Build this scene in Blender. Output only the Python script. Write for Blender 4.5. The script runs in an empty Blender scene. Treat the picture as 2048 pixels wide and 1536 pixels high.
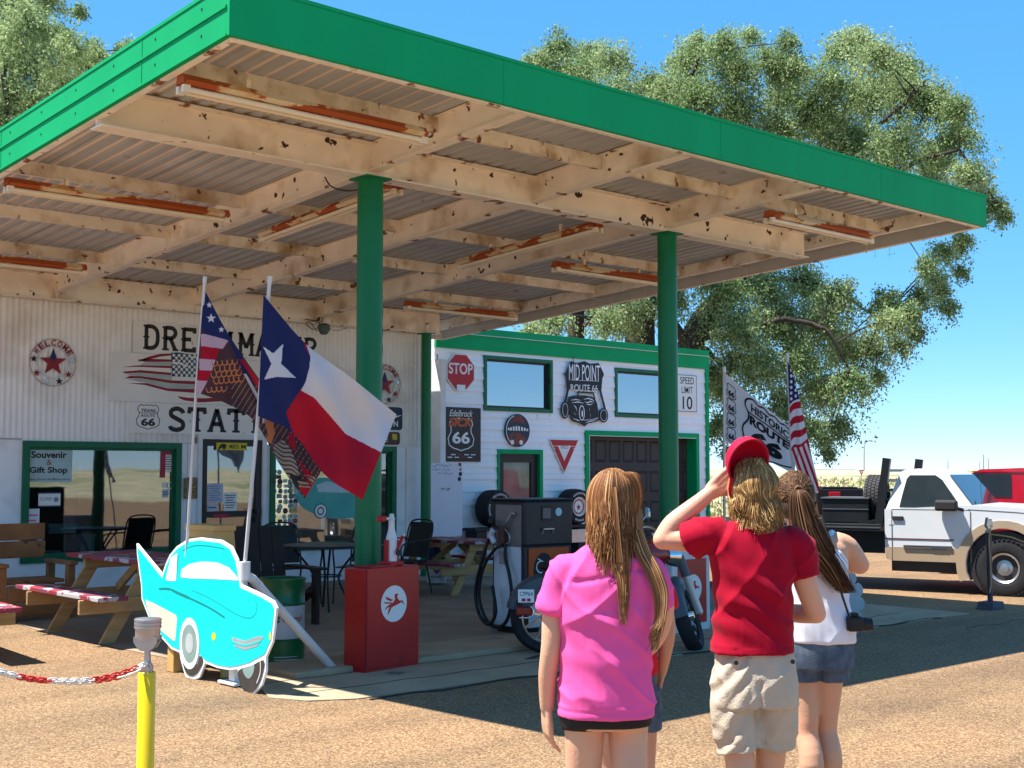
import bpy, bmesh, math, random
import numpy as np
from mathutils import Vector, Matrix, Euler
random.seed(7); rng = np.random.default_rng(7)
sc = bpy.context.scene
# ---------------------------------------------------------------- camera
F = 2600.; CX = 1024.; CY = 768.; H = 1.55; AZ = math.radians(47.8); PT = math.atan(175/2600)
cam = bpy.data.objects.new("camera", bpy.data.cameras.new("camera")); sc.collection.objects.link(cam)
cam.data.sensor_width = 36; cam.data.lens = F/2048*36; cam.data.clip_end = 3000; cam.data.clip_start = .05
cam.location = (0, 0, H); cam.rotation_euler = (math.pi/2+PT, 0, AZ-math.pi/2); sc.camera = cam
# ---------------------------------------------------------------- light
SUN = Vector((-.373, .297, 1)).normalized()
w = bpy.data.worlds.new("World"); sc.world = w; w.use_nodes = True
nt = w.node_tree; sky = nt.nodes.new("ShaderNodeTexSky"); sky.sky_type = 'NISHITA'; sky.sun_disc = False
sky.sun_elevation = math.asin(SUN.z); sky.sun_rotation = math.atan2(SUN.x, SUN.y)
sky.altitude = 1200; sky.air_density = .6; sky.dust_density = 0; sky.ozone_density = 10
bg = nt.nodes["Background"]; hs = nt.nodes.new('ShaderNodeHueSaturation'); hs.inputs['Saturation'].default_value = 1.72; hs.inputs['Hue'].default_value = .496; gm = nt.nodes.new('ShaderNodeGamma'); gm.inputs[1].default_value = .42; nt.links.new(sky.outputs[0], gm.inputs[0]); nt.links.new(gm.outputs[0], hs.inputs['Color']); hs.inputs['Value'].default_value = 1.68; nt.links.new(hs.outputs[0], bg.inputs[0]); bg.inputs[1].default_value = .15
sl = bpy.data.lights.new("sun", 'SUN'); sl.energy = 4.7; sl.angle = math.radians(.53); sl.color = (1, .955, .88)
so = bpy.data.objects.new("sun", sl); so.rotation_euler = SUN.to_track_quat('Z', 'Y').to_euler(); so.location = (-20, 20, 60)
sc.collection.objects.link(so)
sc.view_settings.view_transform = 'Standard'; sc.view_settings.look = 'None'
sc.view_settings.exposure = 1.38; sc.view_settings.gamma = 1
sc.cycles.max_bounces = 14; sc.cycles.diffuse_bounces = 10; sc.cycles.transparent_max_bounces = 12
# ---------------------------------------------------------------- pixel -> place (measured on the photograph)
cv = Vector((math.cos(AZ)*math.cos(PT), math.sin(AZ)*math.cos(PT), math.sin(PT)))
cr = Vector((math.sin(AZ), -math.cos(AZ), 0)); cu = cr.cross(cv); CC = Vector((0, 0, H))
def ray(x, y): return cv + cr*((x-CX)/F) - cu*((y-CY)/F)
def AtZ(x, y, z=0.):
    d = ray(x, y); return CC + d*((z-H)/d.z)
def AtY(x, y, Y):
    d = ray(x, y); return CC + d*(Y/d.y)
def AtX(x, y, X):
    d = ray(x, y); return CC + d*(X/d.x)
def AtD(x, y, D): return CC + ray(x, y)*D
# ---------------------------------------------------------------- objects
WM = {}
def tag(o, label=None, cat=None, group=None, kind=None):
    if label: o['label'] = label
    if cat: o['category'] = cat
    if group: o['group'] = group
    if kind: o['kind'] = kind
    return o
def thing(name, label, cat, loc=(0, 0, 0), rz=0, group=None):
    o = bpy.data.objects.new(name, None); o.empty_display_size = .1
    o.location = loc; o.rotation_euler = (0, 0, rz); sc.collection.objects.link(o)
    WM[o.name] = Matrix.Translation(Vector(loc)) @ Matrix.Rotation(rz, 4, 'Z')
    return tag(o, label, cat, group)
def link(name, me, parent=None, world=False, smooth=False):
    """world=True: the vertices are world coordinates and are carried into the thing's own frame"""
    o = bpy.data.objects.new(name, me)
    Wp = WM[parent.name] if parent else Matrix.Identity(4)
    if world and parent: me.transform(Wp.inverted())
    if parent: o.parent = parent
    sc.collection.objects.link(o); WM[o.name] = Wp.copy()
    if smooth is True: me.shade_smooth()
    elif smooth:
        me.shade_smooth(); me.set_sharp_from_angle(angle=math.radians(smooth))
    return o
def settle(o, loc=None):
    """give a single-mesh thing its origin at its base"""
    vs = [v.co for v in o.data.vertices]
    if loc is None:
        xs = [v.x for v in vs]; ys = [v.y for v in vs]; zs = [v.z for v in vs]
        loc = Vector(((min(xs)+max(xs))/2, (min(ys)+max(ys))/2, min(zs)))
    o.data.transform(Matrix.Translation(-Vector(loc))); o.location = loc; WM[o.name] = Matrix.Translation(loc); return o
def copy_tree(o, parent=None):
    c = o.copy(); sc.collection.objects.link(c)
    if parent: c.parent = parent
    for ch in [x for x in bpy.data.objects if x.parent == o and x != c]: copy_tree(ch, c)
    return c
class Fr:
    """a local frame: U right, V up, N towards the viewer"""
    def __init__(s, o, u, v, n=None):
        s.o = Vector(o); s.u = Vector(u).normalized(); s.v = Vector(v).normalized()
        s.n = Vector(n).normalized() if n is not None else s.u.cross(s.v)
    def p(s, a, b, c=0): return s.o + s.u*a + s.v*b + s.n*c
    def inv(s, P):
        d = Vector(P)-s.o; return (d.dot(s.u), d.dot(s.v))
    def px(s, x, y):
        d = ray(x, y); t = (s.o-CC).dot(s.n)/d.dot(s.n); return s.inv(CC+d*t)
ID = Fr((0, 0, 0), (1, 0, 0), (0, 1, 0), (0, 0, 1))
class MB:
    def __init__(s): s.v = []; s.f = []; s.m = []; s.cur = 0
    def add(s, vs, fs, fr=None):
        b = len(s.v)
        s.v += [tuple(fr.p(*q)) if fr else tuple(q) for q in vs]
        s.f += [tuple(b+i for i in f) for f in fs]; s.m += [s.cur]*len(fs); return s
    def box(s, x0, x1, y0, y1, z0, z1, fr=None, taper=None):
        vs = [(x, y, z) for z in (z0, z1) for y in (y0, y1) for x in (x0, x1)]
        return s.add(vs, [(0, 2, 3, 1), (4, 5, 7, 6), (0, 1, 5, 4), (2, 6, 7, 3), (0, 4, 6, 2), (1, 3, 7, 5)], fr)
    def cbox(s, x0, x1, y0, y1, z0, z1, c=.01, fr=None):
        """box with chamfered edges"""
        bm = bmesh.new(); r = bmesh.ops.create_cube(bm, size=1)
        for v in bm.verts: v.co = Vector(((x0+x1)/2+v.co.x*(x1-x0), (y0+y1)/2+v.co.y*(y1-y0), (z0+z1)/2+v.co.z*(z1-z0)))
        bmesh.ops.bevel(bm, geom=bm.edges[:], offset=c, segments=2, profile=.5, affect='EDGES')
        bm.verts.index_update()
        s.add([tuple(v.co) for v in bm.verts], [[v.index for v in f.verts] for f in bm.faces], fr); bm.free(); return s
    def bar(s, a, b, w, h, up=(0, 0, 1)):
        """rectangular bar from a to b, w across, h along up"""
        a = Vector(a); b = Vector(b); d = (b-a); L = d.length; d.normalize(); up = Vector(up)
        x = d.cross(up)
        if x.length < 1e-4: x = d.cross(Vector((1, 0, 0)))
        x.normalize(); z = x.cross(d)
        return s.box(-w/2, w/2, 0, L, -h/2, h/2, Fr(a, x, d, z))
    def tube(s, pts, r, n=10, cap=True, close=False):
        pts = [Vector(p) for p in pts]; k = len(pts)
        rs = r if isinstance(r, (list, tuple)) else [r]*k
        vs = []; prev = None
        for i, p in enumerate(pts):
            if close: t = pts[(i+1) % k]-pts[i-1]
            else: t = pts[min(i+1, k-1)]-pts[max(i-1, 0)]
            t.normalize()
            if prev is None:
                x = t.cross(Vector((0, 0, 1)))
                if x.length < .1: x = t.cross(Vector((1, 0, 0)))
            else: x = prev - t*prev.dot(t)
            x.normalize(); prev = x; y = t.cross(x)
            for j in range(n):
                a = 2*math.pi*j/n; vs.append(p + (x*math.cos(a)+y*math.sin(a))*rs[i])
        fs = []
        for i in range(k if close else k-1):
            for j in range(n):
                a = i*n+j; b = i*n+(j+1) % n; c = ((i+1) % k)*n+(j+1) % n; d = ((i+1) % k)*n+j
                fs.append((a, b, c, d))
        if cap and not close: fs += [tuple(range(n))[::-1], tuple((k-1)*n+j for j in range(n))]
        return s.add(vs, fs)
    def lathe(s, prof, fr=None, n=24, cap=True):
        """prof: (radius, height) along the frame's N"""
        vs = []; fs = []
        for (r, z) in prof:
            for j in range(n):
                a = 2*math.pi*j/n; vs.append((r*math.cos(a), r*math.sin(a), z))
        for i in range(len(prof)-1):
            for j in range(n):
                fs.append((i*n+j, i*n+(j+1) % n, (i+1)*n+(j+1) % n, (i+1)*n+j))
        if cap: fs += [tuple(range(n))[::-1], tuple((len(prof)-1)*n+j for j in range(n))]
        return s.add(vs, fs, fr or ID)
    def ext(s, poly, fr, n0, n1):
        """flat outline extruded along the frame's N"""
        k = len(poly)
        ar = sum(poly[i][0]*poly[(i+1) % k][1]-poly[(i+1) % k][0]*poly[i][1] for i in range(k))
        if ar < 0: poly = poly[::-1]
        vs = [(a, b, n0) for a, b in poly]+[(a, b, n1) for a, b in poly]
        fs = [tuple(range(k))[::-1], tuple(range(k, 2*k))]+[(i, (i+1) % k, k+(i+1) % k, k+i) for i in range(k)]
        return s.add(vs, fs, fr)
    def line(s, pts, wd, fr, n0, n1, close=False):
        """a stroke of width wd drawn in a frame, mitred"""
        P = [Vector((a, b)) for a, b in pts]; k = len(P); L = []; R = []
        ws = wd if isinstance(wd, (list, tuple)) else [wd]*k
        for i in range(k):
            if close: a, b = P[i-1], P[(i+1) % k]
            else: a, b = P[max(i-1, 0)], P[min(i+1, k-1)]
            d1 = (P[i]-a).normalized() if (P[i]-a).length > 1e-9 else None
            d2 = (b-P[i]).normalized() if (b-P[i]).length > 1e-9 else None
            if d1 is None: d1 = d2
            if d2 is None: d2 = d1
            t = d1+d2
            t = t.normalized() if t.length > .2 else d1
            n = Vector((-t.y, t.x)); c = max(.5, n.dot(Vector((-d1.y, d1.x)))); n = n*(ws[i]/2/c)
            L.append(P[i]+n); R.append(P[i]-n)
        vs = [(q.x, q.y, n0) for q in L]+[(q.x, q.y, n0) for q in R]+[(q.x, q.y, n1) for q in L]+[(q.x, q.y, n1) for q in R]
        fs = []
        for i in range(k if close else k-1):
            j = (i+1) % k
            fs += [(i, k+i, k+j, j)[::-1], (2*k+i, 3*k+i, 3*k+j, 2*k+j), (i, 2*k+i, 2*k+j, j), (k+i, k+j, 3*k+j, 3*k+i)]
        if not close: fs += [(0, k, 3*k, 2*k), (k-1, 2*k-1, 4*k-1, 3*k-1)]
        return s.add(vs, fs, fr)
    def build(s, name, mats, parent=None, world=True, smooth=False, fix=True):
        me = bpy.data.meshes.new(name); me.from_pydata(s.v, [], s.f)
        if not isinstance(mats, (list, tuple)): mats = [mats]
        for m in mats: me.materials.append(m)
        if len(mats) > 1: me.polygons.foreach_set('material_index', s.m)
        me.update()
        if fix:
            bm = bmesh.new(); bm.from_mesh(me); bmesh.ops.recalc_face_normals(bm, faces=bm.faces[:]); bm.to_mesh(me); bm.free()
        return link(name, me, parent, world, smooth)
def curve(pts, n=8, close=False):
    """Catmull-Rom through 2-D or 3-D points"""
    P = [np.array(p, float) for p in pts]; k = len(P); out = []
    for i in range(k if close else k-1):
        if close: p0, p1, p2, p3 = P[i-1], P[i], P[(i+1) % k], P[(i+2) % k]
        else: p0, p1, p2, p3 = P[max(i-1, 0)], P[i], P[i+1], P[min(i+2, k-1)]
        for j in range(n):
            t = j/n; out.append(tuple(.5*((2*p1)+(p2-p0)*t+(2*p0-5*p1+4*p2-p3)*t*t+(3*p1-p0-3*p2+p3)*t**3)))
    if not close: out.append(tuple(P[-1]))
    return out
def circ(cx, cy, r, n=32, ry=None, a0=0, a1=2*math.pi, end=False):
    m = n+1 if end else n
    return [(cx+r*math.cos(a0+(a1-a0)*i/n), cy+(ry or r)*math.sin(a0+(a1-a0)*i/n)) for i in range(m)]
def star(cx, cy, r, q=.4, rot=math.pi/2, n=5):
    return [(cx+(r if i % 2 == 0 else r*q)*math.cos(rot+math.pi*i/n), cy+(r if i % 2 == 0 else r*q)*math.sin(rot+math.pi*i/n)) for i in range(2*n)]
# ---------------------------------------------------------------- materials
def M(name, c, r=.6, m=0., var=.12, vs=6., c2=None, t2=.6, s2=5., soft=.05, bump=0., bs=60., coat=0., stretch=(1, 1, 1), trans=0, spec=.28, c3=None, t3=.6, s3=2., attr=None, sheen=0):
    mt = bpy.data.materials.new(name); mt.use_nodes = True; N = mt.node_tree.nodes; L = mt.node_tree.links
    b = N["Principled BSDF"]; b.inputs["Roughness"].default_value = r; b.inputs["Metallic"].default_value = m
    if coat: b.inputs["Coat Weight"].default_value = coat; b.inputs["Coat Roughness"].default_value = .08
    if spec is not None: b.inputs["Specular IOR Level"].default_value = spec
    if sheen: b.inputs["Sheen Weight"].default_value = sheen
    if trans: b.inputs["Transmission Weight"].default_value = trans
    tc = N.new("ShaderNodeTexCoord"); mp = N.new("ShaderNodeMapping"); L.new(tc.outputs["Object"], mp.inputs[0]); mp.inputs["Scale"].default_value = stretch
    def noise(sc_, det=4):
        n = N.new("ShaderNodeTexNoise"); n.inputs["Scale"].default_value = sc_; n.inputs["Detail"].default_value = det; L.new(mp.outputs[0], n.inputs["Vector"]); return n.outputs[0]
    def mix(f, a, bb):
        x = N.new("ShaderNodeMix"); x.data_type = 'RGBA'
        if hasattr(f, 'is_linked') or hasattr(f, 'links'): L.new(f, x.inputs[0])
        else: x.inputs[0].default_value = f
        for i, q in ((6, a), (7, bb)):
            if hasattr(q, 'links'): L.new(q, x.inputs[i])
            else: x.inputs[i].default_value = (*q, 1)
        return x.outputs[2]
    def ramp(o, a, bb):
        x = N.new("ShaderNodeMapRange"); L.new(o, x.inputs[0]); x.inputs[1].default_value = a; x.inputs[2].default_value = bb; return x.outputs[0]
    if attr:
        at = N.new("ShaderNodeAttribute"); at.attribute_name = attr; col = at.outputs[0]
    else:
        lo = tuple(x*(1-var) for x in c); hi = tuple(min(1, x*(1+var*.7)) for x in c)
        col = mix(ramp(noise(vs), .3, .7), lo, hi)
    if c3: col = mix(ramp(noise(s3), t3-.12, t3+.12), col, c3)
    if c2: col = mix(ramp(noise(s2, 8), t2, t2+soft), col, c2)
    L.new(col, b.inputs["Base Color"])
    if bump:
        bn = N.new("ShaderNodeBump"); bn.inputs["Strength"].default_value = bump; bn.inputs["Distance"].default_value = .02
        L.new(noise(bs), bn.inputs["Height"]); L.new(bn.outputs[0], b.inputs["Normal"])
    return mt
def glass(name, tint=(.5, .55, .56), mul=1., extra=.1):
    mt = bpy.data.materials.new(name); mt.use_nodes = True; N = mt.node_tree.nodes; L = mt.node_tree.links
    N.remove(N["Principled BSDF"]); out = N["Material Output"]
    tr = N.new("ShaderNodeBsdfTransparent"); tr.inputs[0].default_value = (*tint, 1)
    gl = N.new("ShaderNodeBsdfGlossy"); gl.inputs["Roughness"].default_value = .02; gl.inputs[0].default_value = (.95, .97, 1, 1)
    lw = N.new("ShaderNodeLayerWeight"); lw.inputs[0].default_value = .5; fr = N.new("ShaderNodeMath"); fr.operation = "POWER"; fr.inputs[1].default_value = 5; L.new(lw.outputs["Facing"], fr.inputs[0])
    ma = N.new("ShaderNodeMath"); ma.operation = 'MULTIPLY_ADD'; ma.use_clamp = True; ma.inputs[1].default_value = mul; ma.inputs[2].default_value = extra; L.new(fr.outputs[0], ma.inputs[0])
    tc = N.new("ShaderNodeTexCoord"); n = N.new("ShaderNodeTexNoise"); n.inputs["Scale"].default_value = 1.2; L.new(tc.outputs["Object"], n.inputs["Vector"])
    bp = N.new("ShaderNodeBump"); bp.inputs["Strength"].default_value = .015; bp.inputs["Distance"].default_value = .1; L.new(n.outputs[0], bp.inputs["Height"]); L.new(bp.outputs[0], gl.inputs["Normal"])
    mx = N.new("ShaderNodeMixShader"); L.new(ma.outputs[0], mx.inputs[0]); L.new(tr.outputs[0], mx.inputs[1]); L.new(gl.outputs[0], mx.inputs[2]); L.new(mx.outputs[0], out.inputs[0])
    return mt
# ---------------------------------------------------------------- lettering
def letters(text, fr, a0, a1, b0, b1, mt, parent, n=.002, bold=0., depth=.001, name='lettering', shear=0, space=1., ids=False, bend=None):
    """text set in the frame so that it fills a0..a1 by b0..b1"""
    cu_ = bpy.data.curves.new(name, 'FONT'); cu_.body = text; cu_.align_x = 'CENTER'; cu_.offset = bold; cu_.shear = shear; cu_.space_character = space
    cu_.resolution_u = 4; ob = bpy.data.objects.new(name, cu_); sc.collection.objects.link(ob)
    dg = bpy.context.evaluated_depsgraph_get(); me = bpy.data.meshes.new_from_object(ob.evaluated_get(dg)); bpy.data.objects.remove(ob)
    co = np.array([v.co[:] for v in me.vertices]); mn = co.min(0); mx = co.max(0)
    vs = []
    for q in co:
        a = a0+(q[0]-mn[0])/(mx[0]-mn[0])*(a1-a0); b = b0+(q[1]-mn[1])/(mx[1]-mn[1])*(b1-b0)
        if bend: a, b = bend(a, b)
        vs.append(fr.p(a, b, n))
    for v, q in zip(me.vertices, vs): v.co = q
    me.materials.clear(); me.materials.append(mt); me.update()
    return link(name, me, parent, True)
# slab-serif strokes for hand-painted lettering: letter -> (thick strokes, thin strokes) on a 1 x 1.5 cell
SLAB = {
 'D': ([[(.2, 0), (.2, 1.5)], [(.2, 1.44), (.6, 1.42), (.85, 1.1), (.85, .4), (.6, .08), (.2, .06)]], [(.02, .42, 1.47), (.02, .42, .03)]),
 'R': ([[(.2, 0), (.2, 1.5)], [(.2, 1.44), (.65, 1.42), (.82, 1.12), (.62, .8), (.2, .78)], [(.5, .78), (.82, 0)]], [(.02, .42, 1.47), (.02, .42, .03), (.64, 1.0, .03)]),
 'E': ([[(.2, 0), (.2, 1.5)], [(.2, 1.44), (.85, 1.44), (.85, 1.2)], [(.2, .78), (.65, .78)], [(.2, .06), (.85, .06), (.85, .3)]], [(.02, .42, 1.47), (.02, .42, .03)]),
 'A': ([[(.12, 0), (.5, 1.5)], [(.5, 1.5), (.88, 0)], [(.25, .5), (.75, .5)]], [(-.05, .3, .03), (.7, 1.05, .03)]),
 'M': ([[(.12, 0), (.12, 1.5)], [(.12, 1.5), (.5, .5)], [(.5, .5), (.88, 1.5)], [(.88, 1.5), (.88, 0)]], [(-.06, .32, .03), (.68, 1.06, .03), (-.06, .2, 1.47), (.8, 1.06, 1.47)]),
 'K': ([[(.2, 0), (.2, 1.5)], [(.2, .6), (.82, 1.5)], [(.4, .85), (.85, 0)]], [(.02, .42, 1.47), (.02, .42, .03), (.65, 1.02, .03), (.62, .98, 1.47)]),
 'S': ([[(.85, 1.15), (.78, 1.32), (.5, 1.45), (.2, 1.3), (.2, 1.0), (.5, .78), (.82, .55), (.82, .2), (.5, .05), (.2, .15), (.13, .3)]], []),
 'T': ([[(.5, 0), (.5, 1.5)], [(.05, 1.15), (.08, 1.44), (.92, 1.44), (.95, 1.15)]], [(.28, .72, .03)]),
 'I': ([[(.5, 0), (.5, 1.5)]], [(.28, .72, .03), (.28, .72, 1.47)]),
 'O': ([[(.5, 1.46), (.2, 1.3), (.12, .75), (.2, .2), (.5, .04), (.8, .2), (.88, .75), (.8, 1.3), (.5, 1.46)]], []),
 'N': ([[(.15, 0), (.15, 1.5)], [(.15, 1.45), (.85, .05)], [(.85, 0), (.85, 1.5)]], [(-.02, .34, .03), (-.02, .2, 1.47), (.66, 1.02, 1.47)]),
}
def slab(mb, word, fr, a0, a1, b0, b1, n0=0, n1=.002, thick=.17):
    k = len(word); cw = (a1-a0)/k
    for i, ch in enumerate(word):
        if ch == ' ': continue
        A = lambda p: (a0+cw*i+cw*(.06+.88*p[0]), b0+(b1-b0)*p[1]/1.5)
        st, sf = SLAB[ch]; wd = thick*cw
        for s_ in st:
            pts = [A(p) for p in s_]
            if len(s_) > 4: pts = curve(pts, 5)
            mb.line(pts, wd, fr, n0, n1)
            if len(s_) == 2 and abs(s_[0][0]-s_[1][0]) < .1:      # western spur at mid height
                a, b = A((s_[0][0], .76)); mb.ext([(a-wd*.95, b), (a, b+wd*.6), (a+wd*.95, b), (a, b-wd*.6)], fr, n0, n1-.0004)
        for (x0, x1, y) in sf:
            mb.line([A((x0, y)), A((x1, y))], wd*.5, fr, n0, n1-.0002)
def shield(cx, cy, w_, h_, n=6):
    """US-route shield outline"""
    h = [(0, .46), (.1, .5), (.2, .46), (.3, .5), (.42, .42), (.45, .3), (.38, .18), (.4, .05), (.5, -.12), (.46, -.32), (.3, -.42), (.12, -.46), (0, -.5)]
    R = [(a*w_, b*h_) for a, b in h]; L_ = [(-a, b) for a, b in R[::-1]]
    pts = R+L_[1:-1]
    return [(cx+a, cy+b) for a, b in pts]
def signfr(x, y, Y): return Fr(AtY(x, y, Y), (1, 0, 0), (0, 0, 1), (0, -1, 0))
# ================================================================ materials
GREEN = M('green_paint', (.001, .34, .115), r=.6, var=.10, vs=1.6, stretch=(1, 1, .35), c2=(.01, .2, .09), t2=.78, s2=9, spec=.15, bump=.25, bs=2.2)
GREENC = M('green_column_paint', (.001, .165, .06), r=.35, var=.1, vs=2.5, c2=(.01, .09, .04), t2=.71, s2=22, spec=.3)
CREAM = M('cream_beam_paint', (.93, .86, .76), r=.6, var=.10, vs=3, c2=(.05, .022, .015), t2=.64, s2=7, soft=.015, c3=(.47, .33, .2), t3=.66, s3=2.2)
CREAM2 = M('cream_purlin_paint', (.90, .83, .72), r=.6, var=.12, vs=5, c2=(.2, .08, .035), t2=.62, s2=9, soft=.05, c3=(.45, .30, .16), t3=.6, s3=4)
CREAM3 = M('cream_flange_paint', (.88, .80, .70), r=.6, var=.12, vs=5, c2=(.22, .07, .03), t2=.6, s2=5, soft=.06)
RUST = M('rusty_lamp_tray', (.72, .60, .42), r=.7, var=.1, vs=6, c2=(.38, .085, .022), t2=.47, s2=3.4, soft=.02, stretch=(.8, .8, 1.5), c3=(.58, .30, .10), t3=.55, s3=6)
LAMPW = M('lamp_tube_cream', (.82, .74, .60), r=.35, var=.05)
DECK = M('roof_deck_steel', (.46, .49, .53), r=.5, var=.10, vs=2, c2=(.16, .14, .13), t2=.66, s2=4, soft=.1)
RIB = M('roof_rib_lit', (.85, .74, .64), r=.55, var=.1, vs=2)  # lighter than the deck: light caught by the rib recesses, put into the colour
GREYIN = M('fascia_inside_grey', (.62, .61, .60), r=.6, var=.1, vs=3)
CORR = M('corrugated_wall_paint', (.90, .89, .87), r=.5, var=.06, vs=1.5, c2=(.4, .3, .2), t2=.72, s2=5, c3=(.66, .61, .53), t3=.62, s3=1.3)
WALLW = M('white_wall_panel', (.88, .89, .91), r=.5, var=.05, vs=1.4, c3=(.62, .62, .6), t3=.62, s3=2)
SIDING = M('white_lap_siding', (.90, .91, .93), r=.5, var=.05, vs=2.2, c2=(.5, .42, .32), t2=.7, s2=7, stretch=(1, 1, .5))
WTRIM = M('white_trim', (.74, .74, .73), r=.5, var=.06)
DARKFR = M('dark_bronze_frame', (.028, .024, .024), r=.4)
BRDOOR = M('brown_garage_door', (.045, .034, .034), r=.45, var=.1, vs=3)
GLASS = glass('window_glass', (.62, .66, .66), extra=.16)
GLASSM = glass('mirror_window_glass', (.2, .24, .27), extra=.42)
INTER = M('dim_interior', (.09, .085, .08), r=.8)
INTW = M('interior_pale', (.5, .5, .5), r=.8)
BLACK = M('black_paint', (.016, .016, .018), r=.4)
BLACKR = M('black_rubber', (.02, .02, .022), r=.75, var=.2, vs=30)
WHITE = M('white_sign', (.78, .78, .76), r=.4, var=.03)
SIGNW = M('weathered_white_sign', (.82, .81, .78), r=.5, var=.06, vs=2, c2=(.45, .4, .33), t2=.7, s2=9)
RED = M('sign_red', (.5, .012, .02), r=.35, var=.05)
INK = M('sign_ink', (.03, .028, .03), r=.6)
NAVY = M('sign_navy', (.012, .03, .11), r=.5)
DKRED = M('dark_red_print', (.28, .02, .03), r=.5, var=.15)
STEEL = M('galvanised_steel', (.45, .46, .47), r=.35, m=.8, var=.1)
CHROME = M('chrome', (.75, .75, .76), r=.12, m=1)
PALE = M('pale_print', (.5, .62, .64), r=.5)
# ================================================================ ground
def ground_mat():
    mt = bpy.data.materials.new('gravelly_asphalt'); mt.use_nodes = True; N = mt.node_tree.nodes; L = mt.node_tree.links; b = N["Principled BSDF"]
    tc = N.new("ShaderNodeTexCoord"); b.inputs["Roughness"].default_value = .85
    def vor(s):
        v = N.new("ShaderNodeTexVoronoi"); v.inputs["Scale"].default_value = s; L.new(tc.outputs["Object"], v.inputs["Vector"]); return v
    def noi(s, d=5):
        n = N.new("ShaderNodeTexNoise"); n.inputs["Scale"].default_value = s; n.inputs["Detail"].default_value = d; L.new(tc.outputs["Object"], n.inputs["Vector"]); return n.outputs[0]
    def rmp(o, stops):
        r_ = N.new("ShaderNodeValToRGB"); L.new(o, r_.inputs[0]); e = r_.color_ramp.elements
        while len(e) < len(stops): e.new(.5)
        for i, (p, c) in enumerate(stops): e[i].position = p; e[i].color = (*c, 1)
        return r_.outputs[0]
    v = vor(88.); sep = N.new("ShaderNodeSeparateColor"); L.new(v.outputs["Color"], sep.inputs[0])
    stone = rmp(sep.outputs[0], [(0, (0.126, 0.069, 0.032)), (.25, (0.235, 0.138, 0.067)), (.62, (0.313, 0.194, 0.093)), (.87, (0.383, 0.249, 0.127)), (1, (0.470, 0.332, 0.192))])
    gap = rmp(v.outputs["Distance"], [(.25, (1, 1, 1)), (.7, (.5, .46, .43))])
    mx = N.new("ShaderNodeMix"); mx.data_type = 'RGBA'; mx.blend_type = 'MULTIPLY'; mx.inputs[0].default_value = .8; L.new(stone, mx.inputs[6]); L.new(gap, mx.inputs[7])
    big = rmp(noi(.7, 9), [(.3, (.80, .79, .78)), (.5, (.98, .97, .96)), (.72, (1.10, 1.06, 1.02))])
    mx2 = N.new("ShaderNodeMix"); mx2.data_type = 'RGBA'; mx2.blend_type = 'MULTIPLY'; mx2.inputs[0].default_value = 1; L.new(mx.outputs[2], mx2.inputs[6]); L.new(big, mx2.inputs[7])
    mp = N.new("ShaderNodeMapping"); mp.inputs["Rotation"].default_value = (0, 0, .25); mp.inputs["Scale"].default_value = (.16, 1.5, 1); L.new(tc.outputs["Object"], mp.inputs[0]); nt2 = N.new("ShaderNodeTexNoise"); nt2.inputs["Scale"].default_value = 1.1; nt2.inputs["Detail"].default_value = 6; L.new(mp.outputs[0], nt2.inputs["Vector"])
    trk = rmp(nt2.outputs[0], [(.36, (.80, .79, .78)), (.50, (1, 1, 1)), (.66, (1.07, 1.05, 1.03))]); stn = rmp(noi(1.9, 8), [(.66, (1, 1, 1)), (.74, (.62, .60, .58))])
    for q_ in (trk, stn):
        m3 = N.new("ShaderNodeMix"); m3.data_type = 'RGBA'; m3.blend_type = 'MULTIPLY'; m3.inputs[0].default_value = 1; L.new(mx2.outputs[2], m3.inputs[6]); L.new(q_, m3.inputs[7]); mx2 = m3
    L.new(mx2.outputs[2], b.inputs["Base Color"])
    bp = N.new("ShaderNodeBump"); bp.inputs["Strength"].default_value = .55; bp.inputs["Distance"].default_value = .008; L.new(v.outputs["Distance"], bp.inputs["Height"]); bp.invert = True; L.new(bp.outputs[0], b.inputs["Normal"])
    return mt
def grid(name, x0, x1, y0, y1, nx, ny, fz, mt):
    X, Y = np.meshgrid(np.linspace(x0, x1, nx+1), np.linspace(y0, y1, ny+1))
    vs = [(x, y, fz(x, y)) for x, y in zip(X.ravel(), Y.ravel())]
    fs = [(j*(nx+1)+i, j*(nx+1)+i+1, (j+1)*(nx+1)+i+1, (j+1)*(nx+1)+i) for j in range(ny) for i in range(nx)]
    mb = MB(); mb.add(vs, fs); return mb.build(name, mt, smooth=True)
FIELD = M('dry_grass_field', (.36, .32, .20), r=.95, var=.3, vs=.25, c2=(.19, .21, .08), t2=.5, s2=.12, soft=.12, c3=(.5, .42, .27), t3=.55, s3=.5)
def fz(x, y):
    R_ = math.hypot(x, y); t = min(1, max(0, (R_-55)/70)); return -.03+1.75*t*t*(3-2*t)
tag(grid('ground', -1400, 1400, -1400, 1400, 280, 280, lambda x, y: fz(x, y)-.0, FIELD), kind='structure')
lot = MB(); lot.box(-45, 34, -40, 30, -.6, 0); tag(lot.build('parking_lot', ground_mat()), kind='structure')
CONC = M('concrete', (.37, .29, .19), r=.8, var=.16, vs=2.5, c2=(.10, .095, .09), t2=.63, s2=2.4, soft=.09, bump=.25, bs=50)
UND = M('dusty_asphalt', (.31, .235, .16), r=.85, var=.2, vs=2, bump=.4, bs=60, c2=(.2, .16, .12), t2=.58, s2=1.5, soft=.15)
mb = MB(); mb.add([(5.25, 9.3, .004), (13.6, 9.3, .004), (13.6, 15.2, .004), (5.25, 13.4, .004), (5.15, 12, .004)], [(0, 1, 2, 3, 4)])
mb.box(3.0, 13.4, 14.35, 16.0, -.1, .03); tag(mb.build('paving', UND), kind='structure')
mb = MB()
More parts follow.
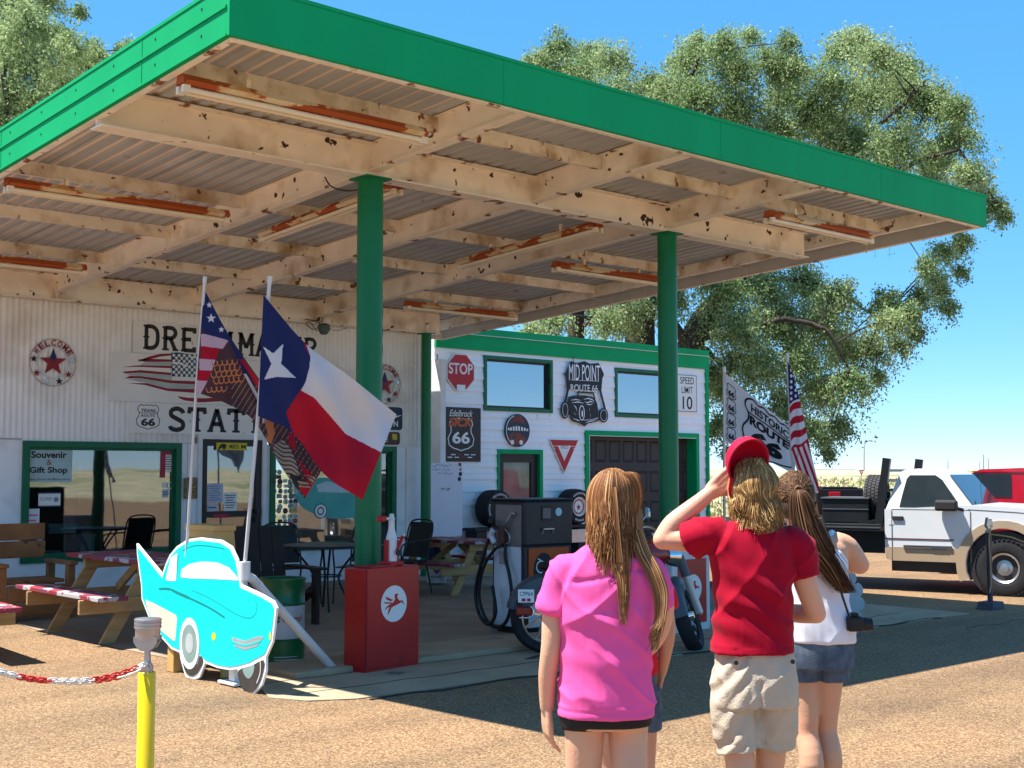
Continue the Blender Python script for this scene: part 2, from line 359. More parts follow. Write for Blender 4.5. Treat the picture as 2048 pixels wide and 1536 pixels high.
edge = [(5.3, 9.32), (5.15, 8.6), (4.97, 8.12), (4.83, 7.80), (4.95, 7.52), (5.25, 7.36), (6.2, 7.33), (7.4, 7.27), (9.5, 7.3), (13.3, 7.25), (13.4, 9.32)]
mb.ext([(a, b) for a, b in edge], Fr((0, 0, 0), (1, 0, 0), (0, 1, 0)), -.02, .008)
tag(mb.build('concrete_strip', CONC), kind='structure')
mb = MB(); mb.cbox(5.4, 12.6, 8.36, 8.98, -.05, .05, .02); ISL = mb.build('pump_island', CONC); tag(ISL, kind='structure')
JOINT = M('dark_joint_tar', (.05, .042, .036), r=.9)
mb = MB(); fg = Fr((0, 0, 0), (1, 0, 0), (0, 1, 0))
for y0 in (8.33, 7.78):
    mb.line([(5.0+i*.2, y0+.012*math.sin(i*1.7)+.01*math.sin(i*4.1)) for i in range(40)], [.012+.01*random.random() for _ in range(40)], fg, .005, .0095)
mb.line([(5.3+i*.2, 7.28+.03*math.sin(i*1.3)+.015*math.sin(i*3.7)) for i in range(38)], [.02+.03*random.random() for _ in range(38)], fg, .002, .0092)
for k in range(5):                                    # worn ring stains by the gas pump
    mb.line([(7.35+k*.02+q[0], 7.95+q[1]) for q in curve([(0, .0), (.35+.04*k, .12), (.75, .02), (.4, -.12-.02*k), (0, 0)], 6)], .018, fg, .005, .0090-.0002*k)
for (cx_, cy_) in ((3.2, 3.6), (9, 3), (14.5, 5.5), (12, 6.6)):
    pts = [(cx_+i*.12, cy_+.05*math.sin(i*.9+cx_)+.03*math.sin(i*2.3)) for i in range(26)]
    if cx_ > 8: mb.line(pts, [.004+.008*random.random() for _ in pts], fg, .0005, .003)
tag(mb.build('paving_cracks', JOINT), kind='structure')
# ================================================================ canopy
X0, X1, Y0, Y1 = 3.888, 12.952, 6.80, 15.95
def zf(y): return 4.15-.057*(y-6.8)
YG2 = 15.1; DK = .235
canopy = thing('canopy', 'wide flat canopy with green fascia and rusty cream beams on green columns', 'canopy', (X0, Y0, 0))
mb = MB(); P = .152; prof = []
x = X0+.02
while x < X1-.03:
    prof += [(x, 0), (x+.070, 0), (x+.086, .026), (x+.140, .026)]; x += P
n = len(prof)
for y in (Y0+.02, Y1-.02):
    for a, h in prof: mb.v.append((a, y, zf(y)+DK+h))
for i in range(n-1): mb.f.append((i, i+1, n+i+1, n+i)); mb.m.append(1 if i % 4 in (1, 2) else 0)
for y in (Y0+.02, Y1-.02):
    for a, h in prof: mb.v.append((a, y, zf(y)+DK+h+.004))
for i in range(n-1): mb.f.append((2*n+i, 3*n+i, 3*n+i+1, 2*n+i+1)); mb.m.append(0)
mb.build('roof_deck', [DECK, RIB], canopy, fix=False)
mb = MB(); x = X0+.5
while x < X1-.2:
    mb.add([(x, Y0+.03, zf(Y0)+DK-.001), (x+.006, Y0+.03, zf(Y0)+DK-.001), (x+.006, Y1-.03, zf(Y1)+DK-.001), (x, Y1-.03, zf(Y1)+DK-.001)], [(0, 1, 2, 3)]); x += P*6
mb.build('deck_seam', INK, canopy, fix=False)
def slant(mb, x0, x1, y0, y1, dz0, dz1):
    """box following the roof slope"""
    vs = [(x, y, zf(y)+d) for d in (dz0, dz1) for y in (y0, y1) for x in (x0, x1)]
    mb.add(vs, [(0, 2, 3, 1), (4, 5, 7, 6), (0, 1, 5, 4), (2, 6, 7, 3), (0, 4, 6, 2), (1, 3, 7, 5)])
# fascia: folded green sheet, a ridge along the middle
def fascia(name, mt, x0, x1, y0, y1, side):
    mb = MB()
    if side == 'front':
        mb.box(x0, x1, y0-.03, y0, 4.155, 4.475); mb.box(x0-.004, x1+.004, y0-.036, y0+.03, 4.476, 4.50)
        x = x0+2.2
        while x < x1: mb.box(x, x+.005, y0-.0325, y0-.028, 4.158, 4.47); x += 2.44
    else:
        slant(mb, x0-.03, x0, y0, y1, .005, .325); slant(mb, x0-.036, x0+.03, y0, y1, .326, .35)
        if side == 'left':
            slant(mb, x0-.040, x0-.0305, y0, y1, .178, .195); slant(mb, x0-.036, x0-.031, y0, y1, .005, .02)
            y = y0+1.1
            while y < y1: slant(mb, x0-.0335, x0-.029, y, y+.005, .02, .32); y += 2.44
    return mb.build(name, mt, canopy)
fascia('front_fascia', GREEN, X0-.03, X1+.03, Y0, Y0, 'front')
fascia('side_fascia', GREEN, X0, X0, Y0+.001, Y1, 'left')
fascia('side_fascia', [GREEN], X1+.03, X1+.03, Y0+.001, Y1, 'right')
mb = MB(); slant(mb, X1-.010, X1-.004, Y0+.01, Y1, .0, .32); mb.build('fascia_lining', GREYIN, canopy)
mb = MB(); slant(mb, X0+.002, X0+.05, Y0+.01, Y1, -.004, .004); slant(mb, X0+.05, X1-.06, Y0+.005, Y0+.05, -.004, .004); slant(mb, X1-.06, X1+.0, Y0+.01, Y1, -.004, .004); mb.build('fascia_lip', CREAM3, canopy)
mb = MB(); slant(mb, X0, X1, Y1-.03, Y1, .0, .3); mb.build('rear_fascia', CREAM, canopy)
for y in np.arange(7.1, 15.8, .61):
    for dz in (.09, .26): mb = MB(); slant(mb, X0-.034, X0-.0305, y, y+.012, dz, dz+.012); mb.build('fascia_screw', INK, canopy)
# deep beams running front to back
for xb in (6.32, 8.17, 10.03):
    mb = MB(); y1 = YG2-.07
    slant(mb, xb-.006, xb+.006, Y0+.04, y1, .011, DK-.004)
    o = mb.build('cross_beam', CREAM, canopy)
    mb = MB(); slant(mb, xb-.05, xb+.05, Y0+.04, y1, -.004, .0108); slant(mb, xb-.05, xb+.05, Y0+.04, y1, DK-.0038, DK-.0005)
    WM[o.name] = WM[canopy.name]
    f = mb.build('flange', CREAM3, o)
# girder on the columns
g1 = zf(8.7)-.06
mb = MB(); mb.box(X0+.02, 12.41, 8.694, 8.706, g1+.013, zf(8.7)+DK-.004)
for xb in (6.32, 8.17, 10.03): mb.box(xb-.02, xb+.02, 8.706, 8.77, g1+.013, zf(8.7)+DK-.02)
o = mb.build('girder', CREAM, canopy)
mb = MB(); mb.box(X0+.02, 12.38, 8.61, 8.79, g1, g1+.0128); mb.box(X0+.02, 12.38, 8.62, 8.78, zf(8.78)+DK-.016, zf(8.78)+DK-.003); mb.build('flange', CREAM3, o)
g2 = 3.59
mb = MB(); mb.box(X0+.02, 12.22, YG2-.006, YG2+.006, g2+.013, zf(YG2)+DK-.004)
for xb in (6.32, 8.17, 10.03, 11.95): mb.box(xb-.014, xb+.014, YG2-.07, YG2-.007, g2+.013, zf(YG2)+DK-.02)
o = mb.build('girder', CREAM, canopy)
mb = MB(); mb.box(X0+.02, 12.22, YG2-.07, YG2+.07, g2, g2+.0128); mb.box(X0+.02, 12.22, YG2-.07, YG2+.07, zf(YG2+.07)+DK-.016, zf(YG2+.07)+DK-.003); mb.build('flange', CREAM3, o)
# shallow purlins between the beams
bays = [(X0+.05, 6.31), (6.33, 8.16), (8.18, 10.02), (10.04, 12.6)]
for y in (7.83, 10.72, 12.22, 13.72):
    for a, b in bays:
        mb = MB(); z0 = zf(y)+DK-.115; mb.box(a, b, y-.004, y+.004, z0, zf(y)+DK-.005); mb.box(a, b, y-.004, y+.045, z0-.008, z0-.0002); mb.box(a, b, y+.041, y+.045, z0, z0+.018)
        mb.build('purlin', CREAM2, canopy)
# edge channel along the right fascia
mb = MB(); slant(mb, 12.615, 12.625, Y0+.04, Y1-.05, .10, DK-.004); slant(mb, 12.615, 12.69, Y0+.04, Y1-.05, .09, .0998); mb.build('edge_channel', CREAM2, canopy)
for y in (8.2, 9.9, 11.6, 13.3): mb = MB(); slant(mb, 12.93, 12.938, y, y+.02, -.02, .16); mb.build('hanger_strap', CREAM2, canopy)
for y in (9.9, 12.4): mb = MB(); slant(mb, 12.70, 12.93, y, y+.02, .095, .10); mb.build('hanger_strap', CREAM2, canopy)
# columns
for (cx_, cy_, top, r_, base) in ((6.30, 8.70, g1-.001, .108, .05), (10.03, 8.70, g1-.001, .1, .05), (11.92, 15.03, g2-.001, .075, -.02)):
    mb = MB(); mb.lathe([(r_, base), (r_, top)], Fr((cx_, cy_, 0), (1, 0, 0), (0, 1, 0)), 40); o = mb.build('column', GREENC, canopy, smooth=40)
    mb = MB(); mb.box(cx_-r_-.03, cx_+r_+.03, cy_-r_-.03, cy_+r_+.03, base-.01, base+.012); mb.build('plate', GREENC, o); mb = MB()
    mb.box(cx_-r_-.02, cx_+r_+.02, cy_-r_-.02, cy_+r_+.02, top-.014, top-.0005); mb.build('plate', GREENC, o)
mb = MB(); pp = [(6.30+.1085*math.cos(-.35), 8.70+.1085*math.sin(-.35), z) for z in np.linspace(2.1, 3.0, 24)]
mb.tube([(x+.003*math.sin(z*40), y-.003, z) for x, y, z in pp], .004, 6); mb.build('cable', INK, canopy)
# wire loop by the column head
mb = MB(); mb.tube(curve([(5.98, 8.9, 3.98), (6.02, 8.86, 3.9), (6.12, 8.8, 3.87), (6.2, 8.75, 3.88)], 6), .007, 6); mb.build('cable', INK, canopy)
# ================================================================ fluorescent fittings under the deck
def lamp(a, b, label, tubes=True):
    a = Vector(a); b = Vector(b); d = (b-a).normalized(); L_ = (b-a).length
    t = thing('ceiling_light', label, 'ceiling light', tuple((a+b)/2), 0, 'rusty strip lights under the canopy')
    fr = Fr(a, d, d.cross(Vector((0, 0, 1))).normalized().cross(d)*1, None)
    s = fr.n
    mb = MB(); mb.ext([(-.05, 0), (.05, 0), (.05, .02), (.035, .06), (-.035, .06), (-.05, .02)], Fr(a, s, fr.v, d), 0, L_)
    mb.build('tray', RUST, t)
    mb = MB(); mb.ext([(-.085, .012), (-.05, -.002), (.05, -.002), (.085, .012), (.05, -.012), (-.05, -.012)], Fr(a, s, fr.v, d), 0.01, L_-.01)
    mb.build('reflector', RUST, t)
    for sgn in (-1, 1):
        mb = MB(); mb.tube([fr.p(.05, -.038, sgn*.036), fr.p(L_-.05, -.038, sgn*.036)], .019, 12); mb.build('tube', LAMPW, t, smooth=40)
    for e in (.0, L_-.05):
        for sgn in (-1, 1): mb = MB(); mb.box(e, e+.05, -.062, -.0125, sgn*.036-.016, sgn*.036+.016, fr); mb.build('socket', LAMPW, t)
    for e in (.25*L_, .75*L_): mb = MB(); mb.box(e-.015, e+.015, .0602, .13, -.015, .015, fr); mb.build('bracket', CREAM2, t)
lamp((3.95, 7.55, 4.05), (5.95, 7.55, 4.05), 'rusty strip light nearest the front corner of the canopy')
lamp((4.0, 10.60, 3.90), (6.05, 10.60, 3.90), 'rusty strip light along the left bay behind the spotted girder')
lamp((3.95, 13.55, 3.74), (6.0, 13.55, 3.74), 'small looking rusty strip light at the left edge near the shop wall')
lamp((6.78, 11.17, 3.885), (6.78, 8.95, 4.02), 'rusty strip light slanting beside the tall near column')
lamp((9.30, 11.13, 3.87), (9.30, 8.95, 4.0), 'rusty strip light slanting beside the girder midway between two columns')
lamp((10.25, 10.58, 3.89), (12.15, 10.58, 3.89), 'rusty strip light ending behind the far column head')
lamp((10.4, 13.55, 3.74), (12.35, 13.55, 3.74), 'rusty strip light farthest back above the shop corner')
lamp((9.95+.1, 7.45, 3.98), (11.8, 7.45, 3.98), 'rusty strip light out at the right front corner of the canopy')
# ================================================================ shop building
YW = 15.25
shop = thing('shop_building', 'white corrugated metal station shop with green framed windows under the canopy', 'building', (7, YW, 0))
def WX(x, y=900, Y=YW): return AtY(x, y, Y).x
def WZ(x, y, Y=YW): return AtY(x, y, Y).z
zseam = WZ(20, 877); zt = 3.78
wl, wr = WX(45, 885), WX(362, 885); wtop = WZ(100, 882); wbot = WZ(40, 1128)
dl, dr = WX(403, 900), WX(524, 900); dtop = WZ(460, 879)
w2l, w2r = WX(540, 900), WX(791, 900); w2top = wtop; w2bot = wbot
XE = WX(851, 700)
def corr(mb, x0, x1, z0, z1, Y=YW, per=.0715, amp=.009):
    k = int((x1-x0)/per*8)+1; b = len(mb.v)
    for i in range(k+1):
        x = x0+(x1-x0)*i/k; y = Y-amp*math.cos(2*math.pi*x/per)
        mb.v += [(x, y, z0), (x, y, z1)]
    for i in range(k): mb.f.append((b+2*i, b+2*i+2, b+2*i+3, b+2*i+1)); mb.m.append(0)
mb = MB(); zb = wtop
corr(mb, -2, wl, zseam, zt); corr(mb, wl, dl-.1, zb, zt)
corr(mb, dl-.1, dr+.1, dtop+.09, zt); corr(mb, dr+.1, XE, zb, zt)
o = mb.build('corrugated_cladding', CORR, shop, smooth=True, fix=False)
mb = MB()
mb.box(-2, wl, YW+.0, YW+.15, 0, zseam-.004); mb.box(wl, wr, YW+.0, YW+.15, 0, wbot); mb.box(wr, dl-.06, YW+.0, YW+.15, 0, zb-.004)
mb.box(dr+.06, w2l, YW, YW+.15, 0, zb-.004); mb.box(w2l, w2r, YW, YW+.15, 0, w2bot); mb.box(w2r, XE, YW, YW+.15, 0, zb-.004)
mb.box(-2, XE, YW+.02, YW+.15, max(wtop, dtop)+.02, zt)
mb.build('wall', WALLW, shop)
mb = MB()
for x in (WX(375), WX(395), WX(533), WX(812)): mb.box(x-.004, x+.004, YW-.004, YW+.001, .05, zb-.01)
mb.box(-2, wl-.02, YW-.02, YW-.0, zseam-.012, zseam+.004); mb.build('panel_joint', M('joint_grey', (.45, .45, .45)), shop)
mb = MB(); mb.box(-2, 12.35, YW+.15, 23, zt-.05, zt+.06); mb.box(-2, -1.9, YW+.15, 23, 0, zt-.05); mb.box(11.85, 12.0, YW+.15, 16.3, 0, zt-.05); mb.box(-2, 12, 22.9, 23, 0, zt-.051)  # roof overhang added past the right wall to shade the annex corner post
mb.build('roof', WALLW, shop)
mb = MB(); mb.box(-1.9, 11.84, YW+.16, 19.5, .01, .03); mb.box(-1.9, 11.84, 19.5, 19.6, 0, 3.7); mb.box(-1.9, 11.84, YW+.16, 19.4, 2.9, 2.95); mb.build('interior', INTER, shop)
def frame(mb, x0, x1, z0, z1, t, Y, d0, d1):
    mb.box(x0, x1, Y-d0, Y+d1, z1-t, z1); mb.box(x0, x1, Y-d0, Y+d1, z0, z0+t)
    mb.box(x0, x0+t, Y-d0, Y+d1, z0+t, z1-t); mb.box(x1-t, x1, Y-d0, Y+d1, z0+t, z1-t)
GFR = M('green_window_frame', (.004, .13, .055), r=.4, var=.1, vs=5, c2=(.02, .06, .035), t2=.62, s2=6)
def window(x0, x1, z0, z1, parent, t=.075, Y=YW, gl=GLASS, inner=True, mull=None):
    mb = MB(); frame(mb, x0, x1, z0, z1, t, Y, .035, .1); f = mb.build('window', GFR, parent)
    mb = MB(); mb.box(x0+t, x1-t, Y+.05, Y+.056, z0+t, z1-t); g = mb.build('pane', gl, f)
    if inner:
        mb = MB(); frame(mb, x0+t+.001, x1-t-.001, z0+t+.001, z1-t-.001, .03, Y, -.02, .09)
        if mull: mb.box(mull, mull+.05, Y+.03, Y+.09, z0+t+.03, z1-t-.03)
        mb.build('sash', DARKFR if gl is GLASSM else GFR, f)
    return f
window(wl, wr, wbot, wtop, shop)
window(w2l, w2r, w2bot, w2top, shop)
# door
mb = MB(); mb.box(dl-.06, dl, YW-.03, YW+.1, .03, dtop+.06); mb.box(dr, dr+.06, YW-.03, YW+.1, .03, dtop+.06); mb.box(dl, dr, YW-.03, YW+.1, dtop, dtop+.06)
mb.build('door_frame', WTRIM, shop)
mb = MB(); frame(mb, dl+.003, dr-.003, .04, dtop-.003, .085, YW, 0, .06); mb.box(dl+.088, dr-.088, YW+.0, YW+.06, .95, 1.03); door = mb.build('door', DARKFR, shop)
mb = MB(); mb.box(dl+.08, dr-.08, YW+.025, YW+.031, .12, dtop-.08); mb.build('pane', GLASS, door)
mb = MB(); mb.box(dl+.088, dr-.088, YW-.001, YW+.02, .12, .5); mb.build('kick_panel', DARKFR, door)
mb = MB(); mb.box(dr-.1, dr-.03, YW-.05, YW-.001, .98, 1.05); mb.build('handle', DARKFR, door)
# ---- annex
GLASSD = glass('annex_door_glass', (.8, .8, .8), mul=.15, extra=.03)
YA = 16.0
annex = thing('annex_building', 'white lap sided garage annex with green trim and brown roller door', 'building', (15, YA, 0))
def aX(x, y=800): return AtY(x, y, YA).x
def aZ(x, y): return AtY(x, y, YA).z
ax0, ax1 = aX(868), aX(1412, 720); at = aZ(1405, 701); ab = aZ(1400, 738)
gl_, gr_ = aX(1168, 900), aX(1395, 900); gt = aZ(1250, 863)
ddl, ddr = aX(993, 950), aX(1083, 950); ddt = aZ(1040, 899)
mb = MB(); mbf = MB(); LAP = .203
def siding(x0, x1, z0, z1):
    k = math.floor(z0/LAP)
    while k*LAP < z1-.002:
        a = max(z0, k*LAP); b = min(z1, (k+1)*LAP); ya = YA-.024+(a-k*LAP)/LAP*.022; yb = YA-.024+(b-k*LAP)/LAP*.022
        mb.add([(x0, ya, a), (x1, ya, a), (x1, yb, b), (x0, yb, b), (x0, YA+.002, a), (x1, YA+.002, a)], [(0, 1, 2, 3), (0, 4, 5, 1)])
        m_ = (a+b)/2
        if b-a > .18: mb.add([(x0, ya+.003, m_-.003), (x1, ya+.003, m_-.003), (x1, ya+.010, m_+.0), (x0, ya+.010, m_+.0)], [(0, 1, 2, 3)])
        k += 1
def strips(x0, x1, z0, z1, holes, fn):
    xs = sorted({x0, x1, *[h[0] for h in holes], *[h[1] for h in holes]})
    for a, b in zip(xs, xs[1:]):
        zs = [(h[2], h[3]) for h in holes if h[0] <= a+1e-6 and h[1] >= b-1e-6]; z = z0
        for c, d in sorted(zs):
            if c > z+1e-4: fn(a, b, z, c)
            z = max(z, d)
        if z < z1: fn(a, b, z, z1)
WA = (aX(966, 715)+.02, aX(1103, 725)-.02, aZ(966, 821)+.02, aZ(966, 710)-.02); WB = (aX(1228, 740)+.02, aX(1340, 750)-.02, aZ(1230, 834)+.02, aZ(1228, 735)-.02)
HO = [(ddl, ddr, 0, ddt), (gl_, gr_, 0, gt), WA, WB]
strips(ax0, ax1-.06, 0, ab, HO, siding)
mb.build('lap_siding', SIDING, annex, fix=False)
mb = MB(); strips(ax0, ax1-.02, 0, at-.05, HO, lambda a, b, c, d: mb.box(a, b, YA+.003, YA+.12, c, d))
mb.box(ax0, ax1-.02, 20, 20.1, 0, at-.05); mb.box(ax1-.12, ax1-.02, YA+.12, 20, 0, at-.05); mb.box(ax0, ax0+.1, YA+.12, 20, 0, at-.05); mb.build('wall', WALLW, annex)
mb = MB(); mb.box(ax0-.02, ax1+.0, YA+.0, 20.15, at-.045, at-.005); mb.build('roof', WALLW, annex)
mb = MB(); mb.box(ax0, ax1, YA-.05, YA-.017, ab, at-.11); mb.box(ax0, ax1+.01, YA-.075, YA-.017, at-.108, at+.0); mb.box(ax1, ax1+.03, YA-.05, 20.2, ab, at); mb.build('roof_trim', GREEN, annex)
mb = MB(); mb.box(ax0, ax1, YA-.078, YA-.0505, at-.118, at-.109); mb.build('drip_edge', WTRIM, annex)
mb = MB(); mb.box(ax1-.06, ax1, YA-.05, YA+.0, 0, ab-.001); mb.box(ax1, ax1+.025, YA-.045, YA+.1, 0, ab-.001); mb.build('corner_trim', GREEN, annex)
mb = MB(); xx = aX(863); mb.box(xx-.06, xx+.045, YA-.3, YA-.05, .0, 3.3); mb.build('corner_post', WTRIM, annex)
mb = MB(); mb.tube([(xx+.075+.004*math.sin(z*21), YA-.04, z) for z in np.linspace(1.3, 3.4, 40)], .009, 6); mb.build('conduit', INK, annex)
window(aX(966, 715), aX(1103, 725), aZ(966, 821), aZ(966, 710), annex, .06, YA, GLASSM)
window(aX(1228, 740), aX(1340, 750), aZ(1230, 834), aZ(1228, 735), annex, .06, YA, GLASSM)
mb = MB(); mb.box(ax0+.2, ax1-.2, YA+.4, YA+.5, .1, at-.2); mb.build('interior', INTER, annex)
# annex door
mb = MB(); t = .075; mb.box(ddl, ddl+.04, YA-.04, YA+.1, .02, ddt); mb.box(ddr-t, ddr, YA-.04, YA+.1, .02, ddt); mb.box(ddl+.04, ddr-t, YA-.04, YA+.1, ddt-t, ddt); mb.build('door_frame', GREEN, annex)
mb = MB(); frame(mb, ddl+.041, ddr-t-.001, .03, ddt-t-.001, .14, YA, -.03, .09); d = mb.build('door', DARKFR, annex)
mb = MB(); mb.box(ddl+.15, ddr-.20, YA+.05, YA+.056, .16, ddt-.2); mb.build('pane', GLASSD, d); mb = MB(); mb.box(ddl+.15, ddr-.2, YA+.07, YA+.08, .16, ddt-.2); mb.build('pale_backing', M('greenish_backing', (.48, .50, .40), r=.8, var=.3, vs=3), d)  # pale sheet added behind the pane, standing in for pale reflections
# garage door
mb = MB(); t = .085; mb.box(gl_, gl_+t, YA-.045, YA+.25, 0, gt); mb.box(gr_-t, gr_, YA-.045, YA+.25, 0, gt); mb.box(gl_+t, gr_-t, YA-.045, YA+.25, gt-t, gt); mb.build('door_frame', GREEN, annex)
mb = MB(); mb.box(gl_+t+.001, gl_+t+.012, YA-.05, YA-.04, 0, gt-t); mb.box(gl_+t+.001, gr_-t-.001, YA-.05, YA-.04, gt-t-.012, gt-t-.001); mb.build('weather_strip', WTRIM, annex)
mb = MB(); yd = YA+.2; rows = 4; cols = 8; gw = (gr_-gl_-2*t); gh = gt-t
mb.box(gl_+t, gr_-t, yd, yd+.05, 0, gh)
for r_ in range(rows):
    for c_ in range(cols):
        a0 = gl_+t+gw*(c_+.09)/cols; a1 = gl_+t+gw*(c_+.91)/cols; b0 = gh*(r_+.14)/rows; b1 = gh*(r_+.86)/rows
        q = .022
        mb.add([(a0, yd-.001, b0), (a1, yd-.001, b0), (a1, yd-.001, b1), (a0, yd-.001, b1), (a0+q, yd-.016, b0+q), (a1-q, yd-.016, b0+q), (a1-q, yd-.016, b1-q), (a0+q, yd-.016, b1-q),
                (a0+2.2*q, yd-.002, b0+2.2*q), (a1-2.2*q, yd-.002, b0+2.2*q), (a1-2.2*q, yd-.002, b1-2.2*q), (a0+2.2*q, yd-.002, b1-2.2*q)],
               [(0, 1, 5, 4), (1, 2, 6, 5), (2, 3, 7, 6), (3, 0, 4, 7), (4, 5, 9, 8), (5, 6, 10, 9), (6, 7, 11, 10), (7, 4, 8, 11)])
for r_ in range(1, rows): mb.box(gl_+t, gr_-t, yd-.006, yd, gh*r_/rows-.01, gh*r_/rows+.002)
mb.build('garage_door', BRDOOR, annex)
# ================================================================ signs
def board(name, label, cat, fr, a0, a1, b0, b1, mt, th=.012, group=None, pad=None, rnd=0):
    """a flat board as a thing whose origin is its lower middle"""
    c = fr.p((a0+a1)/2, b0); t = thing(name, label, cat, tuple(c), 0, group)
    mb = MB()
    if rnd:
        k = [(a1-rnd, b0+rnd, -math.pi/2), (a1-rnd, b1-rnd, 0), (a0+rnd, b1-rnd, math.pi/2), (a0+rnd, b0+rnd, math.pi)]
        mb.ext([(x+rnd*math.cos(s+i*math.pi/8), y+rnd*math.sin(s+i*math.pi/8)) for x, y, s in k for i in range(5)], fr, 0, th)
    else: mb.box(a0, a1, b0, b1, 0, th, fr)
    mb.build('panel', mt, t)
    return t
def pxr(fr, x0, y0, x1, y1):
    a0, b1 = fr.px(x0, y0); a1, _ = fr.px(x1, y0); _, b0 = fr.px(x0, y1); return a0, a1, b0, b1
FS = Fr((0, YW-.012, 0), (1, 0, 0), (0, 0, 1), (0, -1, 0)); FA = Fr((0, YA-.026, 0), (1, 0, 0), (0, 0, 1), (0, -1, 0))
FG = Fr((0, YW+.049, 0), (1, 0, 0), (0, 0, 1), (0, -1, 0))
# --- welcome stars
def welcome(cx, cy, rpx, label):
    a, b = FS.px(cx, cy); r = (FS.px(cx, cy-rpx)[1]-FS.px(cx, cy+rpx)[1])/2
    t = thing('welcome_sign', label, 'wall sign', tuple(FS.p(a, b-r)), 0, 'round welcome star signs')
    cr_ = lambda rad, w_: MB().line(circ(a, b, rad, 48), w_, FS, .01, .018, True)
    mb = cr_(r*.98, .012); mb.build('outer_ring', M('weathered_metal_ring', (.45, .40, .36), r=.5, var=.2, vs=20), t)
    cr_(r*.66, .010).build('inner_ring', STEEL, t)
    for i in range(5):
        pts = star(a, b, r*.58, .4); c = (a, b)
        mb = MB(); mb.ext([c, pts[(2*i-1) % 10], pts[2*i], pts[(2*i+1) % 10]], FS, .012, .026); mb.build('star_point', [NAVY, DKRED, DKRED, DKRED, DKRED][i] if i else NAVY, t)
    for i, an in enumerate((172, 215, 252, 290, 325, 8)):
        mb = MB(); an = math.radians(an); mb.ext(star(a+r*.82*math.cos(an), b+r*.82*math.sin(an), r*.15, .45), FS, .012, .02); mb.build('small_star', [INK, DKRED, STEEL, INK, DKRED, STEEL][i], t)
    for i, ch in enumerate('WELCOME'):
        an = math.radians(148-i*19.3); m = Fr(FS.p(a+r*.82*math.cos(an), b+r*.82*math.sin(an)), FS.u*math.cos(an-math.pi/2)+FS.v*math.sin(an-math.pi/2), -FS.u*math.sin(an-math.pi/2)+FS.v*math.cos(an-math.pi/2), FS.n)
        letters(ch, m, -r*.105, r*.105, -r*.13, r*.13, DKRED, t, n=.02, bold=.03, name='letter')
welcome(105, 725, 48, 'round welcome sign with a red and blue star left of the flag mural')
welcome(768, 768, 40, 'round welcome star sign half hidden behind the tall green column')
# --- mural boards
a0, a1, b0, b1 = pxr(FS, 266, 641, 650, 705)
t = board('name_board', 'long white board with black western lettering DREAM MAKER above the flag picture', 'sign board', FS, a0, a1, b0, b1, SIGNW)
mb = MB(); slab(mb, 'DREAM', FS, FS.px(283, 660)[0], FS.px(466, 660)[0], FS.px(290, 697)[1], FS.px(285, 650)[1], .0125, .014, .2)
slab(mb, 'MAKER', FS, FS.px(475, 660)[0], FS.px(636, 660)[0], FS.px(290, 697)[1], FS.px(285, 650)[1], .0125, .014, .2); mb.build('lettering', INK, t)
a0, a1, b0, b1 = pxr(FS, 219, 703, 672, 802)
t = board('flag_board', 'white board painted with a ragged stars and stripes in front of the shop wall', 'sign board', FS, a0, a1, b0+.002, b1, SIGNW, .022, rnd=.02)
q = lambda x, y: FS.px(x/4.8, 580+y/4.8)
for pl in ([(1305, 690), (1420, 640), (1530, 615), (1635, 610), (1635, 630), (1530, 640), (1380, 680)], [(1305, 672), (1380, 660), (1635, 668), (1900, 690), (1900, 700), (1635, 690), (1380, 690)], [(1155, 742), (1300, 725), (1635, 728), (1900, 745), (1900, 760), (1635, 752), (1305, 738)],
           [(1165, 785), (1340, 770), (1635, 795), (1635, 820), (1340, 795), (1190, 800)], [(1185, 850), (1240, 825), (1350, 828), (1640, 868), (1960, 880), (2300, 860), (2300, 885), (1960, 912), (1630, 895), (1350, 850)],
           [(1215, 895), (1400, 895), (1600, 945), (1960, 955), (2400, 930), (2400, 965), (1960, 995), (1600, 970), (1380, 912)], [(1700, 1020), (1800, 1035), (1960, 1040), (2300, 1020), (2300, 1060), (1900, 1080), (1760, 1060), (1715, 1040)]):
    mb = MB(); mb.ext([q(*p) for p in pl], FS, .0225, .0245); mb.build('red_stripe', DKRED, t)
for pl in ([(1190, 800), (1340, 798), (1640, 822), (1640, 866), (1350, 826), (1240, 822)], [(1215, 860), (1350, 852), (1640, 897), (1960, 914), (1960, 953), (1600, 943), (1400, 893)], [(1390, 690), (1635, 692), (1635, 726), (1330, 724)]):
    mb = MB(); mb.ext([q(*p) for p in pl], FS, .0225, .0235); mb.build('grey_stripe', M('pale_blue_stripe', (.42, .5, .5), r=.6), t)
mb = MB(); mb.ext([q(1635, 605), q(1700, 600), q(1780, 615), q(1960, 625), q(2260, 615), q(2260, 820), q(1960, 845), q(1900, 838), q(1640, 830)], FS, .0227, .0247); mb.build('star_field', M('teal_blue_field', (.012, .06, .13), r=.6, c2=(.01, .16, .24), t2=.52, s2=3, soft=.1), t)
mb = MB()
for j in range(8):
    for i in range(11):
        x = 1660+i*50+(j % 2)*25; y = 628+j*27+i*1.5
        if x < 2240: mb.ext(star(*q(x, y), .027, .6), FS, .0248, .0255)
mb.cur = 0; mb.line([q(1640, 705), q(1690, 700), q(1740, 712), q(1790, 735)], .02, FS, .0248, .0256); mb.line([q(1800, 640), q(1860, 650), q(1900, 645)], .016, FS, .0248, .0256); mb.build('stars', WHITE, t)
a0, a1, b0, b1 = pxr(FS, 259, 803, 648, 866)
t = board('station_board', 'white board lettered STATION beside a Texas route shield above the shop door', 'sign board', FS, a0, a1, b0, b1-.005, SIGNW)
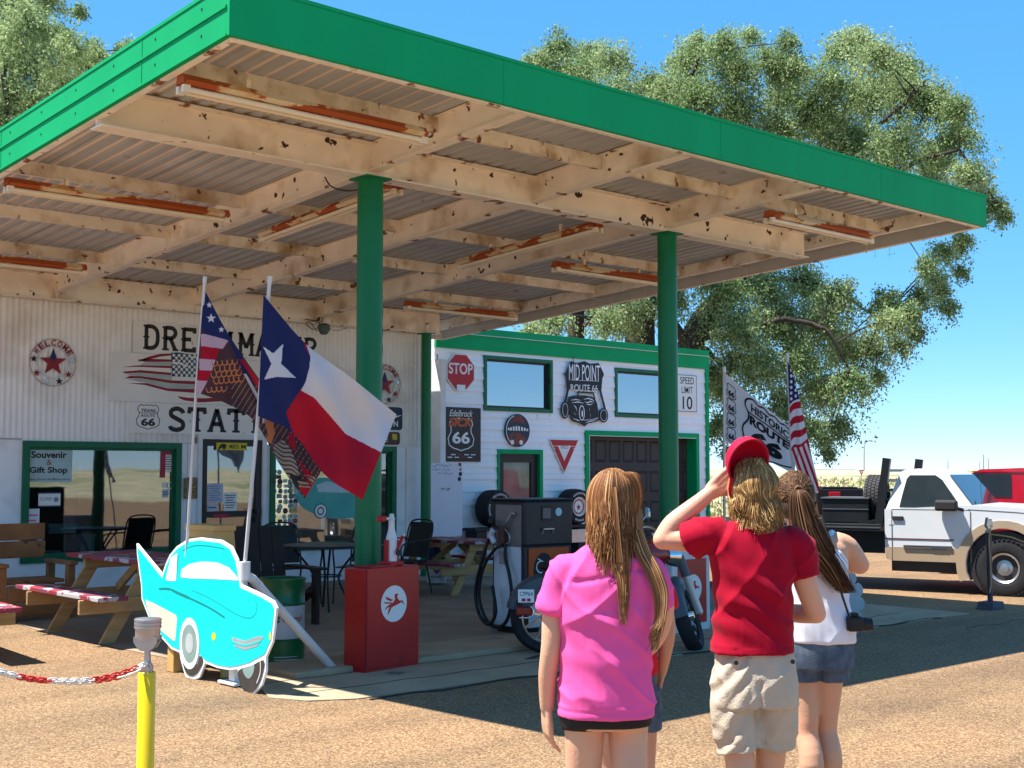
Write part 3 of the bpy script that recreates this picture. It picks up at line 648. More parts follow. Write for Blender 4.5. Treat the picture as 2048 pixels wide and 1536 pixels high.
mb = MB(); slab(mb, 'STATION', FS, FS.px(332, 840)[0], FS.px(600, 840)[0], FS.px(335, 861)[1], FS.px(335, 815)[1], .0125, .014, .2); mb.build('lettering', INK, t)
ca, cb = FS.px(295.5, 834); w_ = FS.px(319, 834)[0]-FS.px(272, 834)[0]; h_ = FS.px(295, 810)[1]-FS.px(295, 859)[1]
mb = MB(); mb.line(shield(ca, cb, w_, h_), .009, FS, .0125, .014, True); mb.line([(ca-w_*.4, cb+h_*.16), (ca+w_*.4, cb+h_*.16)], .008, FS, .0125, .014); mb.build('route_shield', INK, t)
letters('TEXAS', FS, ca-w_*.31, ca+w_*.31, cb+h_*.2, cb+h_*.33, INK, t, n=.014, bold=.03)
letters('ROUTE', FS, ca-w_*.29, ca+w_*.29, cb-h_*.0, cb+h_*.11, INK, t, n=.014, bold=.02)
letters('66', FS, ca-w_*.3, ca+w_*.3, cb-h_*.37, cb-h_*.05, INK, t, n=.014, bold=.04)
# --- small signs between flag and corner
a0, a1, b0, b1 = pxr(FS, 752, 813, 804, 859)
t = board('wall_sign', 'dark blue rounded sign with a white streak above the brown one', 'wall sign', FS, a0, a1, b0, b1, M('slate_blue', (.025, .04, .07), r=.5), rnd=.05)
mb = MB(); mb.line([FS.px(x, y) for x, y in ((778, 842), (786, 835), (793, 833), (801, 831))], [.02, .03, .02, .008], FS, .0125, .014); mb.build('streak', WHITE, t)
letters('N', FS, *pxr(FS, 786, 842, 795, 853), WHITE, t, n=.013, bold=.03)
a0, a1, b0, b1 = pxr(FS, 752, 863, 799, 889)
t = board('wall_sign', 'brown rounded sign with a small yellow and green square', 'wall sign', FS, a0, a1, b0, b1, M('brown_sign', (.10, .045, .03), r=.5), rnd=.04)
mb = MB(); mb.box(*pxr(FS, 783, 868, 793, 880), .0125, .0135, FS); mb.build('badge', M('yellow_badge', (.6, .5, .03), r=.5, c2=(.1, .3, .08), t2=.5, s2=12), t)
mb = MB()
for i in range(5): mb.box(*pxr(FS, 765, 866+i*4, 775, 867.5+i*4), .0125, .013, FS)
mb.build('text_lines', SIGNW, t)
a0, a1, b0, b1 = pxr(FS, 368, 955, 395, 998)
t = board('plaque', 'bronze plaque screwed to the wall between window and shop door', 'plaque', FS, a0, a1, b0, b1, M('bronze_plaque', (.12, .075, .04), r=.4, m=.5, c2=(.25, .17, .09), t2=.52, s2=40), rnd=.02)
mb = MB()
for i in range(9): mb.box(a0+.03, a1-.03-.02*(i % 3), b1-.05-i*.028, b1-.042-i*.028, .0122, .0135, FS)
mb.build('text_lines', M('plaque_text', (.4, .3, .17), r=.4), t)
# --- posters on the shop glass
TEALW = M('pale_teal_poster', (.42, .56, .56), r=.4)
a0, a1, b0, b1 = pxr(FG, 51, 895, 145, 965)
t = board('poster', 'pale poster reading Souvenir & Gift Shop in the left window', 'poster', FG, a0, a1, b0, b1, TEALW, .003, rnd=.02)
w_ = a1-a0; h_ = b1-b0
letters('Souvenir', FG, a0+w_*.12, a1-w_*.12, b1-h_*.30, b1-h_*.10, INK, t, n=.0035, bold=.035); letters('&', FG, a0+w_*.45, a0+w_*.56, b1-h_*.50, b1-h_*.34, DKRED, t, n=.0035)
letters('Gift Shop', FG, a0+w_*.09, a1-w_*.10, b1-h_*.78, b1-h_*.55, INK, t, n=.0035, bold=.035); letters('Selling Route 66 Memorabilia', FG, a0+w_*.03, a1-w_*.03, b0+h_*.05, b0+h_*.12, INK, t, n=.0035, bold=.01)
a0, a1, b0, b1 = pxr(FG, 77, 988, 121, 1011)
t = board('closed_sign', 'small hanging sign reading CLOSED in the left window', 'sign', FG, a0, a1, b0, b1, SIGNW, .003)
letters('CLOSED', FG, a0+.02, a0+(a1-a0)*.62, b0+.06, b1-.04, INK, t, n=.0035); mb = MB(); mb.box(a0, a1, b0-.012, b0-.0005, 0, .004, FG); mb.box(a0, a1, b1+.0005, b1+.012, 0, .004, FG); mb.ext(circ((a0*.2+a1*.8), (b0+b1)/2, .03), FG, .0032, .0038); mb.build('grey_border', M('grey_blue', (.2, .26, .33)), t)
def paper(x0, y0, x1, y1, mt, label, lines=0, lm=None, name='notice', grp=None, fr=FG, n0=0):
    a0, a1, b0, b1 = pxr(fr, x0, y0, x1, y1); t = board(name, label, 'notice' if name == 'notice' else name.replace('_', ' '), fr, a0, a1, b0, b1, mt, .003, grp)
    if lines:
        mb = MB(); hh = (b1-b0)/(lines+1.5)
        for i in range(lines):
            ww = (a1-a0)*(.1+.08*((i*7) % 3)); mb.box(a0+ww*.6, a1-ww, b1-hh*(i+1.35), b1-hh*(i+1), .0032, .0038, fr)
        mb.build('text_lines', lm or INK, t)
    return t
REDP = M('red_price_list', (.42, .03, .06), r=.5); PINK = M('pink_paper', (.75, .2, .4), r=.6); BLUEP = M('bluish_paper', (.45, .55, .72), r=.5)
t = paper(321, 899, 347, 944, SIGNW, 'red and white price list taped in the top right of the left window', 8, DKRED); a0, a1, b0, b1 = pxr(FG, 321, 899, 347, 908); mb = MB(); mb.box(a0, a1, b0, b1, .0038, .0045, FG); mb.box(a0, a0+.07, b0-.3, b0, .0038, .0045, FG); mb.build('red_header', REDP, t)
paper(45, 1018, 79, 1056, WHITE, 'white page with a pink band low in the left window', 2, PINK); paper(43, 1057, 86, 1091, BLUEP, 'bluish page taped below the page with the pink band', 3, NAVY)
paper(325, 965, 335, 976, WHITE, 'tiny white square sticker beside the ring shaped decal in the window')
mb = MB(); a, b = FG.px(340.5, 971); mb.line(circ(a, b, .04, 20), .016, FG, 0, .003, True); o = settle(mb.build('decal', WHITE)); tag(o, 'ring shaped white decal at the right edge of the left window', 'decal')
paper(325, 979, 337, 995, BLUEP, 'pale blue label under the ring shaped decal', 2)
# items standing behind the left window
def inbox(x0, y0, x1, y1, d, mt, label, name='box', cat='box', grp=None):
    fr = Fr((0, YW+.25, 0), (1, 0, 0), (0, 0, 1), (0, -1, 0)); a0, a1, b0, b1 = pxr(fr, x0, y0, x1, y1); mb = MB(); mb.cbox(a0, a1, YW+.25, YW+.25+d, b0, b1, .01); mb.box(a0-.006, a1+.006, YW+.243, YW+.25+d+.006, b1-.03, b1+.004); o = settle(mb.build(name, mt)); tag(o, label, cat, grp)
inbox(98, 1049, 153, 1068, .3, PALE, 'pale flat box on the stand inside the left window', name='carton')
inbox(158, 1070, 190, 1115, .3, INTW, 'grey bin with pale lid behind the left window glass', name='storage_bin', cat='bin')
inbox(128, 1028, 150, 1047, .1, PINK, 'pink carton behind the left window glass', name='carton')
inbox(45, 1092, 75, 1120, .3, M('brown_items', (.12, .1, .09), c2=(.4, .38, .35), t2=.55, s2=25), 'speckled carton at the bottom left corner behind the window', name='carton')
inbox(250, 1040, 320, 1085, .3, M('dark_blue_crate', (.02, .025, .035)), 'dark crate behind the right half of the left window', name='crate', cat='crate')
mb = MB(); aa, _ = FG.px(163, 900); bb, _ = FG.px(186, 900); mb.box(aa, bb, YW+.45, YW+.6, .2, wtop); o = settle(mb.build('pillar', M('inner_pillar', (.02, .03, .035)))); tag(o, 'dark pillar dividing the room just behind the left window', 'pillar')
# --- door
a0, a1, b0, b1 = pxr(FS, 433, 885, 494, 900); FD = Fr((0, YW-.001, 0), (1, 0, 0), (0, 0, 1), (0, -1, 0))
t = board('plate', 'yellow road plate reading 485 M above the shop door glass', 'sign plate', FD, a0, a1, b0, b1, M('yellow_plate', (.62, .50, .01), r=.4), .012)
letters('485 M', FD, a0+(a1-a0)*.40, a1-.02, b0+.02, b1-.02, INK, t, n=.0125, bold=.01)
mb = MB(); cx_, cy_ = a0+(a1-a0)*.2, (b0+b1)/2; mb.ext([(cx_-.07, cy_-.045), (cx_-.05, cy_+.0), (cx_-.02, cy_+.03), (cx_+.02, cy_+.035), (cx_+.06, cy_+.02), (cx_+.05, cy_-.005), (cx_+.03, cy_-.04), (cx_+.015, cy_-.045), (cx_+.0, cy_-.02), (cx_-.03, cy_-.02), (cx_-.045, cy_-.045)], FD, .0122, .0135); mb.build('animal_mark', INK, t)
FDG = Fr((0, YW+.024, 0), (1, 0, 0), (0, 0, 1), (0, -1, 0))
paper(415, 967, 446, 1006, M('notice_white', (.5, .55, .68)), 'larger white notice taped to the shop door glass', 7, M('grey_text', (.2, .22, .3)), fr=FDG)
paper(448, 985, 474, 1022, SIGNW, 'second notice with bold black text on the shop door glass', 6, INK, fr=FDG); paper(415, 1009, 434, 1022, BLUEP, 'small blue picture card below the larger door notice', 1, NAVY, fr=FDG)
FDR = Fr((0, YW-.001, 0), (1, 0, 0), (0, 0, 1), (0, -1, 0))
paper(425, 1028, 458, 1036, REDP, 'red bumper sticker on the middle rail of the shop door', 0, name='sticker', fr=FDR)
stick_cols = [(.5, .52, .5), (.3, .32, .36), (.06, .1, .16), (.4, .06, .05), (.55, .45, .1), (.08, .22, .24), (.03, .03, .04), (.25, .4, .5)]
SM = [M('sticker_print', c, r=.5, c2=stick_cols[(i*3+1) % 8], t2=.55, s2=30, soft=.02) for i, c in enumerate(stick_cols)]
SW = thing('sticker_collection', 'column of round souvenir stickers covering the glass right of the shop door', 'stickers', tuple(FG.p(FG.px(541, 1100)[0], FG.px(541, 1100)[1])))
random.seed(3); a0, a1, b0, b1 = pxr(FG, 543, 938, 598, 1108); k = 0
for j in range(17):
    for i in range(5):
        if (j < 2 and i > 1) or random.random() < .08: continue
        a = a0+(a1-a0)*(i+.5+random.uniform(-.15, .15))/5; b = b1-(b1-b0)*(j+.5+random.uniform(-.15, .15))/17; r = random.uniform(.030, .043)
        mb = MB(); m = random.choice(SM); mb.cur = 0
        if random.random() < .7: mb.ext(circ(a, b, r, 14), FG, 0, .002+k*1e-5)
        else: mb.box(a-r, a+r, b-r*.7, b+r*.7, 0, .002+k*1e-5, FG)
        mb.cur = 1
        if random.random() < .75: mb.line(circ(a, b, r*.8, 12), r*.25, FG, .002+k*1e-5, .0035, True)
        mb.build('sticker', [m, random.choice([WHITE, SIGNW, INK, m])], SW); k += 1
# painted car on the right window (a plain old sedan shape)
CARP = M('window_paint_teal', (.10, .42, .36), r=.6, var=.15, vs=3); FP = FG
t = thing('window_painting', 'faded teal vintage car painted on the right shop window', 'window painting', tuple(FP.p(*FP.px(640, 1040))))
mb = MB(); mb.ext([FP.px(*p) for p in curve([(590, 968), (612, 978), (622, 962), (650, 955), (690, 968), (712, 985), (735, 1000), (742, 1020), (715, 1034), (655, 1036), (600, 1010)], 5, True)], FP, 0, .003); mb.build('car_body', CARP, t)
mb = MB(); mb.ext([FP.px(*p) for p in ((632, 970), (655, 962), (688, 974), (700, 986), (636, 984))], FP, .0032, .0038); mb.build('car_window', PALE, t)
for (x, y) in ((641, 1022),):
    a, b = FP.px(x, y); mb = MB(); mb.ext(circ(a, b, .105), FP, .0032, .004); mb.build('wheel', BLACKR, t); mb = MB(); mb.line(circ(a, b, .075), .035, FP, .0041, .0046, True); mb.ext(circ(a, b, .04), FP, .0041, .0046); mb.build('wheel_ring', WHITE, t)
# --- annex signs
def ctr(fr, x, y): return fr.px(x, y)
a, b = ctr(FA, 920, 744); R_ = (FA.px(920, 708)[1]-FA.px(920, 780)[1])/2/math.cos(math.pi/8)
oc = lambda r: [(a+r*math.cos(math.pi/8+i*math.pi/4), b+r*math.sin(math.pi/8+i*math.pi/4)) for i in range(8)]
t = thing('stop_sign', 'red octagonal STOP sign on the white siding near the shop corner', 'road sign', tuple(FA.p(a, b-R_)))
MB().ext(oc(R_), FA, .0, .02).build('panel', WHITE, t); MB().ext(oc(R_*.95), FA, .0202, .0215).build('red_face', RED, t)
letters('STOP', FA, a-R_*.80, a+R_*.80, b-R_*.12, b+R_*.45, WHITE, t, n=.022, bold=.02)
mb = MB(); mb.box(a-R_*.28, a+R_*.28, b-R_*.98, b-R_*.66, .022, .03, FA); mb.build('grey_tab', STEEL, t)
a0, a1, b0, b1 = pxr(FA, 877, 813, 960, 923)
t = board('poster_sign', 'black metal sign with white route 66 shield below the STOP sign', 'wall sign', FA, a0, a1, b0, b1, M('charcoal_sign', (.028, .026, .028), r=.4, c2=(.2, .12, .07), t2=.74, s2=20), .02)
w_ = a1-a0; h_ = b1-b0; ca = (a0+a1)/2+w_*.02
letters('Edelbrock', FA, ca-w_*.28, ca+w_*.28, b1-h_*.17, b1-h_*.05, SIGNW, t, n=.0205, shear=.35, bold=.005)
mb = MB(); mb.line(shield(ca, b0+h_*.50, w_*.62, h_*.60), .016, FA, .0201, .0215, True); mb.build('route_shield', SIGNW, t)
letters('SICK', FA, ca-w_*.30, ca+w_*.30, b1-h_*.36, b1-h_*.19, M('orange_print', (.55, .12, .04)), t, n=.022, shear=.2, bold=.05)
letters('66', FA, ca-w_*.21, ca+w_*.21, b0+h_*.33, b0+h_*.55, SIGNW, t, n=.022, bold=.03)
for i in range(9):
    x = a0+w_*(.12+.16*(i % 5)+(.08 if i > 4 else 0)); y = b0+h_*(.12 if i < 5 else .07); mb = MB(); mb.box(x, x+w_*.11, y, y+h_*.018, .0202, .021, FA); mb.build('sponsor_mark', DKRED if i in (0, 2, 7) else SIGNW, t)
a, b = ctr(FA, 1033, 861); r = (FA.px(1033, 828)[1]-FA.px(1033, 894)[1])/2; FAt = Fr(FA.p(0, 0, .0), FA.u, FA.v, FA.n)
t = thing('round_sign', 'small round dark sign with worn red and white print above the annex door', 'wall sign', tuple(FA.p(a, b-r)))
MB().ext(circ(a, b, r, 40), FA, 0, .03).build('disc', M('dark_navy_disc', (.02, .035, .06), r=.4), t)
MB().line(circ(a, b, r*.93, 40, a0=1.9, a1=4.2, end=True), .014, FA, .0302, .0315).build('pale_rim', WHITE, t)
mb = MB(); mb.ext([(a+r*x, b+r*y) for x, y in ((-.6, .45), (-.35, .85), (.1, .93), (.45, .8), (.62, .5), (.4, .42), (.1, .55), (-.25, .5))], FA, .0302, .0312); mb.build('red_print', M('worn_red_print', (.25, .05, .04), r=.5, c2=(.02, .02, .03), t2=.52, s2=28), t)
mb = MB()
for x in (-.55, -.32, -.1, .12, .36, .58): mb.box(a+r*(x-.08), a+r*(x+.06), b-r*.02, b+r*.28-abs(x)*.05, .0302, .0314, FA)
mb.ext(star(a-r*.74, b+r*.08, r*.12), FA, .0302, .031); mb.ext(star(a+r*.78, b+r*.05, r*.12), FA, .0302, .031); mb.build('white_print', SIGNW, t)
mb = MB(); mb.ext([(a+r*x, b+r*y) for x, y in ((-.7, -.35), (-.4, -.12), (.2, -.15), (.3, -.3), (.62, -.42), (.66, -.68), (.3, -.85), (-.3, -.85), (-.62, -.62))], FA, .0302, .0312); mb.build('red_print', M('worn_red_brown', (.26, .045, .035), r=.5, c2=(.05, .07, .05), t2=.55, s2=18), t)
for x in (-.45, .28): MB().ext(circ(a+r*x, b-r*.72, r*.15, 16), FA, .0314, .032).build('pale_disc', SIGNW, t)
a0, a1, b0, b1 = pxr(FA, 1352, 747, 1392.5, 824)
t = board('speed_limit_sign', 'white SPEED LIMIT 10 sign right of the far green column', 'road sign', FA, a0, a1, b0, b1, WHITE, .02, rnd=.03); w_ = a1-a0; h_ = b1-b0
mb = MB(); mb.line([(a0+.02, b0+.02), (a1-.02, b0+.02), (a1-.02, b1-.02), (a0+.02, b1-.02)], .01, FA, .0202, .0212, True); mb.build('border', INK, t)
letters('SPEED', FA, a0+w_*.16, a1-w_*.16, b1-h_*.26, b1-h_*.08, INK, t, n=.0212, bold=.005); letters('LIMIT', FA, a0+w_*.23, a1-w_*.23, b1-h_*.50, b1-h_*.33, INK, t, n=.0212, bold=.005); letters('10', FA, a0+w_*.27, a1-w_*.25, b0+h_*.08, b0+h_*.42, INK, t, n=.0212, bold=.01)
p = [FA.px(1098, 879), FA.px(1155, 880), FA.px(1126.5, 945)]; p[1] = (p[1][0], p[0][1]); p[2] = ((p[0][0]+p[1][0])/2, p[2][1]); c = (p[2][0], (2*p[0][1]+p[2][1])/3)
t = thing('yield_sign', 'red and white YIELD triangle left of the brown garage door', 'road sign', tuple(FA.p(*p[2])))
sc3 = lambda k: [(c[0]+(x-c[0])*k, c[1]+(y-c[1])*k) for x, y in p]
MB().ext(sc3(1.05), FA, 0, .02).build('panel', WHITE, t); MB().ext(sc3(.98), FA, .0202, .0215).build('red_face', RED, t); MB().ext(sc3(.47), FA, .0217, .023).build('white_face', WHITE, t)
letters('YIELD', FA, c[0]-.095, c[0]+.095, c[1]+.035, c[1]+.085, NAVY, t, n=.0235)
mb = MB(); mb.line([(p[0][0]+.05, p[0][1]-.11), (p[1][0]-.05, p[0][1]-.11)], .008, FA, .0217, .0222); mb.line([(p[0][0]+.07, p[0][1]-.15), (p[0][0]+.13, p[0][1]-.15)], .008, FA, .0217, .0222); mb.line([(p[1][0]-.13, p[0][1]-.15), (p[1][0]-.07, p[0][1]-.15)], .008, FA, .0217, .0222); mb.build('white_line', WHITE, t)
# --- cut metal hot rod sign
Q = lambda x, y: FA.px(1080+x/5.12, 660+y/5.12)
IRON = M('cut_iron_plate', (.018, .02, .026), r=.5, var=.2, c2=(.09, .04, .03), t2=.6, s2=6)
t = thing('cut_metal_sign', 'black cut metal MID POINT ROUTE 66 sign with a hot rod between the two windows', 'wall sign', tuple(FA.p(*Q(440, 985))))
mb = MB(); mb.ext([Q(*p) for p in ((305, 318), (360, 345), (440, 320), (500, 350), (585, 338), (640, 455), (622, 500), (612, 625), (265, 605), (258, 480), (243, 450))], FA, .03, .04); mb.build('shield_plate', IRON, t)
for pts in ([(272, 600), (262, 660), (240, 740)], [(602, 618), (622, 700), (640, 770), (655, 830)]): MB().line([Q(*p) for p in pts], .045, FA, .03, .039).build('side_arm', IRON, t)
MB().line([Q(*p) for p in ((375, 690), (378, 636), (530, 646), (548, 710))], .028, FA, .03, .039).build('windscreen_frame', IRON, t)
mb = MB(); mb.ext([Q(*p) for p in curve([(275, 715), (330, 672), (500, 680), (562, 735), (580, 860), (545, 905), (400, 915), (300, 872), (282, 800)], 4, True)], FA, .03, .04); mb.build('car_body', IRON, t)
for (x, y, rx, ry) in ((242, 820, 38, 90), (636, 875, 46, 74)):
    cx_, cy_ = Q(x, y); ex = Q(x+rx, y)[0]-cx_; ey = Q(x, y-ry)[1]-cy_; MB().ext(circ(cx_, cy_, ex, 24, ey), FA, .0285, .0395).build('wheel', IRON, t); MB().line(circ(cx_, cy_, ex*.72, 20, ey*.76), .007, FA, .0397, .0405, True).build('wheel_cut', SIDING, t)
mb = MB(); mb.ext([Q(*p) for p in ((285, 880), (320, 935), (400, 955), (440, 988), (480, 955), (570, 940), (612, 900), (560, 918), (440, 930), (340, 900))], FA, .029, .0385); mb.build('lower_scroll', IRON, t)
mb = MB(); cx_, cy_ = Q(412, 850)
mb.line(circ(cx_, cy_, .062, 22, .125), .016, FA, .0402, .041, True); mb.ext(circ(cx_+.01, cy_-.01, .018, 14, .06), FA, .0402, .041)
for pts in ([(300, 720), (350, 712), (400, 722)], [(310, 745), (370, 738), (430, 750)], [(430, 712), (480, 700), (520, 715), (540, 735)], [(440, 735), (475, 745), (500, 730), (530, 750)], [(455, 760), (490, 765), (520, 760)], [(330, 770), (350, 790), (360, 830)], [(350, 870), (330, 850)], [(320, 905), (370, 925), (395, 932)], [(450, 950), (500, 932), (560, 930)], [(496, 860), (500, 890)], [(490, 800), (492, 830)]):
    mb.line([Q(*p) for p in pts], [.004]+[.017]*(len(pts)-2)+[.004], FA, .0402, .0408)
mb.line([Q(300, 513), Q(585, 525)], .006, FA, .0402, .0408); mb.build('cut_outs', SIDING, t)
qa = Q(272, 508); qb = Q(602, 395)
f2 = Fr(FA.p(*Q(272, 508)), FA.p(*Q(602, 520))-FA.p(*Q(272, 508)), FA.v, FA.n); L2 = (FA.p(*Q(602, 520))-FA.p(*Q(272, 508))).length
letters('MID POINT', f2, .02, L2-.01, -.01, .27, SIDING, t, n=.041); letters('ROUTE 66', f2, .06, L2-.07, -.20, -.08, SIDING, t, n=.041)
mb = MB(); mb.tube([FA.p(*Q(325, 262), .02), FA.p(*Q(335, 330), .03)], .006, 6); mb.build('hanger', INK, t)
# --- white board with faint writing
FWB = Fr((0, YA-.30, 0), (1, 0, 0), (0, 0, 1), (0, -1, 0)); a0, a1, b0, b1 = pxr(FWB, 853, 926, 923, 1074); a0 = max(a0, AtY(852, 1000, YA-.3).x)
t = board('white_board', 'tall plain white board with faint blue handwriting beside the thin green column', 'board', FWB, a0, a1, b0, b1, M('white_board_face', (.66, .68, .74), r=.35, var=.04), .02)
mb = MB(); random.seed(5)
for (x, y, ln) in ((862, 931, 36), (862, 939, 38), (874, 947, 30)):
    px_ = x
    while px_ < x+ln:
        wv = random.uniform(3, 6); pts = [FWB.px(px_+wv*i/4, y+random.uniform(-2.6, 2.6)) for i in range(5)]; mb.line(pts, .007, FWB, .0202, .0208); px_ += wv+random.uniform(.8, 2.4)
mb.build('handwriting', M('faint_blue_ink', (.12, .16, .35)), t)
letters('PT UP', FWB, *pxr(FWB, 881, 976, 898, 981), INK, t, n=.021, bold=.02)
for (x, y, r) in ((918, 929, .03), (919, 948, .035), (917, 958, .035), (919, 939, .02)): aa, bb = FWB.px(x, y); MB().ext(circ(aa, bb, r, 14), FWB, .0202, .0212).build('round_sticker', [INK, DKRED][int(y) % 2], t)
# --- lamp on the wall girder
t = thing('security_lamp', 'small grey security lamp with looping wires under the beam above the shop', 'lamp', tuple(AtY(650, 655, YG2-.1)))
p = AtY(648, 655, YG2-.12); mb = MB(); mb.lathe([(.02, .0), (.05, .01), (.085, .07), (.09, .12), (.06, .15), (.02, .16)], Fr(p-Vector((0, 0, .1)), (1, 0, 0), (0, 1, 0)), 16); mb.build('lamp_head', M('verdigris_grey', (.09, .13, .12), r=.6), t, smooth=40)
mb = MB(); mb.tube([p+Vector((0, .02, .02)), p+Vector((-.1, .04, .09)), p+Vector((-.28, .05, .1))], .01, 6); mb.tube(curve([p+Vector((-.05, 0, .03)), p+Vector((-.18, -.02, -.04)), p+Vector((-.3, 0, .03)), p+Vector((-.22, 0, .05)), p+Vector((-.12, 0, -.05)), p+Vector((-.05, 0, -.0))], 6), .007, 6); mb.tube(curve([p+Vector((.05, 0, .0)), p+Vector((.2, 0, -.03)), p+Vector((.38, .02, .02))], 6), .005, 6); mb.build('wires', M('wire_grey', (.2, .17, .14)), t)
# ================================================================ furniture and petrol station things
WOOD = M('yellow_pine', (.44, .27, .11), r=.6, var=.22, vs=3, stretch=(1, 1, 6), c2=(.22, .11, .04), t2=.66, s2=5, bump=.2, bs=30)
WOOD2 = M('oiled_orange_wood', (.30, .13, .045), r=.55, var=.3, vs=3, stretch=(1, 4, 1), c2=(.13, .05, .02), t2=.62, s2=6, bump=.2, bs=30)
WOODP = M('fresh_pine', (.62, .36, .12), r=.6, var=.15, vs=3, c2=(.40, .22, .08), t2=.66, s2=7)
DWOOD = M('dark_brown_planks', (.035, .022, .016), r=.6, var=.25, vs=6)
STRIPE = M('faded_flag_paint', (.30, .03, .04), r=.6, var=.2, vs=8, c2=(.46, .42, .42), t2=.56, s2=5, soft=.03, c3=(.08, .07, .14), t3=.56, s3=2.5)
def picnic(loc, rz, label, sc_=1., L_=1.85):
    """long axis along local Y"""
    t = thing('picnic_table', label, 'picnic table', loc, rz, 'picnic tables painted like flags'); k = sc_
    def B(name, mt, *a):
        mb = MB(); mb.cbox(*[q*k for q in a], .006*k); return mb.build(name, mt, t, world=False)
    for i in range(5):
        x = -.36+i*.145; B('top_board', STRIPE, x, x+.138, -L_/2, L_/2, .70, .74)
    for s in (-1, 1):
        for i in range(2): x = s*.72+(-.142 if i == 0 else .003); B('seat_board', STRIPE, x, x+.138, -L_/2, L_/2, .41, .45)
    for y in (-.58, .58):
        B('seat_bearer', WOOD, -.90, .90, y-.055, y-.016, .28, .409); B('top_bearer', WOOD, -.34, .34, y-.055, y-.016, .60, .699)
        for s in (-1, 1):
            mb = MB(); mb.ext([(s*.69*k, 0), (s*.55*k, 0), (s*.13*k, .70*k), (s*.27*k, .70*k)], Fr((0, (y+.02)*k, 0), (1, 0, 0), (0, 0, 1), (0, -1, 0)), -.0*k, .035*k); mb.build('leg', WOOD, t, world=False)
    mb = MB(); mb.bar(Vector((0, -.5, .40))*k, Vector((0, -.04, .68))*k, .035*k, .08*k); mb.build('brace', WOOD, t, world=False)
    mb = MB(); mb.bar(Vector((0, .5, .40))*k, Vector((0, .04, .68))*k, .035*k, .08*k); mb.build('brace', WOOD, t, world=False)
    return t
picnic((5.86, 11.80, .0), 0, 'flag painted picnic table behind the turquoise car cutout')
picnic((5.26, 9.75, .0), math.radians(-4), 'picnic table whose red bench end just enters at the left edge').location = (3.42, 11.55, 0)
picnic((11.0, 13.2, .0), math.radians(4), 'smaller flag painted picnic table between thin column and gas pump', .9, 1.5)
# wooden double seat by the left window
t = thing('wooden_seat', 'heavy orange timber double seat with square backs under the left window', 'bench', (4.9, 13.9, 0), 0)
def WB_(nm, *a):
    mb = MB(); mb.cbox(*a, .008); mb.build(nm, WOOD2, t, world=False)
for xo in (-1.02, .30):
    for i in range(2): WB_('back_board', xo, xo+.62, .10+.02*i, .15+.02*i, .62+.19*i, .80+.19*i)
    for i in range(3): WB_('seat_board', xo, xo+.62, -.42+.17*i, -.26+.17*i, .38, .42)
    WB_('apron', xo, xo+.62, -.47, -.43, .20, .37)
    for sx in (xo-.10, xo+.63):
        WB_('arm_rest', sx, sx+.10, -.50, .16, .56, .60); WB_('leg', sx+.01, sx+.09, -.46, -.37, .0, .56); WB_('leg', sx+.01, sx+.09, .06, .14, .0, .56)
WB_('middle_table', -.30, .20, -.48, .12, .50, .545); WB_('middle_apron', -.40, .40, -.475, -.44, .14, .24); WB_('front_rail', -1.0, .9, -.49, -.475, .06, .18)
# dark plank chair
pc = AtD(535, 1200, 13.2); t = thing('plank_chair', 'dark brown plank back chair behind the leaning flagpole', 'chair', (pc.x, pc.y, 0), math.radians(-6))
for i in range(5):
    x = -.34+i*.14; mb = MB(); fr = Fr((x, .25, .25), (1, 0, 0), (0, .22, 1)); mb.cbox(0, .125, 0, .72+.03*(2-abs(i-2)), -.012, .012, .005, fr); mb.build('back_slat', DWOOD, t, world=False)
for i in range(4): mb = MB(); mb.cbox(-.34, .34, -.32+.14*i, -.20+.14*i, .33, .355, .004); mb.build('seat_slat', DWOOD, t, world=False)
for s in (-1, 1):
    mb = MB(); mb.cbox(s*.43-.07, s*.43+.07, -.38, .36, .55, .575, .005); mb.build('arm_rest', DWOOD, t, world=False)
    mb = MB(); mb.cbox(s*.40-.02, s*.40+.02, -.33, -.22, 0, .549, .004); mb.build('leg', DWOOD, t, world=False); mb = MB(); mb.bar((s*.40, -.2, .33), (s*.40, .55, .03), .03, .1); mb.build('leg', DWOOD, t, world=False)
mb = MB(); mb.cbox(-.36, .36, .33, .36, .62, .67, .004); mb.build('back_rail', DWOOD, t, world=False)
# black metal patio furniture
MESHB = M('black_mesh_metal', (.012, .014, .014), r=.45, spec=.4)
def patio_chair(loc, rz, label):
    t = thing('patio_chair', label, 'patio chair', loc, rz, 'black metal patio chairs'); T = lambda p, n, r=.011: MB().tube(curve(p, 5), r, 7).build(n, MESHB, t, world=False, smooth=True)
    T([(-.22, .21, .42), (-.23, .27, .62), (-.22, .33, .86), (-.12, .35, .93), (.12, .35, .93), (.22, .33, .86), (.23, .27, .62), (.22, .21, .42)], 'back_frame')
    mb = MB(); vs = [(x, .22+.13*v+.02*(1-(x/.22)**2), .46+.44*v) for v in np.linspace(0, 1, 6) for x in np.linspace(-.21, .21, 9)]; mb.add(vs, [(j*9+i, j*9+i+1, (j+1)*9+i+1, (j+1)*9+i) for j in range(5) for i in range(8)]); mb.build('backrest', MESHB, t, world=False, smooth=True)
    mb = MB(); mb.cbox(-.23, .23, -.24, .23, .415, .43, .006); mb.build('seat', MESHB, t, world=False)
    for s in (-1, 1):
        T([(s*.23, .30, .70), (s*.27, .15, .69), (s*.27, -.15, .66), (s*.26, -.24, .60), (s*.25, -.22, .42), (s*.24, -.25, .2), (s*.24, -.27, .0)], 'arm_and_leg')
        T([(s*.22, .20, .42), (s*.23, .26, .2), (s*.24, .30, .0)], 'leg')
    return t
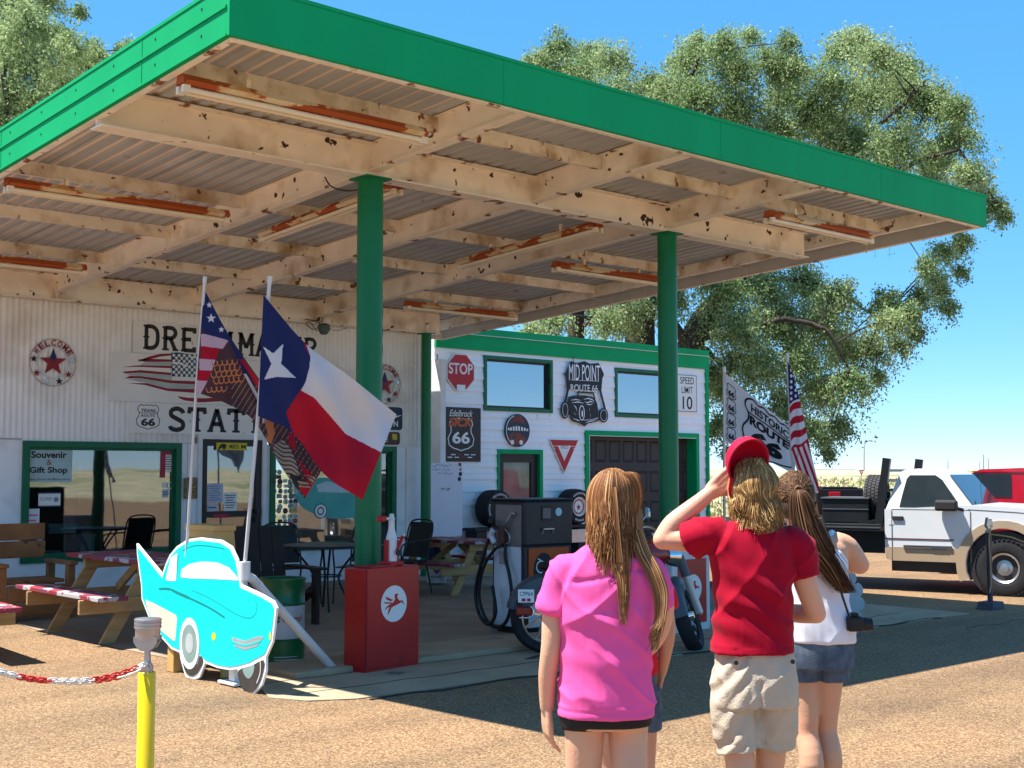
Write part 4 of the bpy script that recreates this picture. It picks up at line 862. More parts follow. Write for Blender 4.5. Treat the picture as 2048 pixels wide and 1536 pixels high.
def patio_table(loc, label, w_=.5):
    t = thing('patio_table', label, 'patio table', loc, .3, 'black metal patio tables')
    mb = MB(); mb.lathe([(w_-.02, .70), (w_, .705), (w_, .72), (w_-.01, .73)], n=32); mb.build('table_top', MESHB, t, world=False, smooth=30)
    for i in range(4):
        a = math.pi/4+i*math.pi/2; MB().tube(curve([(w_*.75*math.cos(a), w_*.75*math.sin(a), .70), (w_*.35*math.cos(a), w_*.35*math.sin(a), .45), (w_*.30*math.cos(a), w_*.30*math.sin(a), .30), (w_*.62*math.cos(a), w_*.62*math.sin(a), .0)], 5), .013, 7).build('leg', MESHB, t, world=False, smooth=True)
    MB().tube(circ(0, 0, w_*.33, 20) and [(w_*.33*math.cos(i*.314), w_*.33*math.sin(i*.314), .38) for i in range(20)], .009, 6, close=True).build('ring', MESHB, t, world=False, smooth=True)
    return t
p1_ = AtD(652, 1200, 14.6); patio_table((p1_.x, p1_.y, 0), 'round black metal patio table between oil drum and red cabinet')
for (dx, dy, rz, lb) in ((-.75, .35, .9, 'black metal chair nearest the sticker covered window'), (.1, .85, -.1, 'black metal chair backed against the painted window'), (.8, .45, -1.0, 'black metal chair just left of the tall green column')):
    patio_chair((p1_.x+dx, p1_.y+dy, 0), rz, lb)
p2_ = AtD(803, 1200, 16.4); patio_chair((p2_.x, p2_.y, 0), -1.5, 'black metal chair seen to the right of the tall column')
# oil drum
DG = M('drum_green', (.005, .13, .04), r=.3, var=.1, vs=4, spec=.5); DWH = M('drum_white', (.55, .56, .57), r=.35, spec=.4)
pd = AtZ(563, 1331); pd = CC+(pd-CC)*1.01; t = thing('oil_drum', 'small green and white oil drum behind the turquoise car cutout', 'oil drum', (pd.x, pd.y, 0), 0); r = .182
mb = MB(); mb.lathe([(r-.01, 0), (r, .005), (r, .20), (r+.006, .207), (r, .214), (r, .215)], n=40, cap=False); mb.build('lower_green_body', DG, t, world=False, smooth=40); mb = MB(); mb.lathe([(r, .475), (r, .485), (r+.006, .492), (r, .50), (r, .66), (r+.005, .67), (r+.005, .69), (r-.012, .69), (r-.012, .668), (0, .668)], n=40, cap=False); mb.build('green_body', DG, t, world=False, smooth=40)
mb = MB(); mb.lathe([(r, .2151), (r, .4749)], n=40, cap=False); mb.build('white_band', DWH, t, world=False, smooth=40)
aim = math.atan2(-pd.y, -pd.x)+.30
def cylbend(rad, ang0): return lambda a, b: Vector((rad*math.cos(ang0+a/rad), rad*math.sin(ang0+a/rad), b))
def letters_on(text, a0, a1, b0, b1, surf, mt, parent, bold=0., shear=0, name='lettering'):
    """text laid on a curved surface given by surf(a, b)"""
    idf = Fr((0, 0, 0), (1, 0, 0), (0, 1, 0)); keep = parent
    o = letters(text, idf, a0, a1, b0, b1, mt, None, n=0, bold=bold, shear=shear, name=name)
    bm = bmesh.new(); bm.from_mesh(o.data); bmesh.ops.triangulate(bm, faces=bm.faces[:]); bmesh.ops.subdivide_edges(bm, edges=[e for e in bm.edges if e.calc_length() > (a1-a0)*.12], cuts=2); bm.to_mesh(o.data); bm.free()
    for v in o.data.vertices: v.co = surf(v.co.x, v.co.y)
    o.data.update(); o.parent = parent; WM[o.name] = WM[parent.name]; return o
letters_on('Castrol', -.05, .13, .35, .40, cylbend(r+.002, aim), RED, t, .02, .2)
sf = cylbend(r+.0025, aim); mb = MB(); mb.add([tuple(sf(-.10+.032*math.cos(a), .372+.032*math.sin(a))) for a in np.linspace(0, 2*math.pi, 20, endpoint=False)], [tuple(range(20))]); mb.build('round_mark', DG, t, world=False, fix=False)
sf2 = cylbend(r+.003, aim); mb = MB(); mb.add([tuple(sf2(a, b)) for a, b in ((-.13, .366), (-.07, .366), (-.07, .378), (-.13, .378))], [(0, 1, 2, 3)]); mb.build('mark_bar', DWH, t, world=False, fix=False)
sf3 = cylbend(r+.0022, aim-.1); mb = MB()
for i in range(2): mb.add([tuple(sf3(a, .05+.022*i+q)) for q in (0, .006) for a in np.linspace(-.1, .1, 9)], [(k, k+1, k+10, k+9) for k in range(8)])
mb.build('text_lines', DWH, t, world=False, fix=False)
# flying horse emblem
HORSE = [[(1645, 845), (1665, 838), (1690, 848), (1672, 860), (1678, 890), (1700, 920), (1730, 915), (1757, 972), (1722, 935), (1695, 950), (1640, 970), (1610, 985), (1590, 1030), (1572, 1068), (1578, 1010), (1590, 975), (1560, 985), (1548, 1005), (1545, 985), (1570, 960), (1600, 945), (1630, 930), (1650, 900)],
         [(1632, 905), (1540, 856), (1558, 878), (1546, 880), (1562, 895), (1600, 915)], [(1620, 930), (1523, 916), (1540, 934), (1600, 942)]]
def cabinet(loc, rz, w_, d_, h_, label, pump, framed):
    t = thing('oil_cabinet', label, 'oil cabinet', loc, rz, 'red oil cabinets with a flying horse emblem')
    REDC = M('cabinet_red', (.42, .008, .010), r=.32, var=.12, vs=2.5, spec=.45, c2=(.22, .01, .01), t2=.66, s2=4, soft=.1)
    mb = MB(); mb.cbox(0, w_, 0, d_, 0, h_, .008); mb.build('body', M('cabinet_white', (.62, .63, .64), r=.4) if framed else REDC, t, world=False)
    ff = Fr((0, -.001, 0), (1, 0, 0), (0, 0, 1), (0, -1, 0))
    if framed: mb = MB(); mb.box(.09, w_-.07, .08, h_-.10, 0, .006, ff); mb.build('panel', REDC, t, world=False)
    else:
        mb = MB(); mb.box(.0, .02, .01, h_-.01, .0, .003, ff); mb.box(.03, w_-.03, .03, .034, 0, .002, ff); mb.build('door_edge', M('cabinet_red_dark', (.25, .006, .008)), t, world=False)
        mb = MB(); mb.cbox(.08, .36, .02, d_-.02, h_, h_+.012, .004); mb.build('lid', REDC, t, world=False)
    e0 = .007 if framed else .0005; ex, ez, er = (w_*.53, h_*.52, .135) if framed else (w_*.52, h_*.64, .142)
    mb = MB(); mb.ext(circ(ex, ez, er, 40), ff, e0, e0+.002); mb.build('emblem_disc', WHITE, t, world=False)
    HR = M('emblem_red', (.55, .03, .02), r=.4)
    for pl in HORSE: mb = MB(); mb.ext([(ex+(x-1640)/142*er, ez+(945-y)/195*er) for x, y in pl], ff, e0+.0022, e0+.004); mb.build('horse_mark', HR, t, world=False)
    if pump:
        c = Vector((.40, d_*.5, h_)); PW = M('pump_white', (.74, .74, .74), r=.35); PR = M('pump_red', (.45, .012, .02), r=.35)
        mb = MB(); mb.cbox(c.x-.075, c.x+.075, c.y-.065, c.y+.065, h_, h_+.035, .008); mb.build('pump_base', PR, t, world=False)
        mb = MB(); mb.lathe([(.045, .035), (.045, .22), (.036, .25), (.026, .29), (.024, .36), (.028, .37), (.022, .38), (.018, .41), (.0, .415)], Fr(c, (1, 0, 0), (0, 1, 0)), 24, cap=False); mb.build('pump_body', PW, t, world=False, smooth=35)
        for sx in (-.058, .058): mb = MB(); mb.cbox(c.x+sx-.009, c.x+sx+.009, c.y-.02, c.y+.02, h_+.03, h_+.205, .003); mb.build('pump_post', PR, t, world=False)
        mb = MB(); mb.box(c.x-.075, c.x+.07, c.y-.048, c.y-.044, h_+.206, h_+.212); mb.box(c.x-.002, c.x+.002, c.y-.049, c.y-.046, h_+.04, h_+.21); mb.build('guard_wire', PW, t, world=False)
        mb = MB(); mb.tube([c+Vector((0, 0, .385)), c+Vector((-.05, -.01, .375)), c+Vector((-.10, -.02, .372))], .011, 8); mb.build('spout', PW, t, world=False, smooth=True)
        mb = MB(); mb.cbox(c.x-.165, c.x-.10, c.y-.05, c.y+.01, h_+.352, h_+.40, .012); mb.build('spout_cap', PR, t, world=False)
        mb = MB(); mb.bar(c+Vector((.0, -.06, .115)), c+Vector((.07, -.06, .235)), .014, .022, (0, -1, 0)); mb.build('crank', PR, t, world=False)
        mb = MB(); mb.lathe([(.024, 0), (.026, .012), (.02, .02)], Fr(c+Vector((.0, -.07, .105)), (1, 0, 0), (0, 0, 1)), 16); mb.build('crank_knob', INK, t, world=False)
        mb = MB(); mb.lathe([(.012, 0), (.012, .012)], Fr(c+Vector((.073, -.06, .243)), (1, 0, 0), (0, 0, 1)), 12); mb.build('crank_tip', M('cream_knob', (.7, .65, .5)), t, world=False)
    return t
pb = CC+(AtZ(729, 1341)-CC)*.982
cabinet((pb.x, pb.y, .0), math.radians(8), .60, .235, .80, 'glossy red oil cabinet with white hand pump before the near green column', True, False)
pb2 = CC+(AtZ(1420, 1253)-CC)*.985
cabinet((pb2.x-.62, pb2.y-.05, .0), math.radians(4), .62, .22, .80, 'white framed red oil cabinet behind the motorcycle front wheel', False, True)
# buckets
pk = AtD(873, 1160, 17.9); t = thing('bucket', 'white oil bucket with red and blue V mark beside the thin column', 'bucket', (pk.x, pk.y, .03)); mb = MB(); mb.lathe([(.135, 0), (.15, .29), (.152, .29)], n=28); mb.build('body', DWH, t, world=False, smooth=40)
aim = math.atan2(-pk.y, -pk.x); sf = cylbend(.150, aim)
for (m_, pl) in ((RED, [(-.085, .24), (-.045, .24), (.005, .15), (-.02, .13)]), (M('mark_blue', (.01, .06, .35)), [(.085, .24), (.045, .24), (-.012, .13), (.015, .13)])):
    mb = MB(); mb.add([tuple(sf(a, b)) for a, b in pl], [(0, 1, 2, 3)]); mb.build('v_mark', m_, t, world=False, fix=False)
letters_on('Valvoline', -.09, .09, .075, .10, sf, NAVY, t, .01)
t = thing('bucket', 'navy ribbed bucket stacked on top of the white oil bucket', 'bucket', (pk.x, pk.y, .03+.2905)); mb = MB(); mb.lathe([(.135, 0), (.14, .18), (.155, .18), (.155, .20), (.145, .2), (.148, .24), (.16, .245), (.16, .255)], n=28)
mb.build('body', M('navy_plastic', (.01, .014, .06), r=.4), t, world=False, smooth=30)
# tyres on a dark bench
CAB = M('dark_stand', (.02, .02, .022), r=.5)
def gA(x, y, D): return AtD(x, y, D)
b0_ = AtY(955, 1057, YA-.42); b1_ = AtY(1150, 1052, YA-.42); t = thing('tyre_stand', 'low dark stand carrying the two lettered tyres along the annex wall', 'stand', (b0_.x, YA-.45, 0)); zt_ = b0_.z
mb = MB(); mb.cbox(b0_.x-.05, b1_.x+.35, YA-.42, YA-.1, zt_-.05, zt_, .01); mb.build('top', CAB, t)
for x in (b0_.x, b0_.x+1.0, b1_.x+.1): mb = MB(); mb.cbox(x, x+.22, YA-.40, YA-.12, 0, zt_-.0501, .01); mb.build('pedestal', CAB, t)
mb = MB(); mb.cbox(b1_.x-.25, b1_.x+.3, YA-.41, YA-.401+.0, zt_-.30, zt_-.08, .003); mb.build('drawer', STEEL, t)
def tyre(x, label, ring, txt):
    t = thing('tyre', label, 'tyre', (x, YA-.26, zt_), 0, 'white lettered racing tyres'); R_ = .30; fr = Fr((0, .0, R_), (1, 0, 0), (0, 0, 1), (0, -1, 0))
    mb = MB(); mb.lathe([(.155, -.13), (.20, -.155), (.27, -.15), (.295, -.12), (R_, -.05), (R_, .05), (.295, .12), (.27, .15), (.20, .155), (.165, .135), (.155, .10), (.155, -.13)], fr, 48, cap=False); mb.build('tread', BLACKR, t, world=False, smooth=35)
    mb = MB(); mb.lathe([(.0, .115), (.150, .118), (.160, .140), (.165, .120)], fr, 36, cap=False); mb.build('wheel_disc', ring, t, world=False, smooth=30)
    mb = MB(); mb.line(circ(0, 0, .157, 36), .010, fr, .141, .144, True); mb.build('rim_ring', WHITE, t, world=False)
    def arc(a, b): return fr.p(b*math.cos(a), b*math.sin(a), .1575-(abs(b-.235)*.05))
    letters_on('GOODYEAR', 0, 1, 0, 1, lambda a, b: arc(2.3-a*1.75, .212+.033*b), WHITE, t, .02); letters_on('RACING', 0, 1, 0, 1, lambda a, b: arc(3.6-a*.8, .212+.033*b), WHITE, t, .02); letters_on('EAGLE', 0, 1, 0, 1, lambda a, b: arc(4.2+a*.9, .245-.033*b), WHITE, t, .02)
    return t, fr
t, fr = tyre(AtY(999, 1010, YA-.4).x, 'left lettered tyre with a pale blue disc behind the gas pump', M('pale_blue_disc', (.42, .52, .75), r=.4), '')
mb = MB(); mb.line([(-.10, .05), (.05, .06)], .012, fr, .119, .1215); mb.line([(-.08, .0), (-.08, -.04)], .03, fr, .119, .1215); mb.line([(-.02, .0), (-.02, -.04)], .03, fr, .119, .1215); mb.line([(.02, -.0), (.07, -.02)], .02, fr, .119, .1215); mb.build('disc_print', NAVY, t, world=False)
t, fr = tyre(AtY(1159, 1010, YA-.4).x, 'right lettered tyre with a red star disc beside the pink girl', WHITE, '')
mb = MB(); mb.ext(star(0, -.01, .055, .4), fr, .119, .1215); mb.line(circ(0, 0, .115, 30), .022, fr, .119, .1212, True); mb.build('disc_print', DKRED, t, world=False)
# gas pump
C0 = AtZ(1048, 1272); t = thing('gas_pump', 'old gas pump with black head, orange front and a looped hose', 'gas pump', (C0.x, C0.y, 0), math.radians(-3)); gw, gd, gh = .60, .48, 1.28
GB = lambda nm, mt, *a, c=.01: MB().cbox(*a, c).build(nm, mt, t, world=False)
GW = M('pump_panel_white', (.62, .65, .70), r=.35); OR = M('pump_orange', (.50, .085, .012), r=.4, var=.1, vs=2); GBK = M('pump_black', (.022, .024, .03), r=.35)
GB('body', GBK, 0, gw, 0, gd, .05, .84); GB('plinth', GBK, .03, gw-.03, .03, gd-.03, 0, .05)
GB('head', GBK, -.005, gw+.005, -.02, gd+.02, .84, gh-.012, c=.02); GB('head_cap', GBK, -.02, gw+.02, -.035, gd+.035, gh-.012, gh+.008)
GB('orange_panel', OR, .05, gw-.04, -.012, -.001, .30, .82, c=.004); GB('lower_panel', GW, .05, gw-.04, -.012, -.001, .07, .29, c=.004); GB('side_panel', GW, -.012, -.001, .035, gd-.035, .07, .83, c=.004); GB('nozzle_recess', M('grey_brown_recess', (.22, .20, .19), r=.4, m=.3), -.010, -.005+.004, .03, gd-.06, .80, gh-.05, c=.001)
fh = Fr((0, -.021, 0), (1, 0, 0), (0, 0, 1), (0, -1, 0))
mb = MB(); mb.line([(.18, 1.02), (.40, 1.02)], .0, fh, 0, .001); mb = MB(); mb.box(.20, .33, 1.08, 1.22, 0, .006, fh); mb.build('display_frame', INK, t, world=False); mb = MB(); mb.box(.215, .315, 1.10, 1.20, .0062, .008, fh); mb.build('display', M('grey_display', (.12, .12, .13), r=.3), t, world=False)
mb = MB(); mb.tube([fh.p(.21, .955, .0), fh.p(.21, 1.0, .02), fh.p(.34, 1.0, .02), fh.p(.34, .955, 0)], .010, 8); mb.build('handle', STEEL, t, world=False)
mb = MB(); mb.ext(circ(.42, 1.16, .040, 20), fh, 0, .002); mb.build('round_sticker', M('aqua_sticker', (.35, .62, .68), r=.4), t, world=False)
fo = Fr((0, -.0125, 0), (1, 0, 0), (0, 0, 1), (0, -1, 0)); mb = MB(); mb.box(.16, .56, .44, .54, 0, .003, fo); mb.build('badge_plate', INK, t, world=False); mb = MB(); mb.line([(.155, .435), (.565, .435), (.565, .545), (.155, .545)], .008, fo, .003, .005, True); mb.build('badge_border', WHITE, t, world=False)
f_ = Fr(fo.p(0, 0, .0035), fo.u, fo.v, fo.n); o = letters('HARLEY-D', Fr((0, 0, 0), (1, 0, 0), (0, 0, 1), (0, -1, 0)), .18, .54, .46, .52, WHITE, None, n=.0165, bold=.02); o.parent = t; WM[o.name] = WM[t.name]
mb = MB(); mb.ext([(.11+x, .50+y) for x, y in curve([(0, .08), (.02, .2), (.10, .27), (.19, .25), (.24, .15), (.22, .05), (.12, .0), (.04, .0)], 4, True)], fo, .0, .002); mb.build('black_splash', INK, t, world=False)
mb = MB(); mb.line(circ(.20, .64, .055, 20, a0=1, a1=5, end=True), .012, fo, .0022, .0035); mb.line([(.16, .72), (.24, .68), (.29, .58)], .01, fo, .0022, .0035); mb.build('white_mark', SIGNW, t, world=False)
# nozzle and hose on the side facing left
HM = M('hose_black', (.014, .014, .016), r=.4); sx = -.045
mb = MB(); mb.tube(curve([(sx, .26, .84), (sx-.02, .36, .80), (sx-.05, .50, .62), (sx-.06, .56, .35), (sx-.06, .45, .13), (sx-.05, .30, .06), (sx-.05, .14, .14), (sx-.04, .08, .36), (sx-.03, .13, .58), (sx-.02, .20, .72), (sx, .22, .86)], 8), .017, 10); mb.build('hose', HM, t, world=False, smooth=True)
mb = MB(); mb.tube(curve([(sx-.01, .47, .90), (sx-.05, .52, .70), (sx-.07, .60, .40), (sx-.07, .55, .18), (sx-.07, .40, .08), (sx-.06, .30, .20), (sx-.05, .36, .45)], 8), .017, 10); mb.build('hose', HM, t, world=False, smooth=True)
mb = MB(); mb.tube(curve([(sx-.02, .36, .86), (sx-.03, .40, .93), (sx-.04, .36, .99)], 5), [.03]*10+[.034], 10); mb.build('hose_sleeve', GW, t, world=False, smooth=True)
mb = MB(); mb.cbox(sx-.035, sx+.015, .22, .31, .86, 1.02, .015); mb.build('nozzle_body', M('nozzle_brown', (.09, .035, .03), r=.45), t, world=False)
mb = MB(); mb.tube([(sx-.01, .24, 1.0), (sx-.0, .18, 1.09), (sx+.0, .11, 1.16), (sx+.0, .09, 1.14)], [.016, .014, .012, .012], 10); mb.build('nozzle_spout', STEEL, t, world=False, smooth=True)
mb = MB(); mb.tube(curve([(sx-.02, .21, 1.0), (sx-.03, .13, .95), (sx-.03, .13, .88), (sx-.02, .19, .86)], 5), .007, 8); mb.build('trigger_guard', STEEL, t, world=False, smooth=True)
mb = MB(); mb.lathe([(.0, -.03), (.03, -.02), (.037, 0), (.03, .025), (0, .03)], Fr((sx-.03, .40, 1.06), (1, 0, 0), (0, 1, 0)), 16, cap=False); mb.build('swivel', HM, t, world=False, smooth=True)
mb = MB(); mb.tube([(sx-.03, .40, 1.04), (sx-.02, .30, 1.0)], .016, 8); mb.build('swivel_arm', HM, t, world=False, smooth=True)
GB('meter_box', STEEL, -.03, -.013, .22, .34, .66, .78, c=.004)
# ================================================================ cutout car
t = thing('car_cutout', 'turquoise plywood cutout of a tailfin car standing on the gravel', 'plywood cutout', (4.87, 8.45, 0)); FC = Fr((4.86, 0, 0), (0, -1, 0), (0, 0, 1), (-1, 0, 0))
AQ = M('turquoise_gloss', (.0, .62, .60), r=.45, var=.04, spec=.3, bump=.08, bs=8); CUTW = M('cutout_white', (.82, .82, .80), r=.5); AQL = M('groove_teal', (.0, .22, .22), r=.6)
OUT = [(273, 1087), (324, 1149), (331, 1128), (339, 1110), (353, 1093), (376, 1078), (399, 1075), (441, 1080), (462, 1093), (474, 1119), (483, 1170), (522, 1188), (546, 1202), (552.5, 1216), (548, 1260), (544.6, 1284), (531.6, 1314), (531.6, 1342), (523, 1370), (507, 1390), (486, 1386), (478, 1356), (475, 1338), (458.6, 1340), (435, 1336), (410, 1326), (398, 1356), (384, 1359), (370.5, 1353), (361, 1319), (359, 1305), (343, 1298), (324, 1277), (296, 1231), (283, 1198), (282, 1170), (274, 1110)]
P2 = [Vector(FC.px(*p)) for p in OUT]; cm = Vector((sum(p[0] for p in P2)/len(P2), sum(p[1] for p in P2)/len(P2)))
mb = MB(); mb.ext([tuple(p) for p in P2], FC, -.018, .0); mb.build('plywood_sheet', CUTW, t)
def inset(poly, d):
    P = [Vector(p) for p in poly]; k = len(P); ar = sum(P[i].x*P[(i+1) % k].y-P[(i+1) % k].x*P[i].y for i in range(k)); s = 1 if ar > 0 else -1; o = []
    for i in range(k):
        d1 = (P[i]-P[i-1]).normalized(); d2 = (P[(i+1) % k]-P[i]).normalized(); n1 = Vector((-d1.y, d1.x))*s; n2 = Vector((-d2.y, d2.x))*s; m = n1+n2; m = m/max(.6, m.dot(m)/2) if m.length > .3 else n1; o.append(tuple(P[i]+m*d))
    return o
body = [(p if not (i >= 16 and i <= 30) else None) for i, p in enumerate(OUT)]
BODY = OUT[:16]+[(531.6, 1314), (500, 1331), (475, 1338), (458.6, 1340), (435, 1336), (410, 1326), (398, 1313), (380, 1308), (359, 1305)]+OUT[31:]
mb = MB(); mb.ext(inset([FC.px(*p) for p in BODY], .022), FC, .0005, .003); mb.build('body_paint', AQ, t)
def cp(poly, mt, n, name, cr_=0): mb = MB(); pp = [FC.px(*p) for p in poly]; mb.ext(curve(pp, cr_, True) if cr_ else pp, FC, n, n+.0012); return mb.build(name, mt, t)
z2 = lambda x, y: (230+x/5.689, 1040+y/5.689)
cp([z2(*p) for p in ((580, 680), (640, 430), (715, 375), (700, 690), (640, 695))], CUTW, .0032, 'side_window')
cp([z2(*p) for p in ((750, 650), (765, 560), (850, 500), (1000, 470), (1180, 485), (1300, 540), (1400, 650), (1410, 690), (1280, 680), (1060, 670), (850, 665))], M('pale_glass_paint', (.70, .80, .82), r=.4), .0032, 'windscreen')
cp([z2(*p) for p in ((352, 905), (450, 950), (640, 1050), (700, 1085), (712, 1130), (690, 1370), (670, 1375), (530, 1260), (430, 1120), (375, 1010))], M('cream_paint', (.78, .66, .48), r=.5), .0032, 'cream_side_panel')
mb = MB(); mb.line([FC.px(*z2(*p)) for p in curve([(500, 785), (620, 785), (720, 830), (900, 910), (1100, 1010), (1260, 1115)], 6)], [.004]+[.016]*8+[.022]*8+[.014]*13+[.003], FC, .0032, .0042)
mb.line([FC.px(*z2(*p)) for p in curve([(770, 350), (880, 300), (1000, 290), (1150, 310), (1250, 330)], 5)], .006, FC, .0032, .004); mb.line([FC.px(*z2(*p)) for p in curve([(880, 800), (1100, 900), (1400, 1080), (1560, 1110), (1620, 1000), (1590, 870)], 6)], .004, FC, .0032, .004)
mb.line([FC.px(*z2(*p)) for p in curve([(700, 690), (725, 400)], 3)], .01, FC, .0032, .004); mb.build('groove', AQL, t)
cp([z2(*p) for p in ((1330, 1330), (1480, 1375), (1640, 1320), (1700, 1330), (1620, 1440), (1480, 1480), (1370, 1440))], M('grille_grey', (.33, .34, .34), r=.5), .0032, 'grille')
mb = MB(); mb.line([FC.px(*z2(*p)) for p in curve([(1340, 1385), (1490, 1425), (1660, 1375)], 4)], .012, FC, .0046, .0056); mb.build('grille_bar', AQ, t)
a, b = FC.px(*z2(1128, 1325)); MB().ext(circ(a, b, .028, 18, .03), FC, .0032, .0045).build('side_lamp', M('lamp_yellow', (.75, .62, .0)), t)
a, b = FC.px(*z2(1770, 1320)); MB().ext(circ(a, b, .012, 14, .03), FC, .0032, .0045).build('side_lamp', M('lamp_yellow', (.75, .62, .0)), t)
TG = M('tyre_brown_black', (.05, .042, .036), r=.6, var=.2, vs=9); GR = M('hub_grey_green', (.22, .32, .29), r=.5); HB = M('hub_grey', (.42, .45, .44), r=.5)
def wheel2(cx_, cy_, rx, ry, clip=None):
    a, b = FC.px(cx_, cy_); ex = FC.px(cx_+rx, cy_)[0]-a; ey = FC.px(cx_, cy_-ry)[1]-b
    return a, b, ex, ey
a, b, ex, ey = wheel2(381, 1303, 22, 60)
cp([(363, 1290), (365, 1318), (372, 1344), (384, 1352), (396, 1345), (407, 1322), (400, 1312), (392, 1330)], TG, .0032, 'tyre', 3)
MB().ext(circ(a-.01, b+.06, ex*.90, 32, ey*.86), FC, .0048, .0062).build('white_wall', CUTW, t); MB().ext(circ(a-.01, b+.06, ex*.70, 32, ey*.64), FC, .0064, .0074).build('hub_ring', GR, t); MB().ext(circ(a-.005, b+.06, ex*.36, 28, ey*.34), FC, .0076, .0088).build('hub_cap', HB, t)
cp([(478, 1341), (481, 1366), (490, 1382), (506, 1384), (519, 1366), (527, 1341), (528, 1320), (505, 1331)], TG, .0050, 'tyre', 3)
cp([(487, 1338), (492, 1352), (500, 1357), (508, 1346), (510, 1330), (498, 1334)], GR, .0064, 'hub_ring', 3); MB().line([FC.px(*p) for p in curve([(522, 1322), (522, 1345), (515, 1366)], 4)], .007, FC, .0064, .0072).build('white_wall', CUTW, t)
# wooden prop behind the cutout
t = thing('timber_prop', 'tall splayed pine box rising behind the turquoise car cutout', 'wooden prop', (5.3, 9.1, 0)); q0 = AtX(378, 1060, 5.06); q1 = AtX(432, 1060, 5.06); zt_ = AtX(400, 1053, 5.06).z
mb = MB(); mb.cbox(5.03, 5.225, q1.y-.02, q0.y+.02, zt_-.03, zt_+.015, .005); mb.build('top_board', WOODP, t)
for y, s in ((q0.y, 1), (q1.y, -1)): mb = MB(); mb.bar((5.125, y-s*.01, zt_-.031), (5.125, y+s*.16, .0), .18, .03, (0, 1, 0)); mb.build('side_board', WOODP, t)
mb = MB(); mb.box(5.04, 5.06, q1.y+.015, q0.y-.015, zt_-.085, zt_-.031); mb.build('front_rail', WOODP, t)
mb = MB(); mb.box(5.05, 5.2, q1.y-.07, q0.y+.07, .45, .47); mb.build('shelf', WOODP, t)
# ================================================================ bollard with piston, chain
PST = M('cast_aluminium', (.42, .42, .44), r=.35, m=.85, var=.08, vs=12)
pB = AtD(294, 1345, 4.5); zc = pB.z; t = thing('bollard', 'yellow post topped with an engine piston in the left foreground', 'bollard', (pB.x, pB.y, 0))
LF = Fr((0, 0, 0), (1, 0, 0), (0, 1, 0))
mb = MB(); mb.lathe([(.0295, 0), (.0295, zc), (.026, zc+.003), (.024, zc-.01), (0, zc-.01)], LF, 32, cap=False); mb.build('post', M('yellow_gloss', (.78, .56, .0), r=.3, var=.04, spec=.5), t, world=False, smooth=50)
px2z = 4.5/2600; zp = zc+55*px2z
PF = Fr((0.0, 0, zp), cr, cv.cross(cr)*-1)
mb = MB(); mb.lathe([(.0, .092), (.043, .091), (.0465, .089), (.0465, .082), (.044, .081), (.044, .078), (.0465, .077), (.0465, .070), (.044, .069), (.044, .066), (.0465, .065), (.0465, .058), (.044, .057), (.0425, .054), (.0425, .030), (.041, .018)], Fr((0, 0, zp), (1, 0, 0), (0, 1, 0)), 36, cap=False); mb.build('piston_head', PST, t, world=False, smooth=35)
sk = Fr((0, 0, zp), cr, (0, 0, 1), -Vector((cv.x, cv.y, 0)).normalized())
for s in (-1, 1):
    mb = MB(); mb.ext([(-.041, .030), (-.040, .012), (-.024, -.012), (-.012, -.018), (.012, -.018), (.024, -.012), (.040, .012), (.041, .030)], sk, s*.026-.006, s*.026+.006); mb.build('piston_skirt', PST, t, world=False)
mb = MB(); mb.tube([sk.p(0, .01, -.024), sk.p(0, .01, .024)], .013, 16); mb.build('piston_pin', STEEL, t, world=False, smooth=40)
mb = MB(); mb.ext([(-.012, .02), (.012, .02), (.009, -.03), (.011, -.060), (.020, -.075), (.020, -.095), (-.016, -.097), (-.018, -.078), (-.010, -.060), (-.008, -.03)], sk, -.008, .008); mb.build('connecting_rod', PST, t, world=False)
mb = MB(); mb.tube([sk.p(.012, -.075, 0), sk.p(.013, -.115, 0)], .009, 10); mb.tube([sk.p(-.012, -.075, 0), sk.p(-.012, -.105, 0)], .007, 10); mb.build('rod_bolts', STEEL, t, world=False, smooth=40)
mb = MB(); mb.tube([sk.p(-.002, -.085, -.014), sk.p(-.002, -.085, .014)], .016, 16); mb.build('rod_eye', PST, t, world=False, smooth=40)
CHW = M('chain_white_plastic', (.72, .70, .66), r=.4); CHR = M('chain_red_plastic', (.55, .035, .03), r=.4)
def chain(P, label, reds, group):
    pts = curve(P, 24); t = thing('chain', label, 'chain', tuple(Vector(pts[len(pts)//2])-Vector((0, 0, .01))), 0, group)
    ds = [0]
    for a, b in zip(pts, pts[1:]): ds.append(ds[-1]+(Vector(a)-Vector(b)).length)
    Lt = ds[-1]; st = .0185; n = int(Lt/st); runs = []
    for i in range(n):
        s = (i+.5)*st; k = max(j for j in range(len(ds)-1) if ds[j] <= s); f = (s-ds[k])/(ds[k+1]-ds[k]+1e-9); p = Vector(pts[k]).lerp(Vector(pts[k+1]), f); d = (Vector(pts[k+1])-Vector(pts[k])).normalized()
        up = Vector((0, 0, 1)); sd = d.cross(up).normalized(); up = sd.cross(d); q = (sd+up*.3).normalized() if i % 2 else (up-sd*.3).normalized()
        ring = [p+d*(.0135*math.cos(a)+(.004 if math.cos(a) > 0 else -.004))+q*.0085*math.sin(a) for a in np.linspace(0, 2*math.pi, 10, endpoint=False)]
        fr_ = s/Lt; rd = any(a < fr_ < b for a, b in reds)
        if not runs or runs[-1][0] != rd: runs.append([rd, MB()])
        runs[-1][1].tube(ring, .0029, 5, close=True)
    for rd, m_ in runs: m_.build('red_links' if rd else 'white_links', CHR if rd else CHW, t, smooth=True)
e = AtD(291, 1328, 4.48)
